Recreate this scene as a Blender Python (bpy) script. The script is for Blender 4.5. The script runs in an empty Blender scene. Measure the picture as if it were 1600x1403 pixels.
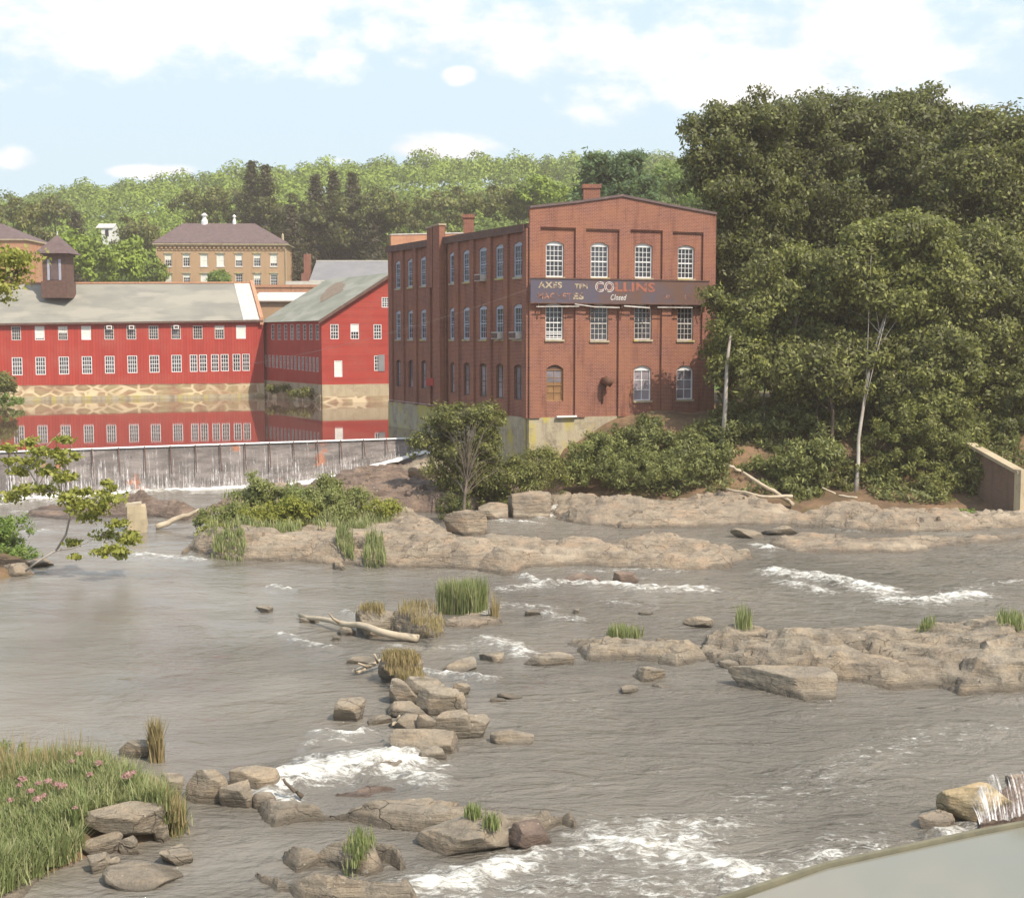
import bpy, math, random
import numpy as np
from mathutils import Vector
R = math.radians
random.seed(7)
rng = np.random.default_rng(11)
scene = bpy.context.scene
# ---------------------------------------------------------------- camera
F, CX, CY, EYE = 2050.0, 800.0, 701.5, 9.2
PITCH = math.atan((CY - 531.0) / F)
cam_d = bpy.data.cameras.new('camera')
cam = bpy.data.objects.new('camera', cam_d)
scene.collection.objects.link(cam)
scene.camera = cam
cam_d.sensor_width = 36.0
cam_d.sensor_fit = 'HORIZONTAL'
cam_d.lens = 36.0 * F / 1600.0
cam_d.clip_start = 0.5
cam_d.clip_end = 6000.0
cam.location = (0, 0, EYE)
cam.rotation_euler = (R(90) - PITCH, 0, 0)
# ---------------------------------------------------------------- exposure
scene.view_settings.view_transform = 'Standard'
scene.view_settings.look = 'None'
scene.view_settings.gamma = 1.0
scene.view_settings.exposure = 0.72
scene.cycles.max_bounces = 6
scene.cycles.transparent_max_bounces = 12
scene.cycles.volume_bounces = 1
scene.cycles.use_denoising = True
# ---------------------------------------------------------------- sun
SUN_EL, SUN_AZ = R(50), R(134)          # azimuth clockwise from +Y
sd = Vector((math.sin(SUN_AZ) * math.cos(SUN_EL), math.cos(SUN_AZ) * math.cos(SUN_EL), math.sin(SUN_EL)))
sun_d = bpy.data.lights.new('sun', 'SUN')
sun_d.energy = 3.6
sun_d.angle = R(0.5)
sun_d.color = (1.0, 0.91, 0.77)
sun = bpy.data.objects.new('sun', sun_d)
scene.collection.objects.link(sun)
sun.location = sd * 200
sun.rotation_euler = sd.to_track_quat('Z', 'Y').to_euler()

def ray(px, py):
    """unit direction through a point of the photograph"""
    fw = Vector((0, math.cos(PITCH), -math.sin(PITCH)))
    up = Vector((0, math.sin(PITCH), math.cos(PITCH)))
    return (fw * F + Vector((1, 0, 0)) * (px - CX) + up * (CY - py)).normalized()
def G(px, py, z=0.0):
    d = ray(px, py); t = (z - EYE) / d.z
    return Vector((d.x * t, d.y * t, z))
def D(px, py, Y):
    d = ray(px, py); t = Y / d.y
    return Vector((d.x * t, Y, EYE + d.z * t))
# ---------------------------------------------------------------- world
world = bpy.data.worlds.new('World'); scene.world = world
world.use_nodes = True
wt = world.node_tree; wt.nodes.clear()
def wn(t, **k):
    n = wt.nodes.new(t)
    for a, v in k.items(): setattr(n, a, v)
    return n
def wmath(op, a, b=None, c=None, clamp=False):
    n = wn('ShaderNodeMath', operation=op, use_clamp=clamp)
    for i, v in enumerate((a, b, c)):
        if v is None: continue
        if isinstance(v, (int, float)): n.inputs[i].default_value = v
        else: wt.links.new(v, n.inputs[i])
    return n.outputs[0]
SKY_STRENGTH = 0.15
sky = wn('ShaderNodeTexSky', sky_type='NISHITA')
sky.sun_disc = False; sky.sun_elevation = SUN_EL; sky.sun_rotation = SUN_AZ
sky.air_density = 1.0; sky.dust_density = 2.0; sky.ozone_density = 1.0
tc = wn('ShaderNodeTexCoord')
sx = wn('ShaderNodeSeparateXYZ'); wt.links.new(tc.outputs['Generated'], sx.inputs[0])
ay = wmath('MAXIMUM', wmath('ABSOLUTE', sx.outputs[1]), 0.15)
U_ = wmath('DIVIDE', sx.outputs[0], ay)
V_ = wmath('DIVIDE', sx.outputs[2], ay)
nz = wn('ShaderNodeTexNoise'); nz.inputs['Scale'].default_value = 13.0; nz.inputs['Detail'].default_value = 8.0
nz.inputs['Roughness'].default_value = 0.62
mp = wn('ShaderNodeMapping'); mp.inputs['Scale'].default_value = (1, 1, 1.9)
wt.links.new(tc.outputs['Generated'], mp.inputs[0]); wt.links.new(mp.outputs[0], nz.inputs['Vector'])
# cloud banks: centre and half-size in photograph pixels, turned into sky directions
CLOUDS = [(60, 30, 360, 85), (300, 20, 330, 75), (520, -25, 190, 60), (530, 100, 48, 26), (720, 120, 22, 12), (880, 55, 95, 95),
          (930, 150, 75, 38), (840, 100, 60, 40), (960, 20, 60, 70), (1120, 40, 150, 90), (1200, 110, 200, 60), (1330, 60, 140, 80),
          (1400, 110, 130, 60), (1150, 160, 90, 35), (1480, 150, 90, 30), (700, 235, 62, 22), (20, 245, 32, 18), (240, 268, 60, 10),
          (1330, -60, 300, 90), (530, 250, 26, 8), (-200, -350, 500, 260), (500, -520, 420, 130), (1250, -450, 380, 170), (-500, 80, 200, 120), (1900, 60, 200, 90)]  # high clouds out of view are added for their reflection in the river
field = None
for (px, py, rx, ry) in CLOUDS:
    d = ray(px, py)
    cu, cv = d.x / d.y, d.z / d.y
    e1 = wmath('POWER', wmath('ABSOLUTE', wmath('MULTIPLY', wmath('SUBTRACT', U_, cu), F / rx / 1.25)), 2.0)
    e2 = wmath('POWER', wmath('ABSOLUTE', wmath('MULTIPLY', wmath('SUBTRACT', V_, cv), F / ry / 1.25)), 2.0)
    g = wmath('SUBTRACT', 1.0, wmath('ADD', e1, e2))
    g = wmath('MAXIMUM', g, -1.2)
    field = g if field is None else wmath('SMOOTH_MAX', field, g, 0.25)
fld = wmath('ADD', field, wmath('MULTIPLY', wmath('SUBTRACT', nz.outputs['Fac'], 0.475), 5.0))
mr = wn('ShaderNodeMapRange', interpolation_type='SMOOTHSTEP')
wt.links.new(fld, mr.inputs[0]); mr.inputs[1].default_value = 0.0; mr.inputs[2].default_value = 1.5
# cloud shading: thicker lower middles are a touch greyer
nz2 = wn('ShaderNodeTexNoise'); nz2.inputs['Scale'].default_value = 7.0; nz2.inputs['Detail'].default_value = 4.0
wt.links.new(mp.outputs[0], nz2.inputs['Vector'])
mr2 = wn('ShaderNodeMapRange'); wt.links.new(nz2.outputs['Fac'], mr2.inputs[0]); mr2.inputs[1].default_value = 0.45; mr2.inputs[2].default_value = 0.7
cc = wn('ShaderNodeMix', data_type='RGBA'); wt.links.new(mr2.outputs[0], cc.inputs[0])
cc.inputs[6].default_value = (5.5, 5.3, 5.3, 1); cc.inputs[7].default_value = (4.8, 4.6, 4.65, 1)
pale = wn('ShaderNodeMix', data_type='RGBA'); pf = wn('ShaderNodeMapRange'); wt.links.new(sx.outputs[2], pf.inputs[0]); pf.inputs[1].default_value = 0.35; pf.inputs[2].default_value = 0.75; pf.inputs[3].default_value = 0.9; pf.inputs[4].default_value = 0.45; wt.links.new(pf.outputs[0], pale.inputs[0])
wt.links.new(sky.outputs[0], pale.inputs[6]); pale.inputs[7].default_value = (2.95, 3.85, 4.5, 1)
mx = wn('ShaderNodeMix', data_type='RGBA'); wt.links.new(mr.outputs[0], mx.inputs[0])
wt.links.new(pale.outputs[2], mx.inputs[6]); wt.links.new(cc.outputs[2], mx.inputs[7])
bgn = wn('ShaderNodeBackground'); bgn.inputs[1].default_value = SKY_STRENGTH
wt.links.new(mx.outputs[2], bgn.inputs[0])
wo = wn('ShaderNodeOutputWorld'); wt.links.new(bgn.outputs[0], wo.inputs[0])

# ---------------------------------------------------------------- materials
def mat_new(name):
    m = bpy.data.materials.new(name); m.use_nodes = True
    nt = m.node_tree; nt.nodes.clear()
    return m, nt
class NB:
    def __init__(s, name):
        s.m, s.nt = mat_new(name)
        s.out = s.n('ShaderNodeOutputMaterial')
    def n(s, t, **k):
        x = s.nt.nodes.new(t)
        for a, v in k.items(): setattr(x, a, v)
        return x
    def set(s, inp, v):
        if v is None: return
        if hasattr(v, 'is_output') or isinstance(v, bpy.types.NodeSocket): s.nt.links.new(v, inp)
        elif isinstance(v, (tuple, list)) and len(v) == 3 and inp.type == 'RGBA': inp.default_value = (*v, 1)
        else: inp.default_value = v
    def math(s, op, a, b=None, c=None, clamp=False):
        x = s.n('ShaderNodeMath', operation=op, use_clamp=clamp)
        for i, v in enumerate((a, b, c)): s.set(x.inputs[i], v)
        return x.outputs[0]
    def coord(s, kind='Object', scale=(1, 1, 1), loc=(0, 0, 0), rot=(0, 0, 0)):
        if kind == 'World': o = s.n('ShaderNodeNewGeometry').outputs['Position']
        else: o = s.n('ShaderNodeTexCoord').outputs[kind]
        mp = s.n('ShaderNodeMapping'); s.nt.links.new(o, mp.inputs[0])
        mp.inputs['Scale'].default_value = scale; mp.inputs['Location'].default_value = loc; mp.inputs['Rotation'].default_value = rot
        return mp.outputs[0]
    def noise(s, vec, scale=1.0, detail=5.0, rough=0.55, dist=0.0):
        x = s.n('ShaderNodeTexNoise'); s.set(x.inputs['Vector'], vec)
        x.inputs['Scale'].default_value = scale; x.inputs['Detail'].default_value = detail
        x.inputs['Roughness'].default_value = rough; x.inputs['Distortion'].default_value = dist
        return x.outputs['Fac']
    def rng(s, v, a, b, lo=0.0, hi=1.0, smooth=False):
        x = s.n('ShaderNodeMapRange', interpolation_type='SMOOTHSTEP' if smooth else 'LINEAR')
        s.set(x.inputs[0], v); x.inputs[1].default_value = a; x.inputs[2].default_value = b
        x.inputs[3].default_value = lo; x.inputs[4].default_value = hi
        return x.outputs[0]
    def mix(s, f, a, b, mode='MIX'):
        x = s.n('ShaderNodeMix', data_type='RGBA', blend_type=mode)
        s.set(x.inputs[0], f); s.set(x.inputs[6], a); s.set(x.inputs[7], b)
        return x.outputs[2]
    def bump(s, h, strength=0.5, dist=0.05, normal=None):
        x = s.n('ShaderNodeBump'); s.set(x.inputs['Height'], h)
        x.inputs['Strength'].default_value = strength; x.inputs['Distance'].default_value = dist
        if normal is not None: s.set(x.inputs['Normal'], normal)
        return x.outputs[0]
    def bsdf(s, color, rough=0.8, normal=None, spec=0.3, metal=0.0, **k):
        x = s.n('ShaderNodeBsdfPrincipled')
        s.set(x.inputs['Base Color'], color); s.set(x.inputs['Roughness'], rough)
        s.set(x.inputs['Specular IOR Level'], spec); s.set(x.inputs['Metallic'], metal)
        if normal is not None: s.set(x.inputs['Normal'], normal)
        for a, v in k.items(): s.set(x.inputs[a], v)
        return x.outputs[0]
    def done(s, sh):
        s.nt.links.new(sh, s.out.inputs[0]); return s.m
MT = {}
def mottled(name, a, b, scale=1.5, rough=0.85, bump=0.3, bscale=8.0, bdist=0.03, kind='World', stretch=(1, 1, 1), c=None, spec=0.25):
    k = NB(name); v = k.coord(kind, stretch)
    n1 = k.noise(v, scale, 6, 0.6)
    col = k.mix(k.rng(n1, 0.35, 0.65), a, b)
    if c: col = k.mix(k.rng(k.noise(v, scale * 3.1, 5, 0.6), 0.52, 0.7), col, c)
    nb = k.bump(k.noise(v, bscale, 6, 0.6), bump, bdist)
    MT[name] = k.done(k.bsdf(col, rough, nb, spec)); return MT[name]
# brick on facade coordinates (metres in the UV map)
def brick_mat(name, c1, c2, mortar, stain, dark, amount=0.6):
    k = NB(name); uv = k.coord('UV')
    br = k.n('ShaderNodeTexBrick'); k.set(br.inputs['Vector'], uv)
    br.inputs['Scale'].default_value = 1.0
    br.inputs['Brick Width'].default_value = 0.24; br.inputs['Row Height'].default_value = 0.085
    br.inputs['Mortar Size'].default_value = 0.012; br.inputs['Bias'].default_value = -0.2
    k.set(br.inputs['Color1'], c1); k.set(br.inputs['Color2'], c2); k.set(br.inputs['Mortar'], mortar)
    big = k.noise(uv, 0.55, 6, 0.65)
    col = k.mix(k.rng(big, 0.42, 0.68, 0, amount), br.outputs['Color'], stain)
    uvs = k.coord('UV', (1.6, 0.22, 1))
    st = k.noise(uvs, 1.3, 6, 0.65)
    col = k.mix(k.rng(st, 0.52, 0.75, 0, 0.65), col, dark)
    sp = k.noise(uv, 5.5, 4, 0.7)
    col = k.mix(k.rng(sp, 0.6, 0.78, 0, 0.6), col, mortar)
    nb = k.bump(br.outputs['Fac'], 0.4, -0.01)
    nb = k.bump(k.noise(uv, 9, 4, 0.7), 0.35, 0.02, nb)
    MT[name] = k.done(k.bsdf(col, 0.9, nb, 0.15)); return MT[name]
brick_mat('brick_red', (0.225, 0.078, 0.060), (0.15, 0.050, 0.042), (0.35, 0.21, 0.15), (0.34, 0.15, 0.08), (0.10, 0.04, 0.032))
brick_mat('brick_shaded', (0.20, 0.12, 0.09), (0.15, 0.09, 0.07), (0.22, 0.16, 0.12), (0.2, 0.14, 0.09), (0.1, 0.07, 0.05))  # duller, darker brick: the retaining wall's shade is put into its colour
brick_mat('brick_orange', (0.50, 0.22, 0.12), (0.42, 0.17, 0.09), (0.45, 0.33, 0.24), (0.5, 0.26, 0.15), (0.25, 0.12, 0.08), 0.4)
brick_mat('brick_cream', (0.45, 0.28, 0.165), (0.40, 0.245, 0.14), (0.46, 0.33, 0.22), (0.45, 0.27, 0.15), (0.3, 0.2, 0.13), 0.4)
def siding(name, horizontal):
    k = NB(name); uv = k.coord('UV')
    sep = k.n('ShaderNodeSeparateXYZ'); k.set(sep.inputs[0], uv)
    ax = sep.outputs[1] if horizontal else sep.outputs[0]
    fr = k.math('FRACT', k.math('MULTIPLY', ax, 5.0 if horizontal else 3.2))
    line = k.rng(fr, 0.0, 0.12, 0.0, 1.0)
    cell = k.n('ShaderNodeTexWhiteNoise', noise_dimensions='1D')
    k.set(cell.inputs['W'], k.math('FLOOR', k.math('MULTIPLY', ax, 5.0 if horizontal else 3.2)))
    col = k.mix(cell.outputs['Value'], (0.41, 0.055, 0.042), (0.34, 0.046, 0.036))
    v2 = k.coord('UV', (0.35, 2.6, 1) if horizontal else (2.6, 0.35, 1))
    st = k.noise(v2, 1.5, 6, 0.7)
    col = k.mix(k.rng(st, 0.56, 0.72, 0, 0.75), col, (0.23, 0.08, 0.06))
    b2 = k.noise(uv, 0.35, 5, 0.6)
    col = k.mix(k.rng(b2, 0.45, 0.7, 0, 0.5), col, (0.40, 0.10, 0.075))
    if horizontal:
        w = k.noise(k.coord('UV', (0.5, 6, 1)), 1.2, 6, 0.7)
        col = k.mix(k.rng(w, 0.58, 0.66, 0, 0.8), col, (0.24, 0.10, 0.075))
        col = k.mix(k.rng(k.noise(k.coord('UV', (1.2, 9, 1), (4, 2, 0)), 1.5, 5, 0.7), 0.66, 0.7, 0, 0.8), col, (0.5, 0.3, 0.24))
    col = k.mix(line, (0.13, 0.02, 0.017), col)
    nb = k.bump(fr, 0.35, 0.03)
    MT[name] = k.done(k.bsdf(col, 0.8, nb, 0.2))
siding('red_boards_upright', False); siding('red_clapboard', True)
def stone_wall(name):
    k = NB(name); uv = k.coord('UV')
    vo = k.n('ShaderNodeTexVoronoi', feature='DISTANCE_TO_EDGE'); wob = k.n('ShaderNodeMix', data_type='VECTOR')
    sc = k.coord('UV', (0.55, 1.15, 1))
    k.set(vo.inputs['Vector'], sc); vo.inputs['Scale'].default_value = 1.0; vo.inputs['Randomness'].default_value = 0.9
    vc = k.n('ShaderNodeTexVoronoi'); k.set(vc.inputs['Vector'], sc); vc.inputs['Randomness'].default_value = 0.9
    base = k.mix(vc.outputs['Color'], (0.27, 0.16, 0.105), (0.38, 0.25, 0.16))
    col = k.mix(k.rng(k.noise(uv, 0.6, 5, 0.6), 0.4, 0.6), base, (0.36, 0.29, 0.17))
    m = k.math('MULTIPLY', k.rng(vo.outputs['Distance'], 0.05, 0.1, 1, 0), k.rng(k.noise(uv, 0.25, 3, 0.5), 0.4, 0.55))
    col = k.mix(m, col, (0.62, 0.50, 0.33))
    nb = k.bump(vo.outputs['Distance'], 0.6, 0.15)
    MT[name] = k.done(k.bsdf(col, 0.9, nb, 0.2))
stone_wall('mortared_stone')
def streaky(name, base, s1, s2, lich=None):
    k = NB(name); uv = k.coord('UV')
    st = k.noise(k.coord('UV', (1.3, 0.25, 1)), 1.6, 6, 0.65)
    col = k.mix(k.rng(st, 0.45, 0.7), base, s1)
    col = k.mix(k.rng(k.noise(uv, 1.0, 5, 0.7), 0.5, 0.7), col, s2)
    if lich: col = k.mix(k.rng(k.noise(k.coord('UV', (0.8, 0.35, 1), (3.3, 0, 0)), 1.0, 5, 0.6), 0.5, 0.62, 0, 0.85), col, lich)
    nb = k.bump(k.noise(uv, 6, 6, 0.6), 0.4, 0.04)
    MT[name] = k.done(k.bsdf(col, 0.9, nb, 0.2))
streaky('stained_concrete', (0.42, 0.36, 0.25), (0.30, 0.24, 0.18), (0.2, 0.16, 0.12), (0.46, 0.38, 0.08))
streaky('pale_concrete', (0.44, 0.36, 0.24), (0.36, 0.29, 0.19), (0.3, 0.22, 0.15))
mottled('white_paint', (0.78, 0.76, 0.74), (0.66, 0.64, 0.62), 3, 0.6, 0.1)
mottled('old_white_paint', (0.62, 0.58, 0.54), (0.42, 0.37, 0.33), 3, 0.7, 0.1)
mottled('grey_paint', (0.42, 0.44, 0.50), (0.34, 0.35, 0.40), 3, 0.7, 0.1)
mottled('dark_frame', (0.16, 0.09, 0.07), (0.10, 0.06, 0.05), 3, 0.8, 0.1)
mottled('blind_cloth', (0.80, 0.78, 0.70), (0.7, 0.68, 0.6), 3, 0.9, 0.05)
mottled('brown_board', (0.30, 0.17, 0.08), (0.22, 0.12, 0.06), 3, 0.9, 0.1)
mottled('slate_dark', (0.11, 0.075, 0.075), (0.15, 0.105, 0.10), 1.2, 0.8, 0.2, c=(0.19, 0.13, 0.12))
mottled('slate_light', (0.23, 0.22, 0.22), (0.19, 0.185, 0.19), 0.5, 0.7, 0.15)
mottled('rusty_steel', (0.10, 0.05, 0.035), (0.2, 0.09, 0.05), 2, 0.8, 0.3)
mottled('bark', (0.13, 0.10, 0.075), (0.07, 0.055, 0.042), 2, 0.95, 0.7, 6, 0.05, stretch=(1, 1, .3))
mottled('pale_bark', (0.46, 0.42, 0.37), (0.26, 0.21, 0.17), 1.2, 0.9, 0.5, 6, 0.03, stretch=(1, 1, .5))
mottled('driftwood', (0.50, 0.42, 0.31), (0.36, 0.29, 0.21), 2, 0.9, 0.5, 9, 0.02)
mottled('metal_sheet', (0.62, 0.58, 0.52), (0.5, 0.46, 0.4), 1.5, 0.5, 0.1)
def roof_mat(name, a, b, c, white=0.0, moss=False):
    k = NB(name); v = k.coord('UV', (0.12, 0.25, 1))
    col = k.mix(k.rng(k.noise(v, 2.0, 6, 0.6), 0.42, 0.58), a, b)
    col = k.mix(k.rng(k.noise(k.coord('UV', (.05, .12, 1), (3, 7, 0)), 3.0, 5, 0.5), 0.5, 0.58, 0, .8), col, c)
    rows = k.math('FRACT', k.math('MULTIPLY', k.n('ShaderNodeSeparateXYZ').outputs[1], 1.0))
    uvs = k.n('ShaderNodeSeparateXYZ'); k.set(uvs.inputs[0], k.coord('UV'))
    fr = k.math('FRACT', k.math('MULTIPLY', uvs.outputs[1], 2.2))
    col = k.mix(k.rng(fr, 0, 0.15, 0.35, 0.0), col, (0.2, 0.17, 0.14))
    nb = k.bump(k.noise(k.coord('UV', (1, 3, 1)), 3, 5, 0.6), 0.4, 0.05)
    MT[name] = k.done(k.bsdf(col, 0.85, nb, 0.2))
roof_mat('slate_grey', (0.25, 0.24, 0.205), (0.205, 0.20, 0.175), (0.31, 0.285, 0.24))
roof_mat('roofing_felt', (0.27, 0.27, 0.215), (0.22, 0.225, 0.18), (0.33, 0.32, 0.27))
def glass(name, tint=(0.03, 0.03, 0.035), r=0.06):
    k = NB(name)
    n = k.noise(k.coord('World'), 0.5, 2, 0.5)
    col = k.mix(k.rng(n, 0.4, 0.6), tint, tuple(t * 2.2 for t in tint))
    nb = k.bump(k.noise(k.coord('World'), 1.2, 2, 0.5), 0.08, 0.05)
    MT[name] = k.done(k.bsdf(col, r, nb, 0.5))
mottled('dull_wire', (0.25, 0.2, 0.18), (0.2, 0.16, 0.14), 2, 0.8, 0.1)
glass('window_glass'); glass('dusty_glass', (0.14, 0.12, 0.13), 0.25)
def sign_mat():
    k = NB('sign_paint'); uv = k.coord('UV')
    n = k.noise(k.coord('UV', (1, 0.6, 1)), 0.8, 6, 0.7)
    sep = k.n('ShaderNodeSeparateXYZ'); k.set(sep.inputs[0], uv)
    g = k.math('ADD', n, k.rng(sep.outputs[0], 0, 12, -0.16, 0.22))
    col = k.mix(k.rng(g, 0.40, 0.66), (0.095, 0.082, 0.11), (0.13, 0.072, 0.055))
    col = k.mix(k.rng(k.noise(uv, 4, 5, 0.7), 0.58, 0.72, 0, 0.6), col, (0.2, 0.09, 0.06))
    MT['sign_paint'] = k.done(k.bsdf(col, 0.7, k.bump(n, .2, .02), 0.3))
sign_mat()
def letter_mat(name, c, keep):
    k = NB(name); uv = k.coord('World')
    n = k.noise(uv, 3.2, 5, 0.7)
    col = k.mix(k.rng(n, keep, keep + 0.08), c, (0.13, 0.08, 0.08))
    MT[name] = k.done(k.bsdf(col, 0.8, None, 0.2))
letter_mat('letter_cream', (0.42, 0.34, 0.23), 0.50); letter_mat('letter_white', (0.52, 0.49, 0.46), 0.54)
letter_mat('letter_red', (0.32, 0.12, 0.08), 0.50); letter_mat('letter_faint', (0.40, 0.19, 0.12), 0.42)
# foliage
def leaf_mat(name, a, b, c=None, trans=0.35, rough=0.55):
    k = NB(name)
    at = k.n('ShaderNodeAttribute', attribute_name='tint')
    ri = k.n('ShaderNodeNewGeometry').outputs['Random Per Island']
    col = k.mix(at.outputs['Fac'], a, b)
    hi = c or tuple(min(1, x * 1.5) for x in b)
    col = k.mix(k.rng(ri, 0.55, 1.0, 0, 0.8), col, hi)
    p = k.bsdf(col, rough, None, 0.35)
    t = k.n('ShaderNodeBsdfTranslucent'); k.set(t.inputs[0], k.mix(0.5, col, (0.25, 0.3, 0.04)))
    m = k.n('ShaderNodeMixShader'); m.inputs[0].default_value = trans
    k.nt.links.new(p, m.inputs[1]); k.nt.links.new(t.outputs[0], m.inputs[2])
    MT[name] = k.done(m.outputs[0])
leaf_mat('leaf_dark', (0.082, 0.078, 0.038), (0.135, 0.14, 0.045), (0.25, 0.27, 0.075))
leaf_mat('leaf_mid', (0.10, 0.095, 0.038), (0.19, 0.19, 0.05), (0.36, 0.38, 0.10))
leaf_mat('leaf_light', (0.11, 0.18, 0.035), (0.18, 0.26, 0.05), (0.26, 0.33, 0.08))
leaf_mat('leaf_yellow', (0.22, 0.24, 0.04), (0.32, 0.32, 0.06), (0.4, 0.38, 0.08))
leaf_mat('leaf_conifer', (0.065, 0.055, 0.035), (0.09, 0.08, 0.045))
leaf_mat('leaf_pine', (0.07, 0.12, 0.05), (0.11, 0.17, 0.07))
leaf_mat('leaf_hill', (0.085, 0.125, 0.02), (0.27, 0.36, 0.045), (0.24, 0.31, 0.05), 0.25)
leaf_mat('leaf_sunny', (0.10, 0.10, 0.038), (0.19, 0.20, 0.05), (0.40, 0.41, 0.11))  # lighter leaves for the sunlit bank trees, sunlight put into the colour
leaf_mat('leaf_blue', (0.11, 0.115, 0.045), (0.20, 0.215, 0.065), (0.38, 0.40, 0.13))
leaf_mat('leaf_olive', (0.15, 0.17, 0.05), (0.24, 0.26, 0.08), (0.38, 0.38, 0.15))
leaf_mat('grass_green', (0.19, 0.24, 0.08), (0.32, 0.34, 0.15), (0.45, 0.40, 0.24), 0.35, 0.6)
leaf_mat('grass_dry', (0.30, 0.25, 0.12), (0.36, 0.27, 0.14), (0.42, 0.3, 0.16), 0.3, 0.7)
leaf_mat('petal_pink', (0.40, 0.22, 0.20), (0.46, 0.28, 0.25), (0.5, 0.33, 0.3), 0.3, 0.7)
# rock: grey-brown schist with pale lichen, darker where wet near the water
def rock_mat(name, a, b, warm, wet_to=0.12):
    k = NB(name); w = k.coord('World'); o = k.coord('World', (1, 1, 2.5), rot=(0.25, 0.1, 0.4))
    n = k.noise(w, 0.9, 8, 0.62)
    col = k.mix(k.rng(n, 0.36, 0.64), a, b)
    col = k.mix(k.rng(k.noise(o, 1.1, 6, 0.6), 0.46, 0.66, 0, 0.8), col, warm)
    str_ = k.noise(k.coord('World', (0.5, 1.2, 7), rot=(0.12, 0.2, 0.3)), 1.4, 6, 0.7)
    col = k.mix(k.rng(str_, 0.52, 0.64, 0, 0.75), col, tuple(x * 0.5 for x in a))
    vw = k.n('ShaderNodeVectorMath', operation='ADD'); k.set(vw.inputs[0], k.coord('World', (0.55, 1.3, 1.2), rot=(0, 0, 0.15)))
    nzc = k.n('ShaderNodeTexNoise'); k.set(nzc.inputs['Vector'], w); nzc.inputs['Scale'].default_value = 1.2; nzc.inputs['Detail'].default_value = 4
    k.set(vw.inputs[1], nzc.outputs['Color'])
    vc = k.n('ShaderNodeTexVoronoi', feature='DISTANCE_TO_EDGE'); k.set(vc.inputs['Vector'], vw.outputs[0]); vc.inputs['Scale'].default_value = 1.1
    crack = k.rng(vc.outputs['Distance'], 0.004, 0.022, 1, 0)
    crack = k.math('MULTIPLY', crack, k.rng(k.noise(w, .5, 3, .5), .48, .6))
    col = k.mix(k.math('MULTIPLY', crack, 0.55), col, tuple(x * 0.22 for x in a))
    pal = k.noise(k.coord('World', (0.6, 1.1, 2), (5, 9, 0)), 0.55, 6, 0.65)
    col = k.mix(k.rng(pal, 0.54, 0.66, 0, 0.65), col, tuple(min(1, x * 1.45) for x in a))
    sp = k.noise(w, 7.5, 4, 0.6)
    col = k.mix(k.rng(sp, 0.66, 0.72, 0, 0.8), col, (0.55, 0.50, 0.42))
    col = k.mix(k.rng(k.noise(w, 16, 3, 0.7), 0.5, 0.75, 0, 0.5), col, tuple(x * 0.5 for x in b))
    geo = k.n('ShaderNodeNewGeometry'); sp3 = k.n('ShaderNodeSeparateXYZ'); k.set(sp3.inputs[0], geo.outputs['Position'])
    zz = k.math('ADD', sp3.outputs[2], k.math('MULTIPLY', k.math('SUBTRACT', n, 0.5), 0.5))
    wet = k.rng(zz, wet_to - 0.08, wet_to + 0.10, 1, 0, True)
    col = k.mix(k.math('MULTIPLY', wet, 0.7), col, tuple(x * 0.28 for x in a))
    h = k.math('SUBTRACT', k.math('ADD', k.noise(w, 3.0, 8, 0.68), k.math('MULTIPLY', str_, 1.1)), k.math('MULTIPLY', crack, 0.3))
    nb = k.bump(h, 0.9, 0.16)
    MT[name] = k.done(k.bsdf(col, k.rng(wet, 0, 1, 0.85, 0.35), nb, 0.35))
rock_mat('rock', (0.33, 0.275, 0.205), (0.23, 0.19, 0.145), (0.40, 0.30, 0.20))
rock_mat('rock_warm', (0.35, 0.285, 0.21), (0.25, 0.20, 0.15), (0.42, 0.30, 0.20))
rock_mat('rock_wet', (0.21, 0.15, 0.115), (0.14, 0.10, 0.08), (0.32, 0.23, 0.165), 0.1)
rock_mat('rock_yellow', (0.46, 0.36, 0.2), (0.36, 0.28, 0.17), (0.5, 0.35, 0.2))
mottled('brown_patch', (0.20, 0.15, 0.11), (0.26, 0.20, 0.15), 2, 0.95, 0.2)
mottled('mossy_rim', (0.20, 0.18, 0.12), (0.14, 0.13, 0.09), 2, 0.9, 0.3)
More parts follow.
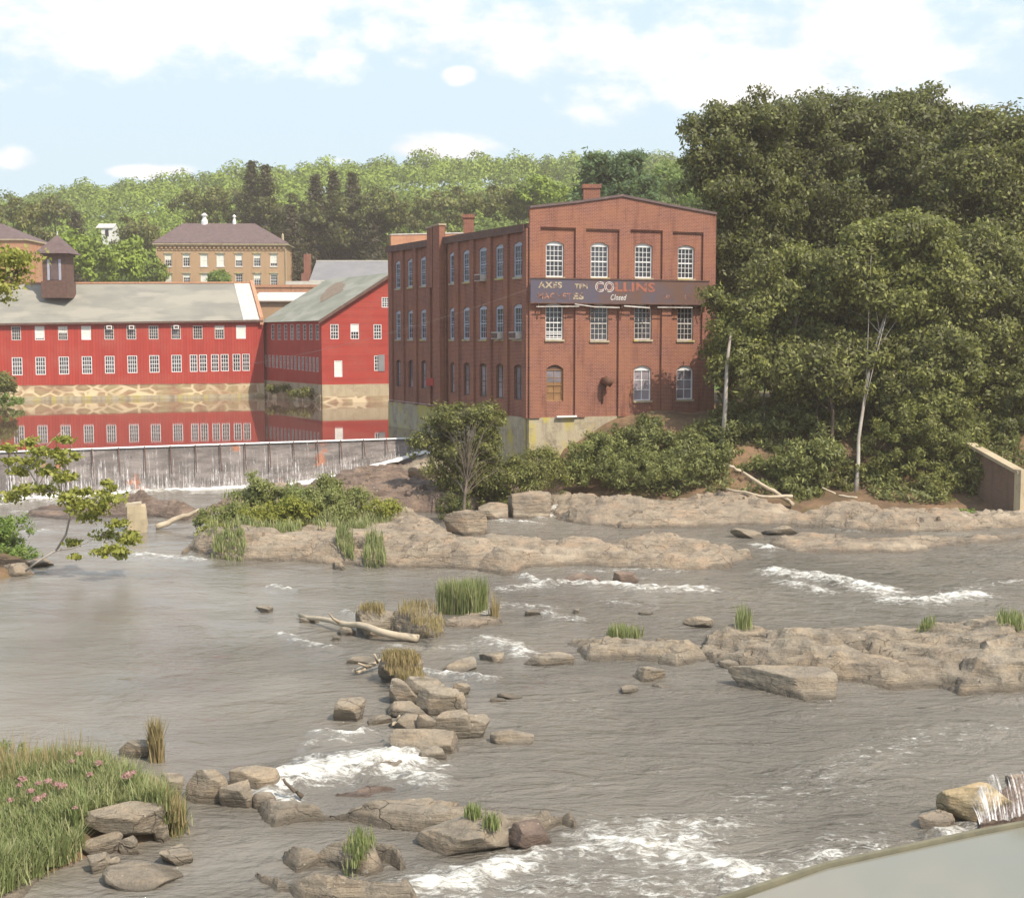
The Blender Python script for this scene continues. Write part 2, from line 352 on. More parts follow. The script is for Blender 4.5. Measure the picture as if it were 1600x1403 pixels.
# ---------------------------------------------------------------- object helpers
def wloc(o):
    v = Vector((0, 0, 0))
    while o is not None:
        v = v + o.location; o = o.parent
    return v
def tag(o, label=None, cat=None, group=None, kind=None):
    if label: o['label'] = label
    if cat: o['category'] = cat
    if group: o['group'] = group
    if kind: o['kind'] = kind
    return o
def empty(name, loc, label, cat, group=None):
    o = bpy.data.objects.new(name, None); o.empty_display_size = 0.5
    scene.collection.objects.link(o); o.location = loc
    return tag(o, label, cat, group)
def link_mesh(name, me, material, parent=None, origin=None):
    o = bpy.data.objects.new(name, me)
    scene.collection.objects.link(o)
    if parent is not None: o.parent = parent
    elif origin is not None: o.location = origin
    if material: me.materials.append(MT[material])
    return o
class MB:
    def __init__(s): s.v = []; s.f = []; s.uv = []
    def face(s, pts, uvs=None):
        i = len(s.v); s.v += [tuple(p) for p in pts]; s.f.append(tuple(range(i, i + len(pts))))
        s.uv += list(uvs) if uvs else [(p[0] + p[1] * 0.6, p[2]) for p in pts]
    def hexa(s, c, uvs=None):
        """c: 8 corners, bottom loop 0-3 then top loop 4-7"""
        for q in ((0, 3, 2, 1), (4, 5, 6, 7), (0, 1, 5, 4), (1, 2, 6, 5), (2, 3, 7, 6), (3, 0, 4, 7)):
            s.face([c[i] for i in q])
    def box(s, x0, x1, y0, y1, z0, z1):
        s.hexa([(x0, y0, z0), (x1, y0, z0), (x1, y1, z0), (x0, y1, z0), (x0, y0, z1), (x1, y0, z1), (x1, y1, z1), (x0, y1, z1)])
    def tube(s, pts, rad, n=7, cap=True):
        pts = [Vector(p) for p in pts]; rings = []
        for i, p in enumerate(pts):
            t = (pts[min(i + 1, len(pts) - 1)] - pts[max(i - 1, 0)])
            t = t.normalized() if t.length > 1e-6 else Vector((0, 0, 1))
            a = Vector((1, 0, 0)) if abs(t.x) < 0.8 else Vector((0, 1, 0))
            u = t.cross(a).normalized(); w = t.cross(u)
            r = rad[i] if isinstance(rad, (list, tuple)) else rad
            rings.append([p + (u * math.cos(6.2832 * k / n) + w * math.sin(6.2832 * k / n)) * r for k in range(n)])
        base = len(s.v)
        for rg in rings:
            for q in rg: s.v.append(tuple(q))
        for i in range(len(rings) - 1):
            for k in range(n):
                a = base + i * n + k; b = base + i * n + (k + 1) % n
                s.f.append((a, b, b + n, a + n)); s.uv += [(0, 0)] * 4
        if cap:
            s.f.append(tuple(base + k for k in reversed(range(n)))); s.uv += [(0, 0)] * n
            e = base + (len(rings) - 1) * n
            s.f.append(tuple(e + k for k in range(n))); s.uv += [(0, 0)] * n
    def build(s, name, material, parent=None, label=None, cat=None, group=None, kind=None, smooth=False):
        me = bpy.data.meshes.new(name)
        if parent is not None: off = wloc(parent)
        elif s.v:
            a = np.array(s.v); off = Vector(((a[:, 0].min() + a[:, 0].max()) / 2, (a[:, 1].min() + a[:, 1].max()) / 2, a[:, 2].min()))
        else: off = Vector((0, 0, 0))
        me.from_pydata([(x - off.x, y - off.y, z - off.z) for x, y, z in s.v], [], s.f)
        ul = me.uv_layers.new(name='UVMap')
        ul.data.foreach_set('uv', np.array(s.uv, dtype=np.float32).ravel())
        if smooth: me.polygons.foreach_set('use_smooth', [True] * len(me.polygons))
        me.update()
        o = link_mesh(name, me, material, parent, off)
        return tag(o, label, cat, group, kind)
def np_mesh(name, verts, quads, tint=None, smooth=False, attr='tint'):
    """verts Nx3, quads Mx4 (or Mx3)"""
    me = bpy.data.meshes.new(name); k = quads.shape[1]
    me.vertices.add(len(verts)); me.vertices.foreach_set('co', verts.astype(np.float32).ravel())
    me.loops.add(quads.size); me.loops.foreach_set('vertex_index', quads.astype(np.int32).ravel())
    me.polygons.add(len(quads)); me.polygons.foreach_set('loop_start', np.arange(0, quads.size, k, dtype=np.int32))
    if smooth: me.polygons.foreach_set('use_smooth', np.ones(len(quads), bool))
    if tint is not None:
        a = me.attributes.new(attr, 'FLOAT', 'POINT'); a.data.foreach_set('value', tint.astype(np.float32))
    me.update(calc_edges=True)
    return me
# value noise, vectorised
def _h(ix, iy, iz, seed):
    n = (ix.astype(np.int64) * 374761393 + iy.astype(np.int64) * 668265263 + iz.astype(np.int64) * 2147483647 + seed * 974634777) & 0xffffffff
    n = ((n ^ (n >> 13)) * 1274126177) & 0xffffffff
    return ((n ^ (n >> 16)) & 0xffff) / 65535.0
def vnoise(p, seed=0):
    i = np.floor(p).astype(np.int64); f = p - i; f = f * f * (3 - 2 * f)
    r = 0
    for dx in (0, 1):
        for dy in (0, 1):
            for dz in (0, 1):
                w = (f[:, 0] if dx else 1 - f[:, 0]) * (f[:, 1] if dy else 1 - f[:, 1]) * (f[:, 2] if dz else 1 - f[:, 2])
                r = r + w * _h(i[:, 0] + dx, i[:, 1] + dy, i[:, 2] + dz, seed)
    return r
def fbm(p, scale=1.0, octv=4, seed=0, rough=0.5):
    p = np.asarray(p, float)
    if p.shape[1] == 2: p = np.c_[p, np.zeros(len(p))]
    a, s, t, amp = 0, scale, 0, 1.0
    for k in range(octv):
        a = a + amp * (vnoise(p * s + k * 17.3, seed + k) - 0.5); t += amp; amp *= rough; s *= 2.03
    return a / t * 2
# ---------------------------------------------------------------- facades
class Fac:
    def __init__(s, A, B):
        s.A = Vector((A[0], A[1])); s.B = Vector((B[0], B[1])); d = s.B - s.A
        s.L = d.length; s.u = d / s.L; s.n = Vector((s.u.y, -s.u.x))
    def pt(s, u, z, d=0.0):
        p = s.A + s.u * u + s.n * d; return (p.x, p.y, z)
    def px(s, px, py, d=0.0):
        r = ray(px, py); A = s.A + s.n * d
        den = r.x * s.n.x + r.y * s.n.y; t = (A.x * s.n.x + A.y * s.n.y) / den
        p = Vector((r.x * t, r.y * t)); return ((p - A).dot(s.u), EYE + r.z * t)
    def box(s, mb, u0, u1, z0, z1, d0, d1, z0b=None, z1b=None):
        """z0b, z1b: bottom and top heights at u1 when they slope"""
        z0b = z0 if z0b is None else z0b; z1b = z1 if z1b is None else z1b
        c = [(u0, z0, d1), (u1, z0b, d1), (u1, z0b, d0), (u0, z0, d0), (u0, z1, d1), (u1, z1b, d1), (u1, z1b, d0), (u0, z1, d0)]
        P = [s.pt(u, z, d) for u, z, d in c]
        for q in ((0, 3, 2, 1), (4, 5, 6, 7), (0, 1, 5, 4), (1, 2, 6, 5), (2, 3, 7, 6), (3, 0, 4, 7)):
            side = q in ((1, 2, 6, 5), (3, 0, 4, 7))
            mb.face([P[i] for i in q], [((c[i][2] if side else c[i][0]), c[i][1]) for i in q])
    def wall(s, mb, u0, u1, zbot, ztop, holes, reveal=0.18, d=0.0):
        """ztop: list of (u, z); holes: (u0,u1,z0,zspring,rise)"""
        zt = lambda u: float(np.interp(u, [a for a, b in ztop], [b for a, b in ztop]))
        zb = (lambda u: zbot) if not isinstance(zbot, list) else (lambda u: float(np.interp(u, [a for a, b in zbot], [b for a, b in zbot])))
        us = {u0, u1} | {a for a, b in ztop if u0 < a < u1}
        def crown(h, u):
            t = (u - h[0]) / (h[1] - h[0]); return h[3] + h[4] * (1 - (2 * t - 1) ** 2)
        for h in holes:
            k = 6 if h[4] > 0 else 1
            for i in range(k + 1): us.add(h[0] + (h[1] - h[0]) * i / k)
        us = sorted(u for u in us if u0 - 1e-6 <= u <= u1 + 1e-6)
        for a, b in zip(us[:-1], us[1:]):
            if b - a < 1e-5: continue
            m = (a + b) / 2
            hs = sorted([h for h in holes if h[0] - 1e-6 < m < h[1] + 1e-6], key=lambda h: h[2])
            la, lb = zb(a), zb(b)
            for h in hs:
                s.q(mb, a, b, la, lb, h[2], h[2], d); la, lb = crown(h, a), crown(h, b)
                mb.face([s.pt(a, la, d - reveal), s.pt(b, lb, d - reveal), s.pt(b, lb, d), s.pt(a, la, d)])
            s.q(mb, a, b, la, lb, zt(a), zt(b), d)
        for h in holes:
            a, b, z0, z1 = h[:4]
            mb.face([s.pt(a, z0, d), s.pt(b, z0, d), s.pt(b, z0, d - reveal), s.pt(a, z0, d - reveal)])
            mb.face([s.pt(a, z0, d), s.pt(a, z0, d - reveal), s.pt(a, z1, d - reveal), s.pt(a, z1, d)])
            mb.face([s.pt(b, z0, d - reveal), s.pt(b, z0, d), s.pt(b, z1, d), s.pt(b, z1, d - reveal)])
    def q(s, mb, a, b, la, lb, ha, hb, d):
        if max(ha - la, hb - lb) < 1e-4: return
        mb.face([s.pt(a, la, d), s.pt(b, lb, d), s.pt(b, hb, d), s.pt(a, ha, d)], [(a, la), (b, lb), (b, hb), (a, ha)])
def window(f, h, parent, frame='white_paint', cols=3, rows=4, fw=0.07, mw=0.03, rec=0.12, glassm='window_glass', meet=True,
           blind=0.0, blindm='blind_cloth', sill=None, sillp=0.06, wname='window', head='frame'):
    a, b, z0, z1, rise = h; W, H = b - a, z1 - z0
    mb = MB(); d0, d1 = -rec - 0.05, -rec
    f.box(mb, a, a + fw, z0, z1, d0, d1 + .02); f.box(mb, b - fw, b, z0, z1, d0, d1 + .02)
    f.box(mb, a + fw, b - fw, z0, z0 + fw, d0, d1 + .02); f.box(mb, a + fw, b - fw, z1 - fw, z1, d0, d1 + .02)
    if meet: f.box(mb, a + fw, b - fw, z0 + H / 2 - .035, z0 + H / 2 + .035, d0, d1)
    ia, ib, ja, jb = a + fw, b - fw, z0 + fw, z1 - fw
    for i in range(1, cols): u = ia + (ib - ia) * i / cols; f.box(mb, u - mw / 2, u + mw / 2, ja, jb, d0 + .01, d1 - .012)
    for j in range(1, rows):
        z = ja + (jb - ja) * j / rows
        if meet and abs(z - (z0 + H / 2)) < .03: continue
        f.box(mb, ia, ib, z - mw / 2, z + mw / 2, d0 + .013, d1 - .015)
    if rise > 0:     # solid arched head board
        pts = [f.pt(a, z1, d1)] + [f.pt(b, z1, d1)] + [f.pt(b - W * i / 8, z1 + rise * (1 - (2 * (1 - i / 8) - 1) ** 2), d1) for i in range(1, 8)]
        if head == 'frame': mb.face(pts)
    w = mb.build(wname, frame, parent)
    if rise > 0 and head != 'frame':
        m2 = MB(); m2.face(pts); m2.build('head_board', head, w)
    p = MB(); f.box(p, ia, ib, ja, jb, d0 - .02, d0 + .005); p.build('pane', glassm, w)
    if blind > 0:
        p = MB(); f.box(p, ia + .005, ib - .005, jb - (jb - ja) * blind, jb - .005, d0 + .007, d0 + .016); p.build('blind', blindm, w)
    if sill:
        p = MB(); f.box(p, a - sillp, b + sillp, z0 - .12, z0 - .003, -rec, .09); p.build('sill', sill, w)
    return w
# ---------------------------------------------------------------- levels
POND = 2.7
# corner points in plan
FA = D(826, 600, 78.0)                                       # near corner of the brick factory
fa = Vector((FA.x, FA.y)); fb = fa + 12.35 * Vector((math.cos(R(20)), math.sin(R(20))))
fc = fa + 23.9 * Vector((-math.sin(R(25.6)), math.cos(R(25.6))))
FF = Fac(fa, fb); SF = Fac(fc, fa)
# ---------------------------------------------------------------- ground
def smooth(a, b, x):
    t = np.clip((x - a) / (b - a), 0, 1); return t * t * (3 - 2 * t)
def land_height(x, y):
    x = np.asarray(x, float); y = np.asarray(y, float)
    P = np.stack([x.ravel(), y.ravel()], 1)
    n = (fbm(P, 0.02, 4, 5)).reshape(x.shape)
    hx = np.interp(x / np.maximum(y, 60), [-0.45, -0.39, -0.29, -0.2, -0.08, 0.0, 0.1, 0.2, 0.6], [36, 40, 45, 50, 53, 53, 53, 54, 54])
    up = np.interp(y, [150, 185, 240, 300, 450, 560, 900, 1800], [0, 0.02, 0.12, 0.34, 1.0, 1.02, 0.5, 0.0])
    back = np.interp(y, [150, 154, 900, 2000], [3.6, 4.6, 4.6, 0.0])
    far = back + up * hx + n * 5 * smooth(230, 300, y)
    # river and pond bed; solid land east of the brick factory and along the right bank
    bed = np.full_like(x, -1.6)
    shore = np.interp(x, [0.5, 3, 8, 14, 20, 27, 40, 60, 200], [79, 73.0, 70.5, 68.5, 67.5, 66.5, 60, 40, 10])
    dd = y - shore
    m2 = (fbm(P, 0.25, 4, 9)).reshape(x.shape)
    bank = -1.6 + smooth(-1.5, 2.0, dd) * 2.3 + smooth(1.5, 10, dd) * 4.0 + m2 * 0.5
    inside = smooth(0.2, 1.8, x - np.maximum(fa.x - 0.479 * (y - 78.0), fc.x + 1.0))
    nearb = np.where(y < 78.5, smooth(0.2, 2.5, x), inside)
    z = bed + (bank - bed) * nearb
    w = smooth(158, 166, y)
    w2 = np.where(x > 0, smooth(100, 160, y), w)
    z = z * (1 - w2) + far * w2
    # left of the pond, far side
    return z
xs = np.unique(np.concatenate([np.linspace(-1600, -160, 30), np.linspace(-160, -30, 66), np.linspace(-30, 50, 100), np.linspace(50, 180, 60), np.linspace(180, 1600, 30)]))
ys = np.unique(np.concatenate([np.linspace(-200, 55, 18), np.linspace(55, 110, 90), np.linspace(110, 180, 60), np.linspace(180, 620, 120), np.linspace(620, 3000, 30)]))
gx, gy = np.meshgrid(xs, ys)
gz = land_height(gx, gy)
def grid_mesh(name, gx, gy, gz, keep=None, tint=None, attr='tint'):
    ny, nx = gx.shape
    idx = np.arange(ny * nx).reshape(ny, nx)
    q = np.stack([idx[:-1, :-1], idx[:-1, 1:], idx[1:, 1:], idx[1:, :-1]], -1).reshape(-1, 4)
    v = np.stack([gx, gy, gz], -1).reshape(-1, 3)
    t = tint.ravel() if tint is not None else None
    if keep is not None:
        k = keep.ravel(); q = q[k[q].any(1)]
        used = np.unique(q); mp = np.full(len(v), -1); mp[used] = np.arange(len(used)); q = mp[q]; v = v[used]
        if t is not None: t = t[used]
    return np_mesh(name, v, q, t, True, attr)
k = NB('earth'); w = k.coord('World')
sp = k.n('ShaderNodeSeparateXYZ'); k.set(sp.inputs[0], k.n('ShaderNodeNewGeometry').outputs['Position'])
col = k.mix(k.rng(k.noise(w, 0.6, 6, 0.65), 0.4, 0.62), (0.13, 0.085, 0.055), (0.24, 0.15, 0.09))
col = k.mix(k.rng(k.noise(w, 3, 5, 0.65), 0.5, 0.7, 0, .6), col, (0.09, 0.10, 0.04))
col = k.mix(k.rng(sp.outputs[1], 100, 150), col, k.mix(k.rng(k.noise(w, .3, 5, .6), .4, .6), (0.06, 0.09, 0.025), (0.1, 0.14, 0.035)))
MT['earth'] = k.done(k.bsdf(col, 0.95, k.bump(k.noise(w, 4, 6, 0.65), 0.6, 0.1), 0.1))
g = link_mesh('ground', grid_mesh('ground', gx, gy, gz), 'earth'); tag(g, kind='structure')
# ---------------------------------------------------------------- pond behind the dam
k = NB('pond_water'); w = k.coord('World', (1, 0.35, 1))
nb = k.bump(k.noise(w, 1.1, 3, 0.5), 0.028, 0.05)
nb = k.bump(k.noise(w, 5, 3, 0.5), 0.015, 0.02, nb)
MT['pond_water'] = k.done(k.bsdf((0.10, 0.055, 0.045), 0.03, nb, 0.75, **{'IOR': 1.42}))
CREST = [G(-500, 722, POND), G(0, 706, POND), G(330, 694.5, POND), G(660, 684, POND), G(712, 682, POND)]
mb = MB()
pts = [tuple(c) for c in CREST] + [(fa.x - 0.479 * 8.4 + .2, 86.5, POND), (fc.x + .3, fc.y, POND), (fc.x + 8, 116, POND), (0, 162, POND), (-220, 162, POND), (-220, 60, POND)]
mb.face(pts); po = mb.build('pond_water', 'pond_water', kind='structure')
# ---------------------------------------------------------------- river with waves and foam
FOAM = [  # photograph polyline, half-width in metres, strength
 ([(55, 768), (150, 766), (215, 768), (262, 760), (330, 748), (430, 741)], 0.9, 1.0), ([(180, 764), (215, 772), (262, 768)], 0.9, 1.0), ([(0, 790), (60, 782), (120, 790)], 0.8, .8),
 ([(30, 800), (60, 800)], 0.7, .7), ([(215, 868), (265, 870), (312, 876)], 0.55, .8), ([(35, 830), (85, 828)], 0.5, .7),
 ([(1212, 895), (1290, 905), (1330, 912), (1380, 926)], 0.75, 1.05), ([(1225, 910), (1290, 925)], .5, .85), ([(1400, 938), (1440, 942), (1520, 932)], 0.7, 1.05), ([(1480, 925), (1600, 905)], .5, .6),
 ([(885, 912), (920, 914), (955, 912), (1000, 920), (1100, 921)], 0.5, 1.0), ([(960, 900), (1010, 905)], .4, .6),
 ([(786, 922), (830, 918), (880, 912)], .5, .85), ([(815, 900), (850, 915)], .3, 1.0), ([(900, 893), (960, 890), (1060, 893)], .3, .7),
 ([(958, 940), (1010, 946)], .45, .7), ([(750, 960), (775, 945), (860, 950)], .45, .7), ([(855, 960), (900, 968)], .4, .8), ([(760, 1000), (800, 1012), (820, 1022)], .5, .9),
 ([(600, 1010), (660, 1012), (740, 1010)], .35, .6), ([(655, 1050), (700, 1056), (760, 1062)], .3, .85), ([(440, 990), (480, 1005), (520, 1012)], .25, .75), ([(420, 918), (450, 922)], .2, .8),
 ([(500, 1145), (540, 1150), (572, 1145)], .25, .85), ([(485, 1165), (535, 1160)], .2, .8),
 ([(425, 1222), (480, 1212), (540, 1202), (590, 1190), (625, 1196)], .62, 1.35), ([(470, 1190), (560, 1180), (615, 1172)], .3, .8), ([(560, 1205), (620, 1210), (680, 1222)], .4, 1.0), ([(640, 1195), (700, 1200)], .25, .7), ([(410, 1244), (455, 1252)], .25, 1.1),
 ([(835, 1338), (890, 1334), (950, 1330), (1000, 1320)], .28, 1.1), ([(960, 1318), (1040, 1330), (1100, 1350), (1180, 1372)], .5, 1.25), ([(930, 1300), (1010, 1290), (1150, 1290)], .5, .85), ([(1000, 1305), (1080, 1310)], .5, 1.0),
 ([(655, 1392), (720, 1385), (770, 1365), (800, 1356)], .4, 1.4), ([(680, 1360), (740, 1370)], .25, .9), ([(790, 1398), (900, 1380), (1000, 1390), (1150, 1385)], .7, .8), ([(1160, 1376), (1230, 1360), (1290, 1345)], .5, .9),
 ([(1310, 1320), (1390, 1325), (1330, 1338)], .45, .8), ([(1320, 1290), (1380, 1285)], .3, .6), ([(1170, 1250), (1320, 1200), (1350, 1182), (1450, 1150), (1560, 1140)], .9, .5), ([(1290, 1220), (1330, 1250)], .6, .5),
 ([(1480, 1305), (1540, 1290)], .25, 1.1), ([(1180, 852), (1200, 858)], .4, 1.0), ([(870, 790), (860, 806), (845, 812)], .35, 1.0), ([(780, 815), (840, 818)], .35, .8), ([(610, 790), (690, 790)], .4, .85),
 ([(1250, 860), (1590, 835)], .25, .5), ([(1400, 825), (1470, 818)], .3, .8), ([(1300, 826), (1340, 830)], .3, .7), ([(540, 955), (560, 965)], .2, .7), ([(590, 1260), (670, 1296)], .3, .45), ([(600, 1290), (680, 1300)], .3, .45),
 ([(660, 985), (760, 975)], .4, .45), ([(880, 1090), (930, 1110)], .3, .45), ([(880, 1230), (960, 1225)], .2, .5)]
rx = np.arange(-46, 46.01, 0.17); ry = np.arange(15.5, 92, 0.19)
X, Y = np.meshgrid(rx, ry)
P = np.stack([X.ravel(), Y.ravel()], 1)
foam = np.zeros(len(P))
for poly, hw, st in FOAM:
    g2 = [G(a, b, 0.0) for a, b in poly]
    best = np.full(len(P), 9e9)
    for a, b in zip(g2[:-1], g2[1:]):
        ax, ay_, bx, by = a.x, a.y, b.x, b.y
        dx, dy = bx - ax, by - ay_
        t = np.clip(((P[:, 0] - ax) * dx + (P[:, 1] - ay_) * dy) / (dx * dx + dy * dy + 1e-9), 0, 1)
        best = np.minimum(best, np.hypot(P[:, 0] - ax - t * dx, P[:, 1] - ay_ - t * dy))
    foam = np.maximum(foam, (st * (.82 if poly[0][1] > 1270 else 1.0)) * np.clip(1.0 - best / (hw * (2.5 if poly[0][1] > 1270 else 2.0)), 0, 1) ** 0.8)
wv = fbm(P * np.array([0.55, 1.5]), 1.0, 5, 21, 0.58)
wv2 = fbm(P * np.array([0.3, 0.9]), 0.5, 3, 31)
rough_zone = 0.35 + 0.65 * smooth(-6, 6, P[:, 0]) + 0.3 * (P[:, 1] > 50)
Z = wv * 0.10 * rough_zone + wv2 * 0.04 + foam * (0.07 + 0.26 * np.abs(fbm(P, 2.3, 4, 41, 0.6))) * np.clip(foam * 1.4, 0, 1.3)
k = NB('river_water'); w = k.coord('World', (1, 2.3, 1)); w1 = k.coord('World')
at = k.n('ShaderNodeAttribute', attribute_name='foam')
body = k.mix(k.rng(k.noise(w1, 0.12, 5, 0.55), 0.38, 0.62), (0.15, 0.132, 0.108), (0.215, 0.19, 0.155))
h1 = k.noise(w, 1.7, 7, 0.66); h2 = k.noise(k.coord('World', (1, 1.8, 1)), 7.0, 4, 0.6)
spw = k.n('ShaderNodeSeparateXYZ'); k.set(spw.inputs[0], w1)
calm = k.rng(k.math('ADD', spw.outputs[0], k.math('MULTIPLY', k.noise(w1, .16, 5, .6, 1.0), 26)), 0, 15, .14, 1.0, True)
h1 = k.math('MULTIPLY', h1, calm); h2 = k.math('MULTIPLY', h2, calm)
big = k.noise(k.coord('World', (0.8, 1.7, 1)), 0.55, 4, 0.6, 1.6)
nb = k.bump(k.math('MULTIPLY', big, calm), 0.8, 0.42)
nb = k.bump(h1, 0.7, 0.20, nb); nb = k.bump(h2, 0.5, 0.05, nb)
fn = k.noise(k.coord('World', (1.0, 1.7, 1)), 2.8, 8, 0.72, 0.6)
fm = k.math('ADD', at.outputs['Fac'], k.math('MULTIPLY', k.math('SUBTRACT', fn, 0.5), 2.6))
fine = k.noise(k.coord('World', (1.0, 1.9, 1)), 11.0, 6, 0.75, 0.8)
fm = k.math('ADD', fm, k.math('MULTIPLY', k.math('SUBTRACT', fine, 0.5), 1.5))
fm = k.rng(fm, 0.5, 1.35, 0, 1, True)
fm = k.math('MULTIPLY', fm, k.rng(at.outputs['Fac'], 0.04, 0.3))
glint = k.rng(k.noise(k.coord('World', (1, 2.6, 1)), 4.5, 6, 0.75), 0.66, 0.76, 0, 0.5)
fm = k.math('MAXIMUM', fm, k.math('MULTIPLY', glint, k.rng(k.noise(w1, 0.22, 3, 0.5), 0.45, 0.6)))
wat = k.bsdf(body, 0.09, nb, 0.75, **{'IOR': 1.36})
fo = k.bsdf(k.mix(k.rng(fn, .4, .7), (0.58, 0.55, 0.48), (0.82, 0.81, 0.77)), 0.7, k.bump(fn, 0.7, 0.08), 0.2)
mxs = k.n('ShaderNodeMixShader'); k.set(mxs.inputs[0], fm); k.nt.links.new(wat, mxs.inputs[1]); k.nt.links.new(fo, mxs.inputs[2])
MT['river_water'] = k.done(mxs.outputs[0])
# cut away the part under the pond and the side pool
crest_y = np.interp(X, [c.x for c in CREST], [c.y for c in CREST])
keep = (Y < crest_y + 1.0)
POOL = [G(1115, 1410, 0.35), G(1290, 1352, 0.35), G(1400, 1328, 0.35), G(1530, 1300, 0.35), G(1700, 1268, 0.35)]
pool_y = np.interp(X, [c.x for c in POOL], [c.y for c in POOL])
keep &= ~((X > POOL[0].x + .4) & (Y < pool_y - 0.35))
o = link_mesh('river_water', grid_mesh('river_water', X, Y, Z.reshape(X.shape), keep, foam.reshape(X.shape), 'foam'), 'river_water')
tag(o, kind='structure')
# the rest of the river, out of the near view
k = NB('far_river'); nb = k.bump(k.noise(k.coord('World', (1, 2.3, 1)), 1.2, 5, 0.6), 0.5, 0.1)
MT['far_river'] = k.done(k.bsdf((0.11, 0.095, 0.07), 0.16, nb, 0.5))
mb = MB(); mb.face([(-300, -120, -.15), (300, -120, -.15), (300, 15.6, -.15), (-300, 15.6, -.15)]); mb.face([(45.9, 15.6, -.15), (300, 15.6, -.15), (300, 62, -.15), (45.9, 62, -.15)])
mb.face([(-300, 15.6, -.15), (-45.9, 15.6, -.15), (-45.9, 60, -.15), (-300, 60, -.15)])
mb.build('river_reach', 'far_river', kind='structure')
# calm side pool behind its low wall
k = NB('pool_water'); nb = k.bump(k.noise(k.coord('World'), 0.8, 2, 0.5), 0.02, 0.03)
MT['pool_water'] = k.done(k.bsdf((0.20, 0.19, 0.15), 0.05, nb, 0.5))
mb = MB(); mb.face([(POOL[0].x + .1, POOL[0].y - .1, .34)] + [(c.x, c.y - .1, .34) for c in POOL[1:]] + [(40, 27, .34), (40, 5, .34), (-2, 5, .34), (2.2, 20, .34)])
mb.build('pool_water', 'pool_water', kind='structure')
mb = MB()
for a, b in zip(POOL[:-1], POOL[1:]):
    d = (b - a).normalized(); nn = Vector((-d.y, d.x, 0)) * 0.045
    c = []
    for z in (-1, .40):
        c += [(a.x - nn.x, a.y - nn.y, z), (b.x - nn.x, b.y - nn.y, z), (b.x + nn.x, b.y + nn.y, z), (a.x + nn.x, a.y + nn.y, z)]
    mb.hexa(c)
mb.build('pool_wall', 'mossy_rim', label='thin low wall with a mossy rim holding back the calm pool at lower right', cat='wall')
# ================================================================ brick factory
def uvz(f, px, py, d=0.0): return f.px(px, py, d)
bf = empty('brick_factory', (fa.x, fa.y, 0), 'three storey red brick mill with arched white windows and a painted sign on its gable', 'factory')
ft = [FF.px(x, y) for x, y in ((826, 326), (900, 318), (970, 308), (1040, 322), (1113, 336))]
ft = [(u, z) for u, z in ft]; ft[0] = (0, ft[0][1]); ft[-1] = (FF.L, ft[-1][1])
zbase = FF.px(826, 653)[1]
WF = []
def fw(x0, x1, yc, ys_, yb):
    u0, _ = FF.px(x0, yb); u1, z0 = FF.px(x1, yb); zc = FF.px((x0 + x1) / 2, yc)[1]; zs = FF.px((x0 + x1) / 2, ys_)[1]
    h = (u0, u1, FF.px((x0 + x1) / 2, yb)[1], zs, max(0, zc - zs)); WF.append(h); return h
r1 = [fw(853, 881, 377, 382, 433), fw(923, 951, 379, 384, 434), fw(992, 1019, 380.5, 385, 434.5), fw(1059, 1084.5, 383.5, 388, 435.6)]
r2 = [fw(852.5, 880, 474, 478, 530.5), fw(922.5, 950, 475, 479, 532), fw(991, 1018, 475, 479, 530.7), fw(1058, 1083, 476, 480, 531.6)]
r3 = [fw(853.5, 880, 570, 577, 627), fw(990, 1017, 571, 577.5, 626), fw(1057, 1082.5, 571, 577.5, 624)]
mb = MB(); FF.wall(mb, 0, FF.L, zbase, ft, WF, 0.2)
# side wall
st = [SF.px(607, 386), SF.px(826, 350)]; st = [(0, st[0][1]), (SF.L, st[1][1])]
SW = [(618.7, 627), (637.7, 647.3), (657.7, 667.3), (678.7, 684.5), (703, 712), (724, 735), (749, 761), (775, 788), (803, 817)]
T1 = [407.7, 404.4, 401, 399.5, 394, 390.6, 386.4, 382, 378]; B1 = [451, 448.7, 447, 444.4, 442.8, 440.5, 437, 434.6, 433]
T2 = [485.4, 484.8, 483.4, 482.5, 480.8, 479.8, 477.9, 476.6, 475.2]
T3 = [562, 562.5, 563, None, 566, 566.7, 567.7, 568.4, 569.7]; B3 = [604, 606, 607.7, None, 614, 617.5, 620, 622.5, 625]
sw1, sw2, sw3 = [], [], []
def swf(x, t, b):
    u0 = SF.px(x[0], 500)[0]; u1 = SF.px(x[1], 500)[0]; xc = sum(x) / 2
    zt, z0 = SF.px(xc, t)[1], SF.px(xc, b)[1]; return (u0, u1, z0, zt - .14, .14)
for i, x in enumerate(SW):
    sw1.append(swf(x, T1[i], B1[i])); sw2.append(swf(x, T2[i], 530.2))
    if T3[i]: sw3.append(swf(x, T3[i], B3[i]))
zb2 = SF.px(826, 653)[1]
SF.wall(mb, 0, SF.L, zb2, st, sw1 + sw2 + sw3, 0.2)
# far walls
fd = fb + (fc - fa)
BK = Fac(fb, fd); BN = Fac(fd, fc)
BK.wall(mb, 0, BK.L, zbase - 3, [(0, ft[-1][1]), (BK.L, st[0][1] - .2)], [])
BN.wall(mb, 0, BN.L, zbase - 3, [(0, st[0][1] - .2), (BN.L, st[0][1])], [])
mb.build('wall', 'brick_red', bf)
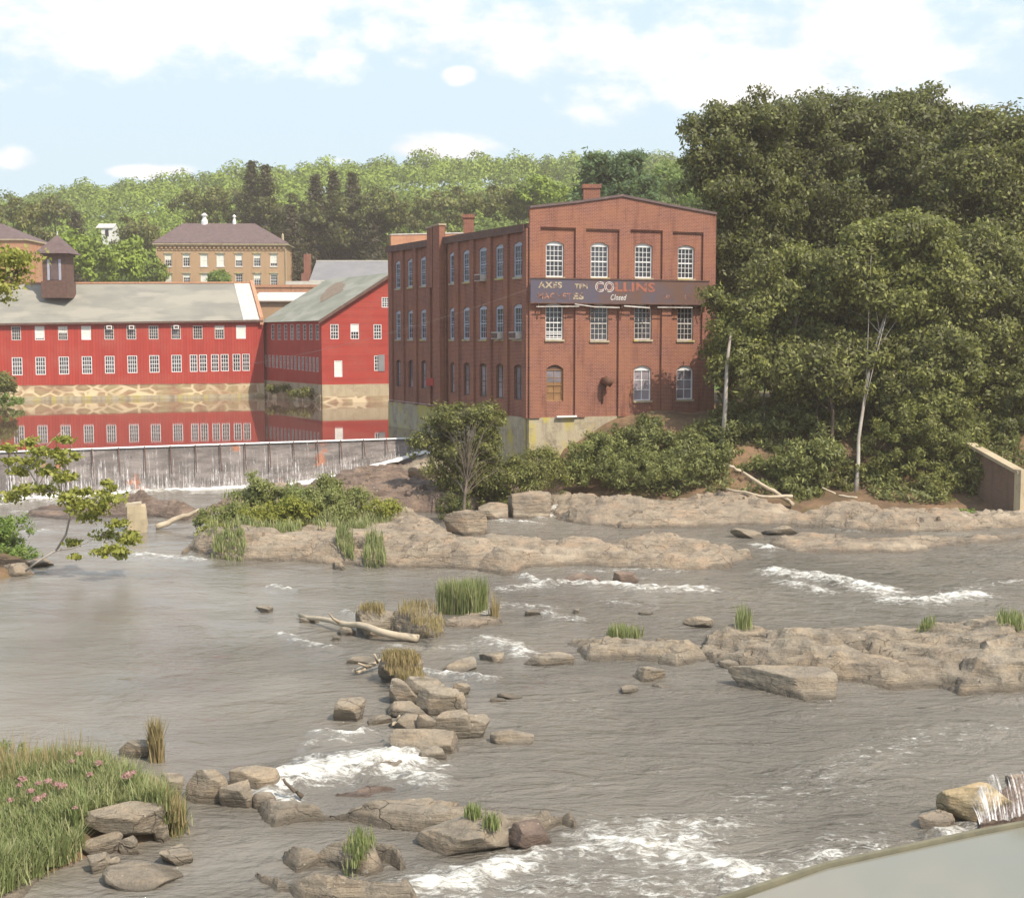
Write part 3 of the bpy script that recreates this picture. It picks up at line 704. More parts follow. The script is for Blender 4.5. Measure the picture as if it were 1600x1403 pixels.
# frieze over the recessed bays, piers between them
mb = MB(); pan = [(843, 898, 356), (914, 966, 358.5), (983, 1033.5, 360), (1049, 1097, 363)]
pu = [(FF.px(a, 400)[0], FF.px(b, 400)[0], FF.px((a + b) / 2, c)[1]) for a, b, c in pan]
zt = lambda u: float(np.interp(u, [a for a, b in ft], [b for a, b in ft]))
e = [0] + [v for p in pu for v in p[:2]] + [FF.L]
for i in range(0, len(e), 2):
    nx = [e[i], e[i + 1]]; xs_ = sorted(set(nx + [a for a, b in ft if nx[0] < a < nx[1]]))
    for a, b in zip(xs_[:-1], xs_[1:]): FF.box(mb, a - (.0 if i else .0), b, zbase - .02, zt(a) - .01, 0.002, .15, None, zt(b) - .01)
for a, b, z in pu:
    xs_ = sorted({a, b} | {q for q, _ in ft if a < q < b})
    for c, d_ in zip(xs_[:-1], xs_[1:]): FF.box(mb, c, d_, z, zt(c) - .012, .002, .148, None, zt(d_) - .012)
    FF.box(mb, a, b, z - .09, z - .004, .002, .08)
mb.build('pier_frieze', 'brick_red', bf)
for i, (a, b) in enumerate([(610, 615), (629, 633), (648, 653), (669, 675), (713, 719), (737, 743), (764, 770), (790, 796), (819, 826)]):
    ua, ub = SF.px(a, 500)[0], SF.px(b, 500)[0]; mb = MB()
    if i == 8: ub = SF.L - .002
    t_ = lambda u: float(np.interp(u, [0, SF.L], [st[0][1], st[1][1]]))
    SF.box(mb, ua, ub, zb2 - .02, t_(ua) - .25, .002, .16, None, t_(ub) - .25); mb.build('pilaster', 'brick_red', bf)
mb = MB(); SF.box(mb, 0, SF.L - .3, st[0][1] - .45, st[0][1] + .02, .002, .22, st[1][1] - .45, st[1][1] + .02); mb.build('cornice', 'dark_frame', bf)
# chimney breasts on the side wall
for (a, b, y0, lo) in ((676.5, 684.5, 357, 450), (686, 696, 353.5, 640)):
    ua, ub = SF.px(a, 400)[0], SF.px(b, 400)[0]; z1 = SF.px((a + b) / 2, y0)[1]; z0 = SF.px((a + b) / 2, lo)[1]
    mb = MB(); SF.box(mb, ua, ub, max(z0, zb2 + .01), z1, .003, .45); ch = mb.build('chimney', 'brick_red', bf)
    mb = MB(); SF.box(mb, ua - .06, ub + .06, z1 + .001, z1 + .12, -.05, .5); mb.build('cap', 'pale_concrete', ch)
# roof: two shallow slopes running back
dirb = (fc - fa)
def P3(v, z): return (v.x, v.y, z)
ap = FF.A + FF.u * ft[2][0]; mb = MB()
zr = ft[2][1] - .35
L0 = P3(fa, st[1][1] + .03); L1 = P3(fc, st[0][1] + .03); R0 = P3(fb, ft[-1][1] - .3); R1 = P3(fd, st[0][1] - .1)
C0 = P3(ap, zr); C1 = P3(ap + dirb, zr - .6)
mb.face([L0, C0, C1, L1]); mb.face([C0, R0, R1, C1]); mb.build('roof', 'slate_dark', bf)
mb = MB()
for (a, za), (b, zb_) in zip(ft[:-1], ft[1:]): FF.box(mb, a, b, za + .001, za + .14, -.35, .24, zb_ + .001, zb_ + .14)
mb.build('coping', 'slate_dark', bf)
# brick parapet along the far eave and stacks
q0 = fc + Vector((1.0, -1.0)); 
PF = Fac(fc + Vector((.25, -.2)), fc + Vector((.25, -.2)) + (fd - fc) * .85)
mb = MB(); z0p, z1p = D(607, 386, fc.y)[2], D(607, 368, fc.y)[2]
PF.box(mb, 0, PF.L, z0p - .5, z1p, -.3, 0, None, z1p + .5); pp = mb.build('parapet', 'brick_orange', bf)
mb = MB(); PF.box(mb, -.03, PF.L, z1p + .002, z1p + .09, -.36, .05, z1p + .502, z1p + .59); mb.build('coping', 'old_white_paint', pp)
mb = MB(); PF.box(mb, .3, PF.L * .5, z0p - .3, z0p + .12, .003, .03, None, z0p + .35); mb.build('flashing', 'white_paint', pp)
def stack(f_px, yt, yb, Yd, label_mat='brick_red', capm='brick_red'):
    a, b = f_px; p0 = D(a, yt, Yd); p1 = D(b, yt, Yd); z0 = D((a + b) / 2, yb, Yd).z - 1.2
    mb = MB(); mb.box(p0.x, p1.x, Yd, Yd + (p1.x - p0.x), z0, p0.z - .25); c = mb.build('chimney', label_mat, bf)
    mb = MB(); mb.box(p0.x - .07, p1.x + .07, Yd - .07, Yd + (p1.x - p0.x) + .07, p0.z - .249, p0.z); mb.build('cap', capm, c)
stack((724, 740), 335, 364, 93); stack((912, 938), 288, 318, 84)
# windows
for i, h in enumerate(r1): window(FF, h, bf, cols=4, rows=6, sill='stained_concrete', blind=.0)
for i, h in enumerate(r2): window(FF, h, bf, cols=4, rows=6, sill='stained_concrete', frame='white_paint' if i == 0 else 'old_white_paint')
mb = MB(); h = r2[0]
for z in (.12, .28, .44): FF.box(mb, h[0] + .08, h[1] - .08, h[2] + z, h[2] + z + .05, -.16, -.1)
mb.build('rail', 'white_paint', bf)
window(FF, r3[0], bf, frame='brown_board', cols=2, rows=4, glassm='brown_board', head='dark_frame', blind=.4, blindm='dusty_glass')
for h in r3[1:]: window(FF, h, bf, cols=2, rows=3, meet=False, glassm='dusty_glass', mw=.045, sill='pale_concrete')
for h in sw1 + sw2: window(SF, h, bf, frame='grey_paint', cols=3, rows=5, rec=.06, sill='stained_concrete', fw=.11)
for h in sw3: window(SF, h, bf, frame='dark_frame', cols=2, rows=3, rec=.12, glassm='dusty_glass')
# foundation
mb = MB(); zf0 = 0.0
FF.box(mb, .0, FF.L, -1.5, zbase - .004, -.3, .06)
SF.box(mb, 0, SF.L - .31, -1.5, zb2 - .004, -.3, .06)
fo_ = mb.build('foundation', 'stained_concrete', bf)
mb = MB(); FF.box(mb, 1.7, 3.0, zbase + .002, zbase + .1, .151, .3); mb.build('ledge_stone', 'white_paint', bf)
mb = MB(); SF.box(mb, .5, SF.L - 6, zb2 + .1, zb2 + .13, .17, .2); mb.build('pipe', 'old_white_paint', bf)
# bent vent pipe on the ground floor
u, z = FF.px(944, 596); p = Vector(FF.pt(u, z)); nn = Vector((FF.n.x, FF.n.y, 0)); uu = Vector((FF.u.x, FF.u.y, 0))
mb = MB(); mb.tube([p - nn * .1, p + nn * .3 + Vector((0, 0, .05)), p + nn * .55 + uu * .1, p + nn * .65 + uu * .25 + Vector((0, 0, -.12))], [.26, .28, .27, .25], 10)
mb.tube([p + nn * .1 + Vector((0, 0, -.2)), p + nn * .15 - uu * .12 + Vector((0, 0, -.9)), p + nn * .05 - uu * .15 + Vector((0, 0, -1.35))], [.1, .07, .03], 6)
mb.build('vent_pipe', 'rusty_steel', bf, smooth=True)
# red box on the side wall
ua, z = SF.px(676, 602); mb = MB(); SF.box(mb, ua, ua + 1.3, z, z + .5, .003, .5); mb.build('meter_box', 'red_boards_upright', bf)
mb = MB(); uu2 = SF.px(699, 400)[0]; mb.tube([Vector(SF.pt(uu2, zb2, .12)), Vector(SF.pt(uu2, SF.px(699, 378)[1], .12))], .07, 6); mb.build('downpipe', 'rusty_steel', bf)
# air conditioners in side windows
for (h, lab, dz) in ((sw1[6], 'old window air conditioner jutting from a top floor window of the brick mill', -.1), (sw2[7], 'white window air conditioner in the second window from the mill corner', .02), (sw2[8], 'white window air conditioner in the window next to the mill corner', .02)):
    mb = MB(); m = (h[0] + h[1]) / 2; SF.box(mb, h[0] + .12, h[1] - .12, h[2] + dz, h[2] + dz + .42, -.04, .4); o = mb.build('air_conditioner', 'old_white_paint', None, lab, 'air conditioner')
    mb = MB(); SF.box(mb, h[0] + .17, h[1] - .17, h[2] + dz + .05, h[2] + dz + .37, .402, .42); mb.build('grille', 'dark_frame', o)
# sign
s0 = FF.px(829, 435, .45); s1 = FF.px(829, 472.5, .45); e0 = FF.px(1108, 438.5, .45)
sg = empty('painted_sign', FF.pt(0, s1[1], .45), 'long faded blue-grey signboard with worn lettering across the gable of the brick mill', 'sign')
mb = MB(); FF.box(mb, s0[0], e0[0], s1[1], s0[1], .38, .45); mb.build('board', 'sign_paint', sg)
mb = MB()
for z in (s1[1] - .06, s0[1] - .02): FF.box(mb, s0[0] - .04, e0[0] + .04, z, z + .07, .453, .49)
mb.build('trim', 'dark_frame', sg)
for u in np.linspace(s0[0] + .5, e0[0] - .5, 7):
    mb = MB(); FF.box(mb, u, u + .06, s1[1] - .35, s1[1] - .07, .1, .42)
    mb.tube([Vector(FF.pt(u + .03, s1[1] - .3, .4)), Vector(FF.pt(u + .03, s1[1] - 1.0, .16))], .025, 5); mb.build('bracket', 'rusty_steel', sg)
mb = MB(); ub0 = FF.px(838, 479.5, .5)[0]
mb.tube([Vector(FF.pt(ub0, FF.px(838, 479.5, .5)[1], .5)), Vector(FF.pt(FF.px(905, 479, .5)[0], FF.px(905, 479, .5)[1], .5))], .03, 6)
mb.tube([Vector(FF.pt(FF.px(898, 475, .52)[0], FF.px(898, 475.5, .52)[1], .52)), Vector(FF.pt(FF.px(930, 480, .52)[0], FF.px(930, 480, .52)[1], .52)), Vector(FF.pt(FF.px(968, 481, .52)[0], FF.px(968, 481, .52)[1], .52))], .035, 6)
mb.tube([Vector(FF.pt(FF.px(975, 478, .52)[0], FF.px(975, 478.5, .52)[1], .52)), Vector(FF.pt(FF.px(1015, 481.5, .52)[0], FF.px(1015, 481.5, .52)[1], .52))], .045, 6)
mb.tube([Vector(FF.pt(FF.px(1027, 480.5, .52)[0], FF.px(1027, 480.5, .52)[1], .52)), Vector(FF.pt(FF.px(1082, 481, .52)[0], FF.px(1082, 481, .52)[1], .52))], .03, 6)
mb.build('rod', 'old_white_paint', sg)
def lettering(txt, x0, x1, yt, yb, m, d=.456, bold=.02, shear=0.0, outline=False, name='lettering'):
    cu = bpy.data.curves.new('t', 'FONT'); cu.body = txt; cu.extrude = 0.004; cu.offset = bold; cu.shear = shear; cu.space_character = 1.1
    if outline: cu.fill_mode = 'NONE'; cu.bevel_depth = .035; cu.extrude = 0
    ob = bpy.data.objects.new('t', cu); scene.collection.objects.link(ob)
    dg = bpy.context.evaluated_depsgraph_get(); me = bpy.data.meshes.new_from_object(ob.evaluated_get(dg))
    bpy.data.objects.remove(ob)
    co = np.zeros(len(me.vertices) * 3); me.vertices.foreach_get('co', co); co = co.reshape(-1, 3)
    u0, zt_ = FF.px(x0, yt, .45); u1, zb_ = FF.px(x1, yb, .45)
    a = (co - co.min(0)) / np.maximum(co.max(0) - co.min(0), 1e-6)
    off = wloc(sg)
    out = [Vector(FF.pt(u0 + (u1 - u0) * p[0], zb_ + (zt_ - zb_) * p[1], d + .006 * p[2])) - off for p in a]
    me.vertices.foreach_set('co', np.array([tuple(v) for v in out]).ravel()); me.update(); me.materials.clear()
    return link_mesh(name, me, m, sg)
lettering('AXES', 841, 878, 440.2, 450.5, 'letter_cream', bold=.03)
lettering('ALLEY'[1:2] + 'EN', 899, 918, 443.5, 451.5, 'letter_cream', bold=.03) if False else lettering('TEN', 898, 918, 443.5, 451.5, 'letter_cream', bold=.03)
lettering('MACHET', 840, 893, 457.5, 468.0, 'letter_faint', bold=.02)
lettering('ES', 895.5, 912, 457.5, 468.2, 'letter_cream', bold=.04)
lettering('CO', 930, 959.5, 440, 457, 'letter_white', outline=True, bold=.01)
lettering('CO', 932, 957.5, 442, 455, 'letter_red', d=.4555, bold=.02)
lettering('LLINS', 961, 1023.5, 441, 456.8, 'letter_red', bold=.04)
lettering('Closed', 954, 979, 460, 469.5, 'letter_white', bold=.02, shear=.35)
lettering('LEGITIM', 936, 952, 460, 468, 'letter_faint', bold=.01) if False else None
lettering('HILL', 1038, 1052, 461, 467.5, 'letter_faint', bold=.02)
lettering('IA', 1070, 1078, 461, 467.5, 'letter_faint', bold=.02)
# overhead cable
mb = MB(); a = D(330, 578, 88); b = D(826, 452, 77.6)
mb.tube([a.lerp(b, t) + Vector((0, 0, -1.1 * 4 * t * (1 - t) * .5)) for t in np.linspace(0, 1, 18)], .009, 4)
mb.build('overhead_cable', 'dull_wire', None, 'thin pale cable strung from the pond to the near corner of the brick mill', 'cable')

# ================================================================ long red wing
ra = D(-240, 600, 136.5); ra0 = D(0, 600, 140); rb = D(413, 600, 150)
ra = ra0 + (ra0 - rb) * .45
RF = Fac((ra.x, ra.y), (rb.x, rb.y))
rw = empty('red_wing', RF.pt(RF.L / 2, POND), 'long red wooden mill wing with grey slate roof and a dark cupola above the pond', 'factory')
up = lambda x, y: RF.px(x, y)
Wz = []
u_l, u_r = up(0, 520)[0], up(400, 520)[0]
UT = [up(0, 503.8), up(400, 498.8)]
sl = (UT[1][1] - UT[0][1]) / (u_r - u_l); eave = lambda u: UT[0][1] + sl * (u - u_l)
base = lambda u: (lambda a, b: a[1] + (b[1] - a[1]) * (u - a[0]) / (b[0] - a[0]))(up(0, 602.5), up(400, 598.5))
uppx = [-48, -11, 25.3, 62, 98.3, 134.6, 170.5, 205.3, 240, 275, 309, 343, 376.6]
upw = []
for c in uppx:
    yt = 510 - 1.5 * c / 376; yb = 532 - 2.6 * c / 376
    upw.append((up(c - 7.5, 520)[0], up(c + 7.5, 520)[0], up(c, yb)[1], up(c, yt)[1], 0))
low = [(-54, -38), (-18, -2), (18.7, 35), (55.5, 71.3), (92, 107.8), (128, 143.8), (163.9, 179.1), (199.2, 214.5), (233.5, 249), (268, 283.8), (296.7, 308.5), (311.4, 323.5), (330, 342), (345, 357.4), (363.7, 375.8), (378.7, 390.2)]
loww = []
for a, b in low:
    c = (a + b) / 2; yt = 558.8 - 5.8 * c / 385; yb = 587 - 7.5 * c / 385
    loww.append((up(a, 570)[0], up(b, 570)[0], up(c, yb)[1], up(c, yt)[1], 0))
mb = MB()
RF.wall(mb, 0, RF.L, [(0, base(0)), (RF.L, base(RF.L))], [(0, eave(0)), (RF.L, eave(RF.L))], upw + loww, .12)
# back and end walls
bd = 12.0
mb.face([RF.pt(0, POND, -bd), RF.pt(0, POND, 0), RF.pt(0, eave(0), 0), RF.pt(0, eave(0) + 4.2, -bd / 2), RF.pt(0, eave(0), -bd)])
mb.build('wall', 'red_boards_upright', rw)
for i, h in enumerate(upw):
    bl = {3: .9, 4: .45, 5: 1.0, 11: .3, 12: 1.0}.get(i, 0)
    w = window(RF, h, rw, frame='white_paint' if i in (3, 5, 12) else 'old_white_paint', cols=4, rows=4, rec=.03, blind=bl, meet=(i in (3, 4, 5)), mw=.045, fw=.08)
for i, h in enumerate(loww): window(RF, h, rw, frame='white_paint', cols=4 if i < 10 else 3, rows=4, rec=.03, mw=.05, fw=.08)
for i, lab in ((6, 'small white window air conditioner, leftmost of the three high on the red wing'), (7, 'small white window air conditioner, middle of the three high on the red wing'), (9, 'small white window air conditioner, rightmost of the three high on the red wing')):
    h = upw[i]; mb = MB(); m = (h[0] + h[1]) / 2; z = h[3] - .38; RF.box(mb, m - .28, m + .28, z, z + .42, .0, .35)
    o = mb.build('air_conditioner', 'white_paint', None, lab, 'air conditioner'); mb = MB(); RF.box(mb, m - .19, m + .19, z + .09, z + .34, .351, .36); mb.build('grille', 'dark_frame', o)
# stone base
mb = MB(); RF.wall(mb, 0, RF.L, POND - 2, [(0, base(0) - .005), (RF.L, base(RF.L) - .005)], [], d=.05)
RF.box(mb, 0, RF.L, base(0) - .1, base(0) - .002, -.2, .05, base(RF.L) - .1, base(RF.L) - .002)
mb.build('stone_base', 'mortared_stone', rw)
mb = MB(); RF.box(mb, 0, RF.L - 1.2, POND - .5, POND + .42, .06, .55, None, POND + .36); mb.build('ledge', 'stained_concrete', rw)
# roof
ridge_l = D(0, 447.5, 146.5); ridge_r = D(372, 442, 156)
rz = lambda u: eave(u) + 4.35
ur = RF.L - .1
mb = MB(); v0, v1 = 0, 7.4
def roofquad(mb, u0, u1, d0, z0, d1, z1, th=.12):
    for off in (0,):
        mb.face([RF.pt(u0, z0 + sl * (u0), d0), RF.pt(u1, z0 + sl * u1, d0), RF.pt(u1, z1 + sl * u1, d1), RF.pt(u0, z1 + sl * u0, d1)], [(u0, 0), (u1, 0), (u1, 7.4), (u0, 7.4)])
z_e = eave(0); z_r = z_e + 4.3
roofquad(mb, 0, ur, .35, z_e - .1, -6.0, z_r); roofquad(mb, 0, ur, -12.3, z_e - .1, -6.0, z_r)
mb.face([RF.pt(0, z_e - .25, .35), RF.pt(ur, z_e - .25 + sl * ur, .35), RF.pt(ur, z_e - .1 + sl * ur, .35), RF.pt(0, z_e - .1, .35)])
rf = mb.build('roof', 'slate_grey', rw)
mb = MB(); RF.box(mb, 0, ur, z_r - .02, z_r + .16, -6.15, -5.85, z_r - .02 + sl * ur, z_r + .16 + sl * ur); mb.build('ridge_cap', 'brick_orange', rf)
mb = MB(); RF.box(mb, 0, ur, z_e - .32, z_e - .12, .352, .43, z_e - .32 + sl * ur, z_e - .12 + sl * ur); mb.build('gutter', 'dark_frame', rf)
# pale flashing strip and raised end wall
mb = MB(); ua_ = up(382, 500)[0]; ub_ = ur
q = lambda u, d, lift: RF.pt(u, z_e - .1 + sl * u + (.35 - d) / 6.35 * 4.4 + lift, d)
us0 = ua_; mb.face([q(ub_ - 2.2, .36, .04), q(ub_ - .35, .36, .04), q(ub_ - .35, -6, .04), q(ub_ - 2.2, -6, .04)]); mb.build('flashing', 'old_white_paint', rf)
mb = MB()
a8 = [q(ub_ - .34, .4, -.5), q(ub_ + .05, .4, -.5), q(ub_ + .05, -6, -.5), q(ub_ - .34, -6, -.5), q(ub_ - .34, .4, .35), q(ub_ + .05, .4, .35), q(ub_ + .05, -6, .35), q(ub_ - .34, -6, .35)]
mb.hexa(a8); mb.build('end_parapet', 'brick_orange', rf)
# cupola, standing on the ridge
cp = D(84.5, 456, 143.2)
yc = 146.0
def cup(mb, x0, x1, y0, y1, z0, z1): mb.box(x0, x1, y0, y1, z0, z1)
zA, zB, zC, zD = D(84, 457, 144).z, D(84, 439.5, 144).z, D(84, 400, 144).z, D(81, 365, 144).z
xa, xb = D(64, 440, 144).x, D(105, 440, 144).x; w_ = (xb - xa)
mb = MB(); mb.box(xa, xb, 144, 144 + w_, zA - .6, zB); cu_ = mb.build('cupola', 'dark_frame', rw); cu_.name = 'cupola'
cx0 = (xa + xb) / 2; cy0 = 144 + w_ / 2
mb = MB(); mb.box(cx0 - 1.28, cx0 + 1.28, cy0 - 1.28, cy0 + 1.28, zB + .001, zC); mb.build('belfry', 'dark_frame', cu_)
mb = MB(); mb.box(cx0 - .42, cx0 + .42, cy0 - 1.32, cy0 - 1.285, zB + .15, zC - .5); mb.build('louvre', 'slate_dark', cu_)
mb = MB()
for s_ in (-1, 1): mb.box(cx0 + s_ * .62 - .13, cx0 + s_ * .62 + .13, cy0 - 1.33, cy0 - 1.285, zB + .12, zC - .35)
mb.build('corner_post', 'grey_paint', cu_)
mb = MB(); mb.box(cx0 - 1.43, cx0 + 1.43, cy0 - 1.43, cy0 + 1.43, zC + .001, zC + .25); mb.build('eave_moulding', 'dark_frame', cu_)
mb = MB(); r = 1.95; c4 = [(cx0 - r, cy0 - r, zC + .251), (cx0 + r, cy0 - r, zC + .251), (cx0 + r, cy0 + r, zC + .251), (cx0 - r, cy0 + r, zC + .251)]
r2_ = 1.1; zM = zC + .25 + (zD - zC) * .38; m4 = [(cx0 - r2_, cy0 - r2_, zM), (cx0 + r2_, cy0 - r2_, zM), (cx0 + r2_, cy0 + r2_, zM), (cx0 - r2_, cy0 + r2_, zM)]
for i in range(4): mb.face([c4[i], c4[(i + 1) % 4], m4[(i + 1) % 4], m4[i]]); mb.face([m4[i], m4[(i + 1) % 4], (cx0, cy0, zD)])
mb.face(c4[::-1]); mb.build('spire', 'slate_dark', cu_)
mb = MB(); mb.tube([(cx0, cy0, zD - .1), (cx0, cy0, zD + .35)], [.06, .03], 5); mb.build('finial', 'white_paint', cu_)

# ================================================================ red gabled wing
ga = G(503.5, 629.5, POND); gfar = D(412, 600, 151.5)
gb = ga + 15.6 * Vector((math.cos(R(22)), math.sin(R(22)), 0))
GFr = Fac((ga.x, ga.y), (gb.x, gb.y)); GS = Fac((gfar.x, gfar.y), (ga.x, ga.y))
gw = empty('red_gabled_wing', (ga.x, ga.y, POND), 'red clapboard mill wing with its gable end facing the dam beside the brick mill', 'factory')
ze = GFr.px(503.5, 499)[1]; uap = GFr.px(612, 500)[0]; zap = GFr.px(612, 428)[1]
gbase = GFr.px(503.5, 601)[1]
gt = [(0, ze), (uap, zap), (uap * 2, ze)]
def gwn(x0, x1, y0, y1): c = (x0 + x1) / 2; return (GFr.px(x0, 540)[0], GFr.px(x1, 540)[0], GFr.px(c, y1)[1], GFr.px(c, y0)[1], 0)
gwl = [gwn(516.5, 529.3, 506.8, 530), gwn(548, 561, 506.3, 530), gwn(584, 596.3, 507, 530), gwn(597, 609.5, 464.7, 480.6), gwn(522, 534.5, 563.5, 589), gwn(584.5, 597, 555.8, 579.4)]
mb = MB(); GFr.wall(mb, 0, uap * 2, gbase, gt, gwl, .1)
mb.build('gable_wall', 'red_clapboard', gw)
sx_up = [(424 + 9.9 * i, 429 + 9.9 * i) for i in range(8)]; sx_lo = [(413.5 + 5.75 * i, 416.4 + 5.75 * i) for i in range(15)]
sh = []
for a, b in sx_up: c = (a + b) / 2; sh.append((GS.px(a, 520)[0], GS.px(b, 520)[0], GS.px(c, 531)[1], GS.px(c, 507)[1], 0))
for a, b in sx_lo: c = (a + b) / 2; t = (c - 412) / 90; sh.append((GS.px(a, 520)[0], GS.px(b, 520)[0], GS.px(c, 573 + 9 * t)[1], GS.px(c, 554 + 5 * t)[1], 0))
zfe = GS.px(412, 502)[1]
mb = MB(); GS.wall(mb, 0, GS.L, [(0, gbase), (GS.L, gbase)], [(0, zfe), (GS.L, ze)], sh, .1); mb.build('side_wall', 'red_boards_upright', gw)
for h in gwl:
    window(GFr, h, gw, cols=3, rows=4, rec=.03, mw=.045, fw=.07, blind=1.0 if h is gwl[4] else (.5 if h is gwl[1] else 0))
for h in sh: window(GS, h, gw, frame='old_white_paint', cols=2, rows=4, rec=.02, mw=.04, fw=.07)
mb = MB(); m = gwl[5]; GFr.box(mb, m[1] - .45, m[1] + .25, m[2] - .05, m[3] + .1, .02, .06); mb.build('shutter', 'slate_light', gw)
mb = MB(); GFr.box(mb, 0, uap * 2, gbase - 1.25, gbase - .004, -.2, .05); GS.box(mb, 0, GS.L - .21, gbase - .9, gbase - .004, -.2, .06); mb.build('concrete_base', 'pale_concrete', gw)
mb = MB(); GFr.box(mb, 0, uap * 2, POND - 1, gbase - 1.254, -.2, .09); GS.box(mb, 0, GS.L - .21, POND - 1, gbase - .904, -.2, .12); mb.build('stone_base', 'mortared_stone', gw)
# roof slopes
du = GFr.u; dS = (Vector((gfar.x, gfar.y)) - Vector((ga.x, ga.y)))
apx = Vector((ga.x, ga.y)) + du * uap
ovh = GFr.n * .45; lw = -GFr.u * .4
def RP(v, z): return (v.x, v.y, z)
A0 = Vector((ga.x, ga.y)) + ovh + lw; A1 = Vector((gfar.x, gfar.y)) + lw; B0 = apx + ovh; B1 = apx + dS
zl = ze - .15; zlf = zfe - .15
mb = MB(); mb.face([RP(A0, zl), RP(B0, zap + .12), RP(B1, zap + .12), RP(A1, zlf)], [(0, 0), (0, 9), (22, 9), (22, 0)])
E0 = Vector((ga.x, ga.y)) + du * uap * 2 + ovh; mb.face([RP(B0, zap + .12), RP(E0, ze), RP(E0 + dS, ze), RP(B1, zap + .12)], [(0, 9), (0, 0), (22, 0), (22, 9)])
gr = mb.build('roof', 'roofing_felt', gw)
mb = MB()
for (p, q_) in (((A0, zl), (B0, zap + .12)),):
    n_ = GFr.n; c = []
    for dz in (-.32, .02):
        c += [RP(p[0] + n_ * .06, p[1] + dz), RP(q_[0] + n_ * .06, q_[1] + dz), RP(q_[0], q_[1] + dz), RP(p[0], p[1] + dz)]
    mb.hexa(c)
mb.build('bargeboard', 'dark_frame', gr)
def gp(s, t): # s along ridge 0..1, t up slope 0..1
    lo = A0.lerp(A1, s); hi = B0.lerp(B1, s); v = lo.lerp(hi, t); z = (zl + (zlf - zl) * s) * (1 - t) + (zap + .12) * t + .03; return RP(v, z)
def patch(pts, m, nm): mb = MB(); mb.face([gp(*p) for p in pts]); mb.build(nm, m, gr)
def rough_patch(pts, m, nm, sd):
    r_ = random.Random(sd); out = []
    for (a, b) in zip(pts, pts[1:] + pts[:1]):
        for i in range(5): t = i / 5; out.append((a[0] + (b[0] - a[0]) * t + r_.uniform(-.012, .012), min(.99, a[1] + (b[1] - a[1]) * t + r_.uniform(-.02, .02))))
    patch(out, m, nm)
rough_patch([(.42, .40), (.36, .68), (.62, .9), (.72, .88), (.68, .7), (.55, .5)], 'brown_patch', 'moss_patch', 1) if 'brown_patch' in MT else None
# low brick parapet building and lean-to shed between the wings
lb = empty('low_brick_block', (D(440, 470, 172).x, 172, 4), 'low orange brick block with flat parapet behind the two red wings', 'building')
LB = Fac((D(372, 460, 171).x, 171), (D(548, 460, 171).x, 171))
zt_, zb_ = LB.px(430, 445)[1], 4.0
mb = MB(); LB.box(mb, 0, LB.L, zb_, zt_ - .35, -10, 0); mb.build('wall', 'brick_orange', lb)
mb = MB(); LB.box(mb, -.1, LB.L + .1, zt_ - .35 + .001, zt_, -10.1, .12); mb.build('coping', 'brick_orange', lb)
sh_ = empty('lean_to_shed', (D(430, 480, 160).x, 160, 5), 'small tan lean-to with a pale sheet roof squeezed between the red roofs', 'shed')
SH = Fac((D(396, 460, 161).x, 161), (D(470, 460, 161).x, 161))
z1 = SH.px(400, 471.5)[1]; z2 = D(400, 458.5, 166).z
mb = MB(); SH.box(mb, 0, SH.L, 5, z1, -6, 0); mb.build('wall', 'brick_cream', sh_)
mb = MB(); c = [SH.pt(-.3, z1 + .01, .4), SH.pt(SH.L, z1 + .01, .4), SH.pt(SH.L, z2, -5.5), SH.pt(-.3, z2, -5.5)]; mb.hexa(c + [(x, y, z + .15) for x, y, z in c]); mb.build('roof', 'metal_sheet', sh_)

# ================================================================ cream office block
cb = empty('cream_office', (D(345, 450, 238).x, 238, 8), 'cream brick office with dark hipped roof and two white roof vents on the far side', 'building')
CF = Fac((D(243.5, 400, 238).x, 238), (D(447.5, 400, 239).x, 239))
zee = CF.px(345, 380.5)[1]
cwx = [(257.3, 268), (285.5, 296.4), (312.8, 324.3), (338.3, 350.3), (367.5, 378.5), (396, 407), (422, 433)]
ch_ = []
for r_, (yt, yb) in enumerate(((396.8, 416.5), (427.8, 447.5), (459, 479))):
    for a, b in cwx: ch_.append((CF.px(a, 400)[0], CF.px(b, 400)[0], CF.px((a + b) / 2, yb)[1], CF.px((a + b) / 2, yt)[1], 0))
mb = MB(); CF.wall(mb, 0, CF.L, 8, [(0, zee), (CF.L, zee)], ch_, .25)
for s_, e_ in (((CF.L, 0), (CF.L, -14)), ((CF.L, -14), (0, -14)), ((0, -14), (0, 0))):
    mb.face([CF.pt(s_[0], 8, s_[1]), CF.pt(e_[0], 8, e_[1]), CF.pt(e_[0], zee, e_[1]), CF.pt(s_[0], zee, s_[1])])
mb.build('wall', 'brick_cream', cb)
bls = [.45, .3, 1, 1, .5, .35, .75, 1, .3, 1, .3, 0, .4, .1] + [.3] * 7
for h, b_ in zip(ch_, bls):
    w = window(CF, h, cb, cols=3, rows=4, rec=.12, mw=.05, fw=.09, blind=b_, sill='white_paint', sillp=.1)
    mb = MB(); CF.box(mb, h[0] - .18, h[1] + .18, h[3] + .02, h[3] + .28, .003, .1); mb.build('lintel', 'stained_concrete', w)
mb = MB(); n = 30
for i in range(n): u = CF.L * (i + .2) / n; CF.box(mb, u, u + .38, zee - .95, zee - .55, .002, .28)
CF.box(mb, 0, CF.L, zee - .54, zee - .3, .002, .32); CF.box(mb, 0, CF.L, zee - 1.3, zee - 1.1, .002, .1); mb.build('cornice', 'brick_cream', cb)
mb = MB(); CF.box(mb, -.5, CF.L + .5, zee - .29, zee - .05, -14.5, .55); mb.build('gutter', 'pale_concrete', cb)
zrd = D(345, 349, 245).z
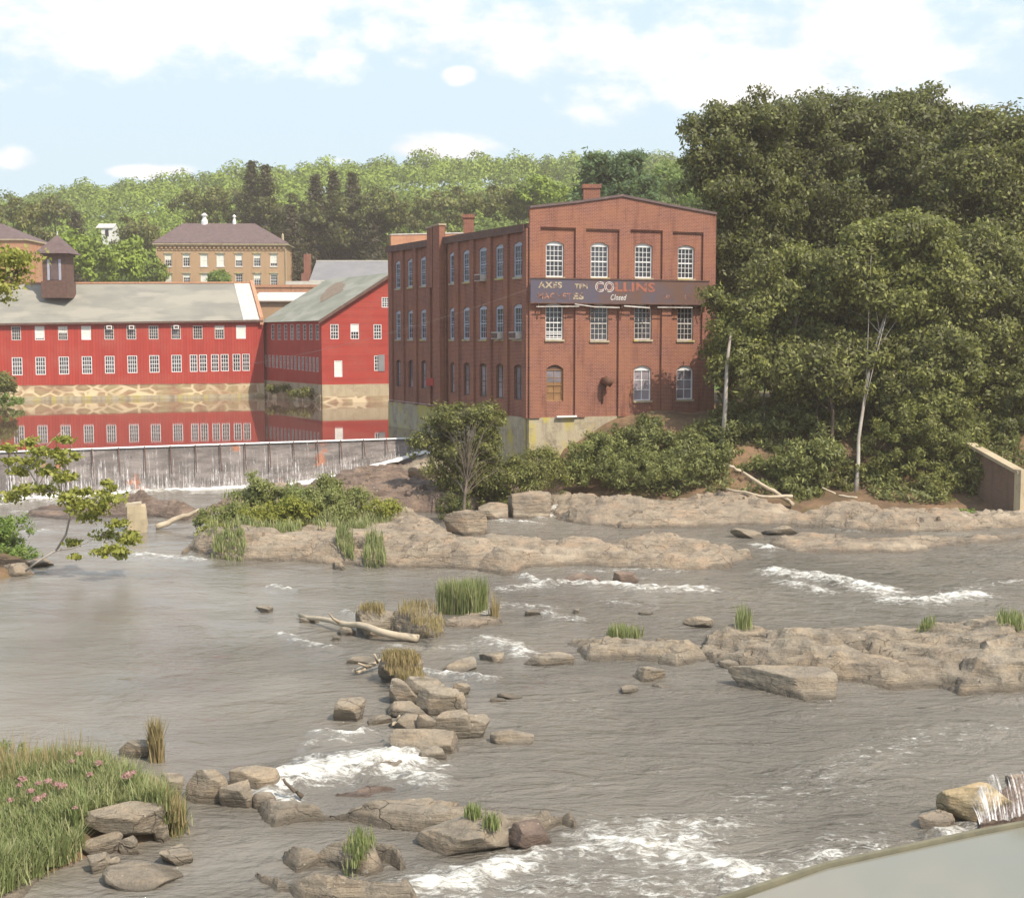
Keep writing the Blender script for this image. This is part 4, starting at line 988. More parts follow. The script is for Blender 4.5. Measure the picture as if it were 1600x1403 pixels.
e4 = [CF.pt(-.6, zee, .6), CF.pt(CF.L + .6, zee, .6), CF.pt(CF.L + .6, zee, -14.6), CF.pt(-.6, zee, -14.6)]
ul, ur_ = CF.px(285.5, 350, -7)[0], CF.px(398, 350, -7)[0]
A_, B_ = CF.pt(ul, zrd, -7), CF.pt(ur_, zrd, -7)
mb = MB(); mb.face([e4[0], e4[1], B_, A_]); mb.face([e4[1], e4[2], B_]); mb.face([e4[2], e4[3], A_, B_]); mb.face([e4[3], e4[0], A_]); mb.build('roof', 'slate_dark', cb)
for (c, w2, yt) in ((319.6, .62, 333), (366.2, .36, 335.5)):
    p = Vector(CF.pt(CF.px(c, 350, -7)[0], zrd, -7)); zt2 = D(c, yt, p.y).z; H_ = zt2 - zrd
    mb = MB(); mb.tube([p + Vector((0, 0, -.8)), p + Vector((0, 0, H_ * .2)), p + Vector((0, 0, H_ * .45)), p + Vector((0, 0, H_ * .7)), p + Vector((0, 0, H_ * .72)), p + Vector((0, 0, H_ * .82)), p + Vector((0, 0, H_))], [w2, w2, w2 * .6, w2 * .55, w2 * .95, w2 * .9, .05], 10)
    mb.build('roof_vent', 'white_paint', cb)
p = Vector(CF.pt(CF.L - 1, zee, -3)); mb = MB(); mb.tube([p, p + Vector((0, 0, 1.7)), p + Vector((0, 0, 2.1))], [.25, .22, .05], 8); mb.build('chimney', 'pale_concrete', cb)
for s_ in (.12, CF.L - .12):
    mb = MB(); mb.tube([Vector(CF.pt(s_, 8, .12)), Vector(CF.pt(s_, zee - .3, .12))], .1, 6); mb.build('downpipe', 'pale_concrete', cb)
# grey roofed mill building behind
gm = empty('grey_roofed_mill', (D(545, 430, 200).x, 200, 8), 'grey slate roofed brick building behind the gabled wing, with chimney at its left end', 'building')
GM = Fac((D(487, 430, 198).x, 198), (D(660, 430, 198).x, 198))
ze_, zr_ = GM.px(540, 439)[1], D(540, 408, 205).z
mb = MB(); GM.box(mb, 0, GM.L, 5, ze_ - .1, -14, 0); mb.face([GM.pt(0, ze_ - .1, 0), GM.pt(0, zr_ - .15, -7), GM.pt(0, ze_ - .1, -14)]); mb.build('wall', 'brick_red', gm)
mb = MB(); mb.face([GM.pt(-.3, ze_, .5), GM.pt(GM.L, ze_, .5), GM.pt(GM.L, zr_, -7), GM.pt(-.3, zr_, -7)], [(0, 0), (17, 0), (17, 8), (0, 8)]); mb.face([GM.pt(-.3, ze_, -14.5), GM.pt(-.3, zr_, -7), GM.pt(GM.L, zr_, -7), GM.pt(GM.L, ze_, -14.5)]); grf = mb.build('roof', 'slate_light', gm)
mb = MB(); GM.box(mb, -.32, GM.L, ze_ - .12, ze_ + .06, .5, .62); GM.box(mb, -.32, GM.L, zr_ - .02, zr_ + .1, -7.1, -6.9); mb.build('gutter', 'metal_sheet', grf)
cx_ = D(479.5, 400, 204).x; mb = MB(); mb.box(cx_ - .5, cx_ + .5, 204, 205, 5, D(479, 397, 204).z); chn = mb.build('chimney', 'brick_red', gm)
mb = MB(); mb.box(cx_ - .1, cx_ + 1.1, 199, 209, 4, ze_ + 1.2); mb.build('gable_extension', 'brick_red', gm)
p0 = D(446, 439, 190); mb = MB(); mb.box(p0.x, p0.x + 5, 190, 194, 5, D(446, 439.5, 190).z); mb.build('canopy', 'metal_sheet', gm)
# brick house at far left
bh = empty('orange_brick_house', (D(0, 400, 185).x, 185, 6), 'orange brick building with dark hipped roof cut by the left edge of the photo', 'building')
BH = Fac((D(-90, 400, 185).x, 185), (D(41, 400, 185).x, 185)); zq = BH.px(20, 376)[1]
mb = MB(); BH.box(mb, 0, BH.L, 4, zq, -12, 0); mb.build('wall', 'brick_orange', bh)
mb = MB(); BH.box(mb, -.2, BH.L + .25, zq + .001, zq + .2, -12.2, .25); mb.build('cornice', 'pale_concrete', bh)
zk = D(-30, 350, 191).z; e4 = [BH.pt(0, zq + .2, 0), BH.pt(BH.L, zq + .2, 0), BH.pt(BH.L, zq + .2, -12), BH.pt(0, zq + .2, -12)]; A_, B_ = BH.pt(4, zk, -6), BH.pt(BH.L - 5.5, zk, -6)
mb = MB(); mb.face([e4[0], e4[1], B_, A_]); mb.face([e4[1], e4[2], B_]); mb.face([e4[2], e4[3], A_, B_]); mb.face([e4[3], e4[0], A_]); mb.build('roof', 'slate_dark', bh)
mb = MB(); x0 = D(41, 400, 188).x; mb.box(x0, x0 + 1.3, 188, 194, 4, D(50, 384, 188).z); mb.build('side_extension', 'brick_orange', bh)
# white house on the hill
wp = D(164, 364, 300)
wh = empty('white_house', (wp.x, 300, wp.z - 3), 'small white house half hidden among trees on the hillside', 'house')
x0, x1 = D(158, 360, 300).x, D(176, 360, 300).x; zt2 = D(160, 356.5, 300).z
mb = MB(); mb.box(x0, x1, 300, 305, wp.z - 4, zt2); mb.face([(x1 + .01, 300, zt2), (x1 + .01, 305, zt2), (x1 + .01, 302.5, zt2 + 1.1)]); mb.build('wall', 'white_paint', wh)
mb = MB(); mb.face([(x0 - 1.2, 299.7, zt2), (x1 + .2, 299.7, zt2), (x1 + .2, 302.5, zt2 + 1.2), (x0 - 1.2, 302.5, zt2 + 1.2)]); mb.face([(x0 - 1.2, 305.3, zt2), (x0 - 1.2, 302.5, zt2 + 1.2), (x1 + .2, 302.5, zt2 + 1.2), (x1 + .2, 305.3, zt2)]); mb.build('roof', 'metal_sheet', wh)
mb = MB(); mb.box(x0 + .9, x0 + 1.7, 299.96, 300, wp.z - .8, zt2 - .3); mb.build('window', 'window_glass', wh)

# ================================================================ dam
dm = empty('dam', tuple(G(330, 745, 0)), 'low stone dam with water sliding over its crest in thin streaks', 'dam')
k = NB('dam_face'); uv = k.coord('UV')
col = k.mix(k.rng(k.noise(k.coord('UV', (.4, 1.6, 1)), 1.2, 6, .6), .42, .62), (0.14, 0.12, 0.112), (0.25, 0.215, 0.20))
col = k.mix(k.rng(k.noise(uv, .35, 4, .6), .6, .64, 0, .8), col, (0.42, 0.16, 0.08))
MT['dam_face'] = k.done(k.bsdf(col, .5, k.bump(k.noise(uv, 4, 5, .6), .5, .05), .4))
k = NB('falling_water'); 
n1 = k.noise(k.coord('UV', (7.0, 0.35, 1)), 1.9, 8, .75); sepn = k.n('ShaderNodeSeparateXYZ'); k.set(sepn.inputs[0], k.coord('UV'))
lace = k.noise(k.coord('UV', (3.5, 3.2, 1)), 2.4, 8, .75)
gu = k.math('ADD', k.math('MULTIPLY', n1, .7), k.math('MULTIPLY', lace, .42))
low_ = k.rng(sepn.outputs[1], .0, 1, .075, -.05)
xg = k.rng(sepn.outputs[0], 15, 75, .035, -.06)
f_ = k.rng(k.math('ADD', k.math('ADD', gu, low_), xg), .595, .75, 0, .85, True)
tr = k.n('ShaderNodeBsdfTransparent'); wb = k.bsdf((0.80, 0.78, 0.78), .5, k.bump(n1, .5, .03), .5)
ms = k.n('ShaderNodeMixShader'); k.set(ms.inputs[0], f_); k.nt.links.new(tr.outputs[0], ms.inputs[1]); k.nt.links.new(wb, ms.inputs[2])
MT['falling_water'] = k.done(ms.outputs[0])
k = NB('foam'); n1 = k.noise(k.coord('World'), 2.5, 7, .7)
MT['foam'] = k.done(k.bsdf(k.mix(k.rng(n1, .35, .65), (.55, .52, .48), (.84, .83, .81)), .7, k.bump(n1, .8, .1), .2))
cl = []; acc = 0
for a, b in zip(CREST[:-1], CREST[1:]):
    m_ = max(2, int((b - a).length / .5))
    for i in range(m_): cl.append(a.lerp(b, i / m_))
cl.append(CREST[-1])
mbf, mbw, mbl, mbr = MB(), MB(), MB(), MB()
def foot_z(x): return float(np.interp(x, [-60, -17, -12, -9, -6.5, -3], [-.6, -.3, .3, 1.0, 1.7, 2.0]))
U = 0
for a, b in zip(cl[:-1], cl[1:]):
    l = (b - a).length; d = (b - a) / l; nn = Vector((d.y, -d.x, 0))
    P0 = lambda p, o_, z: (p.x + nn.x * o_, p.y + nn.y * o_, z)
    za, zb_ = foot_z(a.x), foot_z(b.x)
    mbf.face([P0(a, .42, za - .6), P0(b, .42, zb_ - .6), P0(b, .05, POND - .06), P0(a, .05, POND - .06)], [(U, 0), (U + l, 0), (U + l, 3), (U, 3)])
    mbf.face([P0(a, .05, POND - .06), P0(b, .05, POND - .06), P0(b, -.6, POND - .07), P0(a, -.6, POND - .07)], [(U, 3), (U + l, 3), (U + l, 3.5), (U, 3.5)])
    steps = [(0.12, 1.0), (.28, .93), (.42, .75), (.52, .5), (.62, .2), (.66, 0)]
    for (o1, t1), (o2, t2) in zip(steps[:-1], steps[1:]):
        zz = lambda zf, t: zf + (POND - .02 - zf) * t
        mbw.face([P0(a, o2, zz(za, t2)), P0(b, o2, zz(zb_, t2)), P0(b, o1, zz(zb_, t1)), P0(a, o1, zz(za, t1))], [(U, t2), (U + l, t2), (U + l, t1), (U, t1)])
    h1_ = .07 + .03 * math.sin(U * 3.1) 
    mbl.face([P0(a, .16, POND - .03), P0(b, .16, POND - .03), P0(b, .02, POND + .05), P0(a, .02, POND + .05)])
    mbl.face([P0(a, .02, POND + .05), P0(b, .02, POND + .05), P0(b, -.12, POND + .006), P0(a, -.12, POND + .006)])
    U += l
mbf.build('dam_wall', 'dam_face', dm); mbw.build('falling_water', 'falling_water', dm, smooth=True); mbl.build('crest_foam', 'foam', dm)
u_ = 0
for i in range(2, len(cl) - 1, 3):
    if cl[i].x < -34: continue
    a = cl[i]; d = (cl[i + 1] - cl[i]).normalized(); nn = Vector((d.y, -d.x, 0)); mb = MB()
    zf = foot_z(a.x); mb.tube([a + nn * .2 + Vector((0, 0, .03)), Vector((a.x + nn.x * .5, a.y + nn.y * .5, zf + (POND - zf) * .45))], [.04, .03], 5); mb.build('pin', 'dark_frame', dm)
# boiling foam where the water lands
def foam_strip(name, pts, hw, lift=.0, seed=1):
    v, q = [], []
    n_ = 10; P_ = []
    for a, b in zip(pts[:-1], pts[1:]):
        m_ = max(2, int((b - a).length / .18))
        for i in range(m_): P_.append(a.lerp(b, i / m_))
    P_.append(pts[-1])
    for i, p in enumerate(P_):
        d = (P_[min(i + 1, len(P_) - 1)] - P_[max(i - 1, 0)]).normalized(); nn = Vector((d.y, -d.x, 0))
        wd = hw * (1 + .5 * math.sin(i * .13 + seed) + .35 * math.sin(i * .37 + seed * 2))
        for j in range(n_ + 1):
            t = j / n_ * 2 - 1; v.append((p.x + nn.x * t * wd, p.y + nn.y * t * wd, p.z + lift + .22 * (1 - t * t) - .1))
    v = np.array(v); v[:, 2] += .16 * fbm(v, 2.6, 4, seed, .6); v[:, 0] += .12 * fbm(v, 2, 3, seed + 5); v[:, 1] += .12 * fbm(v, 2, 3, seed + 9)
    for i in range(len(P_) - 1):
        for j in range(n_): a = i * (n_ + 1) + j; q.append((a, a + 1, a + n_ + 2, a + n_ + 1))
    me = np_mesh(name, v, np.array(q), None, True); return link_mesh(name, me, 'foam')
line = []
for p in cl:
    d = Vector((.05, -1, 0)); 
    if p.x > -34: line.append(Vector((p.x + .1, p.y - .85, max(foot_z(p.x), 0) + .02)))
tag(foam_strip('foam', line, .34, .0, 3), 'white foam boiling along the foot of the dam', 'foam', kind='stuff')
# ================================================================ rocks and ledges
def ico(sub):
    t = (1 + 5 ** .5) / 2
    v = [(-1, t, 0), (1, t, 0), (-1, -t, 0), (1, -t, 0), (0, -1, t), (0, 1, t), (0, -1, -t), (0, 1, -t), (t, 0, -1), (t, 0, 1), (-t, 0, -1), (-t, 0, 1)]
    f = [(0, 11, 5), (0, 5, 1), (0, 1, 7), (0, 7, 10), (0, 10, 11), (1, 5, 9), (5, 11, 4), (11, 10, 2), (10, 7, 6), (7, 1, 8), (3, 9, 4), (3, 4, 2), (3, 2, 6), (3, 6, 8), (3, 8, 9), (4, 9, 5), (2, 4, 11), (6, 2, 10), (8, 6, 7), (9, 8, 1)]
    v = [Vector(p).normalized() for p in v]
    for _ in range(sub):
        c = {}; nf = []
        def mid(a, b):
            k_ = (min(a, b), max(a, b))
            if k_ not in c: v.append(((v[a] + v[b]) / 2).normalized()); c[k_] = len(v) - 1
            return c[k_]
        for a, b, d in f:
            ab, bd, da = mid(a, b), mid(b, d), mid(d, a); nf += [(a, ab, da), (b, bd, ab), (d, da, bd), (ab, bd, da)]
        f = nf
    return np.array([tuple(p) for p in v]), np.array(f)
ICO = ico(4)
HR = .15; HMAP = np.full((640, 520), -9.0)     # highest rock surface over the river, for standing plants on
def reg(v, off=(0, 0, 0)):
    i = np.clip(((v[:, 0] + off[0] + 46) / HR).astype(int), 0, 639); j = np.clip(((v[:, 1] + off[1] - 15) / HR).astype(int), 0, 519)
    np.maximum.at(HMAP, (i, j), v[:, 2] + off[2])
def top_z(x, y):
    i = np.clip(((np.asarray(x) + 46) / HR).astype(int), 1, 638); j = np.clip(((np.asarray(y) - 15) / HR).astype(int), 1, 518)
    return np.maximum.reduce([HMAP[i, j], HMAP[i + 1, j], HMAP[i, j + 1]])
def surf(px, py):
    for z in np.arange(2.2, 0.0, -.04):
        p = G(px, py, float(z))
        if top_z(p.x, p.y) >= z: return float(z)
    return 0.0
def rock_shape(sx, sy, sz, seed, yaw=0.0, tilt=0.0, planes=11):
    r_ = np.random.default_rng(seed); dirs, f = ICO
    n = r_.normal(size=(planes, 3)); n /= np.linalg.norm(n, axis=1)[:, None]; n[:3] = [(0.1, -.15, 1), (-.2, .2, .95), (0, 0, -1)]
    n /= np.linalg.norm(n, axis=1)[:, None]
    d = r_.uniform(.55, .95, planes); d[0] = .62; d[1] = .75
    dp = dirs @ n.T
    with np.errstate(divide='ignore'): rr = np.where(dp > .05, d / np.maximum(dp, .05), 9)
    rr.sort(axis=1)
    a, b = rr[:, 0], rr[:, 1]; h_ = np.clip(.5 + .5 * (b - a) / .04, 0, 1); rad = np.minimum(a, 1.25) - .03 * (1 - h_)
    p = dirs * rad[:, None]
    p *= (1 + .05 * fbm(p + seed, 1.6, 4, seed % 97, .6))[:, None]
    p *= np.array([sx, sy, sz])
    m = min(sx, sy, sz)
    p += dirs * (.05 * m * fbm(p + seed * 3, 3.0 / max(.3, m), 4, seed % 89, .65))[:, None]
    ct, st_ = math.cos(tilt), math.sin(tilt); x, z = p[:, 0] * ct + p[:, 2] * st_, -p[:, 0] * st_ + p[:, 2] * ct; p[:, 0], p[:, 2] = x, z
    cy_, sy_ = math.cos(yaw), math.sin(yaw); x, y = p[:, 0] * cy_ - p[:, 1] * sy_, p[:, 0] * sy_ + p[:, 1] * cy_; p[:, 0], p[:, 1] = x, y
    return p, f
SHARP = 0.38
def put_rock(x0, x1, yt, yb, label, group=None, mat='rock', z=0.0, name='rock', tilt=None, seed=None, parent=None, flat=1.0):
    sd_ = seed if seed is not None else int(x0 * 7 + yb * 13) % 9973
    r_ = random.Random(sd_)
    b = G((x0 + x1) / 2, yb - 1, z); mpp = b.y / F
    big = 1.36 if group else 1.04; w_ = (x1 - x0) * mpp / 2 * big; dep = w_ * r_.uniform(.55, .75)
    e_ = math.atan((EYE - z) / b.y); vis = (yb - yt) * mpp
    hgt = max(.28 * w_, (vis - 1.3 * dep * math.sin(e_)) / math.cos(e_)) * flat * big
    sz = hgt * .78 + .05
    p, f = rock_shape(w_, dep, sz, sd_, r_.uniform(-.35, .35), tilt if tilt is not None else r_.uniform(-.2, .2))
    zc = z + hgt - p[:, 2].max() 
    reg(p, (b.x, b.y + dep * .9, zc))
    me = np_mesh(name, p, f, None, True)
    try: me.set_sharp_from_angle(angle=SHARP)
    except Exception: pass
    return tag(link_mesh(name, me, mat, None, (b.x, b.y + dep * .9, zc)), label, 'rock', group)
CP = 'boulders heaped in the middle of the river'
put_rock(597, 661, 1022, 1069, 'rounded mound matted with dry brown grass at the head of the midstream boulder pile', mat='rock_warm')
for a in ((605, 647, 1069, 1104, 'slab leaning left at the top of the midstream boulder pile'), (644, 695, 1065, 1104, 'broad smooth boulder just below the grassy mound'),
          (662, 705, 1083, 1122, 'tilted boulder in the centre of the midstream pile'), (703, 723, 1090, 1119, 'dark upright boulder on the right edge of the midstream pile'),
          (605, 659, 1097, 1122, 'long low boulder on the left side of the midstream pile'), (575, 603, 1121, 1133, 'small flat rock at the left foot of the midstream pile'),
          (616, 659, 1121, 1143, 'flat rock carrying a stick in the midstream pile'), (656, 678, 1122, 1144, 'small pale block wedged in the midstream pile'),
          (683, 723, 1121, 1160, 'large pale rounded boulder low in the midstream pile'), (716, 761, 1122, 1157, 'grey banded boulder at the right end of the midstream pile'),
          (631, 714, 1144, 1182, 'widest dark boulder at the bottom of the midstream pile'), (664, 697, 1171, 1193, 'lowest boulder of the midstream pile, half under water')):
    put_rock(*a, group=CP)
for a in ((514, 578, 1090, 1129, 'pointed brown rock standing apart left of the boulder pile'), (772, 828, 1141, 1168, 'pale split rock alone right of the boulder pile'),
          (705, 736, 1068, 1087, 'small rock above right of the boulder pile'), (697, 752, 1029, 1049, 'dark wet rock beside the white riffle'),
          (748, 790, 1019, 1035, 'black wet block behind the riffle'), (823, 890, 1021, 1040, 'long flat rock in open water right of the riffle'),
          (766, 789, 1090, 1096, 'tiny flat stone barely above the water, nearer of two'), (781, 814, 1082, 1091, 'thin flat stone barely above the water, farther of two'),
          (467, 495, 965, 976, 'pale stone under the tip of the driftwood log'), (517, 530, 994, 1002, 'little dark stone in the water left of the log'),
          (525, 553, 980, 995, 'brown stone beneath the middle of the driftwood log'), (520, 538, 877, 891, 'knobbly stone alone in front of the long ledge'),
          (400, 427, 947, 957, 'low wet rock alone in the calm left water'), (823, 850, 954, 963, 'low brown rock between the foam streaks'),
          (609, 625, 1150, 1160, 'small pale stone below the boulder pile'), (540, 600, 1026, 1041, 'low brown rock touching the grassy mound'),
          (596, 630, 1188, 1206, 'dark rock at the right of the small cascade'), (992, 1044, 1041, 1066, 'grey block-like boulder in front of the right ledge'),
          (966, 995, 1071, 1084, 'small stone left of the grey block-like boulder'), (1021, 1051, 1069, 1077, 'low flat stone below the grey block-like boulder'),
          (1073, 1112, 963, 981, 'brown rock behind the tip of the right ledge'), (1126, 1154, 1031, 1045, 'mossy stone in the inlet of the right ledge'),
          (897, 908, 952, 960, 'tiny pointed rock upstream of the right ledge'), (1000, 1022, 955, 963, 'tiny flat rock behind the right ledge')):
    put_rock(*a)
for a in ((870, 935, 896, 912, 'mossy submerged rock humping up behind the foam, left one'), (952, 1000, 893, 914, 'mossy submerged rock humping up behind the foam, right one')):
    put_rock(*a, mat='rock_wet')
for a in ((188, 239, 1156, 1188, 'blocky rock at the far tip of the grassy bank'), (221, 250, 1209, 1240, 'small upright stone in the grass of the near bank'),
          (245, 281, 1208, 1250, 'pale square rock at the edge of the grassy near bank'), (293, 357, 1202, 1255, 'sloping layered rock left of the small cascade'),
          (345, 400, 1221, 1264, 'pale angular rock left of the small cascade'), (351, 425, 1196, 1237, 'dark jagged rock beside the small cascade'),
          (397, 430, 1236, 1262, 'brown wet rock at the foot of the small cascade'),
          (121, 188, 1303, 1339, 'wedge shaped rock under the big grey boulder'), (188, 214, 1308, 1336, 'small rock right of the wedge shaped rock'),
          (132, 170, 1334, 1366, 'pale square rock by the slanting bank slab'), (162, 186, 1341, 1362, 'small pale rock behind the large flat boulder'),
          (241, 300, 1321, 1353, 'pyramid shaped rock in the water near the bank'), (259, 282, 1280, 1296, 'little pale rock at the waterline of the near bank'),
          (240, 266, 1284, 1316, 'rounded rock at the waterline of the near bank'), (488, 520, 1345, 1352, 'small orange stone by the lower slab')):
    put_rock(*a)
put_rock(134, 239, 1255, 1306, 'big smooth grey boulder at the edge of the near grassy bank', z=.25)
put_rock(167, 279, 1346, 1389, 'large flat-topped boulder in the shallows by the near bank')
put_rock(663, 793, 1275, 1338, 'massive brown boulder at the front of the lower ledge', mat='rock')
put_rock(785, 875, 1282, 1330, 'dark boulder at the right end of the lower ledge', mat='rock_wet')
put_rock(1145, 1346, 1036, 1093, 'long smooth whale-backed boulder in front of the right ledge', tilt=-.03)
put_rock(550, 618, 950, 996, 'brown split boulder at the upper end of the driftwood log'); put_rock(598, 692, 946, 1000, 'big lichen spotted boulder with grass on top beside the log')
put_rock(690, 712, 968, 982, 'small grey block at the right of the lichen spotted boulder')
for a in ((0, 45, 880, 902, 'broken stone at the toe of the left bank'), (20, 78, 872, 888, 'flat stone slab at the toe of the left bank')): put_rock(*a, mat='rock_warm')
for a in ((790, 872, 768, 812, 'steep brown rock beside the little chute below the bush'), (700, 760, 770, 800, 'grey rock at the foot of the riverside bush'), (700, 755, 798, 838, 'dark split boulder under the riverside bush'),
          (745, 806, 785, 812, 'sloping rock between bush and chute')): put_rock(*a, mat='rock_warm')
for a in ((1150, 1200, 824, 842, 'rounded rock in the channel by the small fall'), (1140, 1170, 858, 874, 'pale rock at the right tip of the long ledge'), (1200, 1250, 822, 836, 'low rock right of the small fall')): put_rock(*a)
for a in ((400, 470, 755, 778, 'pale squared rock behind the island bushes'), (640, 700, 722, 748, 'pale rock at the right end of the dam foot'), (350, 400, 775, 800, 'pale pointed rock behind the left island bushes')): put_rock(*a, z=.8, mat='rock_warm')
# bottom right blocks beside the side pool
put_rock(1485, 1580, 1225, 1292, 'yellow sunlit block beside the little spillway at right', mat='rock_yellow'); put_rock(1573, 1660, 1206, 1262, 'brown squared stone at the right edge above the spillway', mat='rock_warm')
put_rock(1440, 1500, 1268, 1300, 'low brown rock on the rim of the side pool', mat='rock_warm')

def cells(Q, size, seed, stretch=(1, 1)):
    """jittered-grid Voronoi: per point the cell's random numbers and distance to the crack"""
    p = Q * np.array(stretch) / size; i0 = np.floor(p).astype(int); n = len(p)
    d1 = np.full(n, 9.0); d2 = np.full(n, 9.0); cid = np.zeros((n, 2)); off = np.zeros((n, 2))
    for dx in (-1, 0, 1):
        for dy in (-1, 0, 1):
            c = i0 + [dx, dy]; z_ = np.zeros(n, int)
            q = c + np.stack([_h(c[:, 0], c[:, 1], z_, seed), _h(c[:, 0], c[:, 1], z_ + 1, seed)], 1) * .9
            d = np.hypot(*(p - q).T); new = d < d1
            d2 = np.where(new, d1, np.minimum(d2, d)); cid[new] = c[new]; off[new] = (p - q)[new]; d1 = np.where(new, d, d1)
    ci = cid.astype(int); z_ = np.zeros(n, int)
    return _h(ci[:, 0], ci[:, 1], z_ + 2, seed), _h(ci[:, 0], ci[:, 1], z_ + 3, seed), _h(ci[:, 0], ci[:, 1], z_ + 4, seed), off * size, (d2 - d1) * size
def ledge(label, front, back, H, mat='rock', res=.14, name='rock_ledge', ew=.9, terr=.16, rough=.18, seed=1, zf=0.0, kind=None, tiltx=0.03, slope=0.0):
    """front: waterline in photograph pixels left to right; back: upper silhouette right to left at height H"""
    poly = [G(a, b, zf) for a, b in front] + [G(a, b, zf + H * .8) for a, b in back]
    pv = np.array([(p.x, p.y) for p in poly])
    lo, hi = pv.min(0) - .6, pv.max(0) + .6
    X, Y = np.meshgrid(np.arange(lo[0], hi[0], res), np.arange(lo[1], hi[1], res)); Q = np.stack([X.ravel(), Y.ravel()], 1)
    Qw = Q + np.stack([fbm(Q, .9, 4, seed), fbm(Q, .9, 4, seed + 3)], 1) * .35
    best = np.full(len(Q), 9e9); ins = np.zeros(len(Q), bool)
    for (ax, ay_), (bx, by) in zip(pv, np.roll(pv, -1, 0)):
        dx, dy = bx - ax, by - ay_; t = np.clip(((Qw[:, 0] - ax) * dx + (Qw[:, 1] - ay_) * dy) / (dx * dx + dy * dy + 1e-9), 0, 1)
        best = np.minimum(best, np.hypot(Qw[:, 0] - ax - t * dx, Qw[:, 1] - ay_ - t * dy))
        c_ = ((ay_ > Qw[:, 1]) != (by > Qw[:, 1])) & (Qw[:, 0] < (bx - ax) * (Qw[:, 1] - ay_) / (by - ay_ + 1e-12) + ax); ins ^= c_
    sd = np.where(ins, best, -best) + .12 * ew
    prof = np.where(sd > 0, 1 - np.exp(-np.maximum(sd, 0) / ew * 3.0), sd / min(ew, .9) * 1.8)
    z = H * prof * (.78 + .55 * fbm(Q, .35, 3, seed + 7))
    # bedding planes: tilted terraces with worn edges
    base = z + .5 * rough * fbm(Q, 1.1, 5, seed + 11, .6)
    ph = .8 * fbm(Q * np.array([1, .6]), .5, 3, seed + 13) + Q[:, 0] * tiltx / terr; tt = base / terr + ph; fl = np.floor(tt); fr = tt - fl
    st_ = (fl + np.clip((fr - .80) / .20, 0, 1) + fr * .10)
    z2 = (st_ - ph) * terr
    z = np.where(sd > -.3, z2 * .85 + base * .15, base)
    cr = np.abs(fbm(Q * np.array([.6, 1.6]), .55, 3, seed + 17)); z -= rough * .9 * np.clip(1 - cr / .05, 0, 1) * (sd > .2)
    z += rough * .35 * fbm(Q, 2.8, 4, seed + 19, .65)
    for (cs, amp, sdd) in ((max(1.6, ew * 2.2), 1.0, 23), (max(.55, ew * .8), .5, 29)):
        cs *= (1 if res > .1 else .7)
        a1, a2, a3, of, ck = cells(Q + .35 * np.stack([fbm(Q, .7, 3, seed + 31), fbm(Q, .7, 3, seed + 33)], 1), cs, seed + sdd, (.6, 1.15))
        blk = .55 * rough * amp * ((a1 - .5) * 1.5 + (a2 - .5) * of[:, 0] / cs * 1.6 + (a3 - .62) * of[:, 1] / cs * 2.0)
        z += blk * np.clip(sd / .5 + .5, 0, 1); z -= rough * amp * .3 * np.clip(1 - ck / (cs * .09), 0, 1) * (sd > 0)
    z = np.minimum(z, H * 1.45); z += zf
    z -= (Y.ravel() - lo[1]) * slope
    keep = (sd > -.7)
    reg(np.c_[Q, z][keep]); me = grid_mesh(name, X, Y, z.reshape(X.shape), keep.reshape(X.shape))
    try: me.set_sharp_from_angle(angle=.7)
    except Exception: pass
    c = (float(pv[:, 0].mean()), float(pv[:, 1].mean()), 0)
    me.transform(__import__('mathutils').Matrix.Translation((-c[0], -c[1], 0)))
    o = link_mesh(name, me, mat, None, c)
    return tag(o, label, None if kind else 'rock ledge', None, kind)
ledge('long pale rock island with bushes at its left end, across the middle of the river',
      [(292, 856), (340, 872), (430, 876), (520, 882), (620, 887), (700, 888), (790, 897), (830, 886), (900, 884), (980, 888), (1060, 893), (1130, 887), (1170, 872)],
      [(1155, 842), (1060, 822), (950, 832), (860, 832), (800, 828), (740, 828), (690, 806), (640, 786), (560, 770), (480, 764), (400, 772), (330, 790), (285, 834)], 1.1, 'rock_warm', .16, seed=3, ew=1.1, rough=.26, terr=.27)
ledge('broad flat rock ledge filling the right side of the river',
      [(1050, 1018), (1090, 1030), (1130, 1036), (1200, 1050), (1330, 1068), (1400, 1078), (1480, 1072), (1500, 1082), (1600, 1078), (1720, 1085)],
      [(1720, 950), (1600, 958), (1520, 958), (1450, 955), (1380, 958), (1300, 956), (1200, 962), (1120, 968), (1070, 990)], .95, 'rock', .11, seed=17, ew=.8, rough=.24, terr=.24)
ledge('low left tip of the right ledge, carrying a green tuft', [(890, 1008), (925, 1031), (1000, 1029), (1060, 1040), (1112, 1034)], [(1110, 1000), (1060, 990), (1000, 990), (955, 976), (905, 982)], .55, 'rock', .09, seed=19, ew=.6, rough=.2, terr=.14)
ledge('flat brown ledge stretching right from the small cascade',
      [(408, 1262), (470, 1268), (520, 1279), (600, 1288), (660, 1298), (740, 1300), (830, 1300), (893, 1288)],
      [(898, 1266), (850, 1252), (790, 1250), (740, 1240), (690, 1232), (640, 1232), (580, 1238), (520, 1246), (440, 1256)], .5, 'rock', .07, seed=23, ew=.45, rough=.12, terr=.13)
ledge('low wet rock shelf just under the small cascade', [(515, 1238), (570, 1244), (610, 1238)], [(612, 1222), (570, 1216), (525, 1224)], .25, 'rock_wet', .06, seed=29, ew=.3, rough=.08, terr=.06)
ledge('layered slab with tufts of grass at the bottom left of centre', [(450, 1340), (500, 1352), (570, 1366), (582, 1330), (614, 1334)], [(612, 1316), (590, 1300), (560, 1298), (520, 1306), (470, 1326)], .55, 'rock', .06, seed=31, ew=.4, rough=.1, terr=.08)
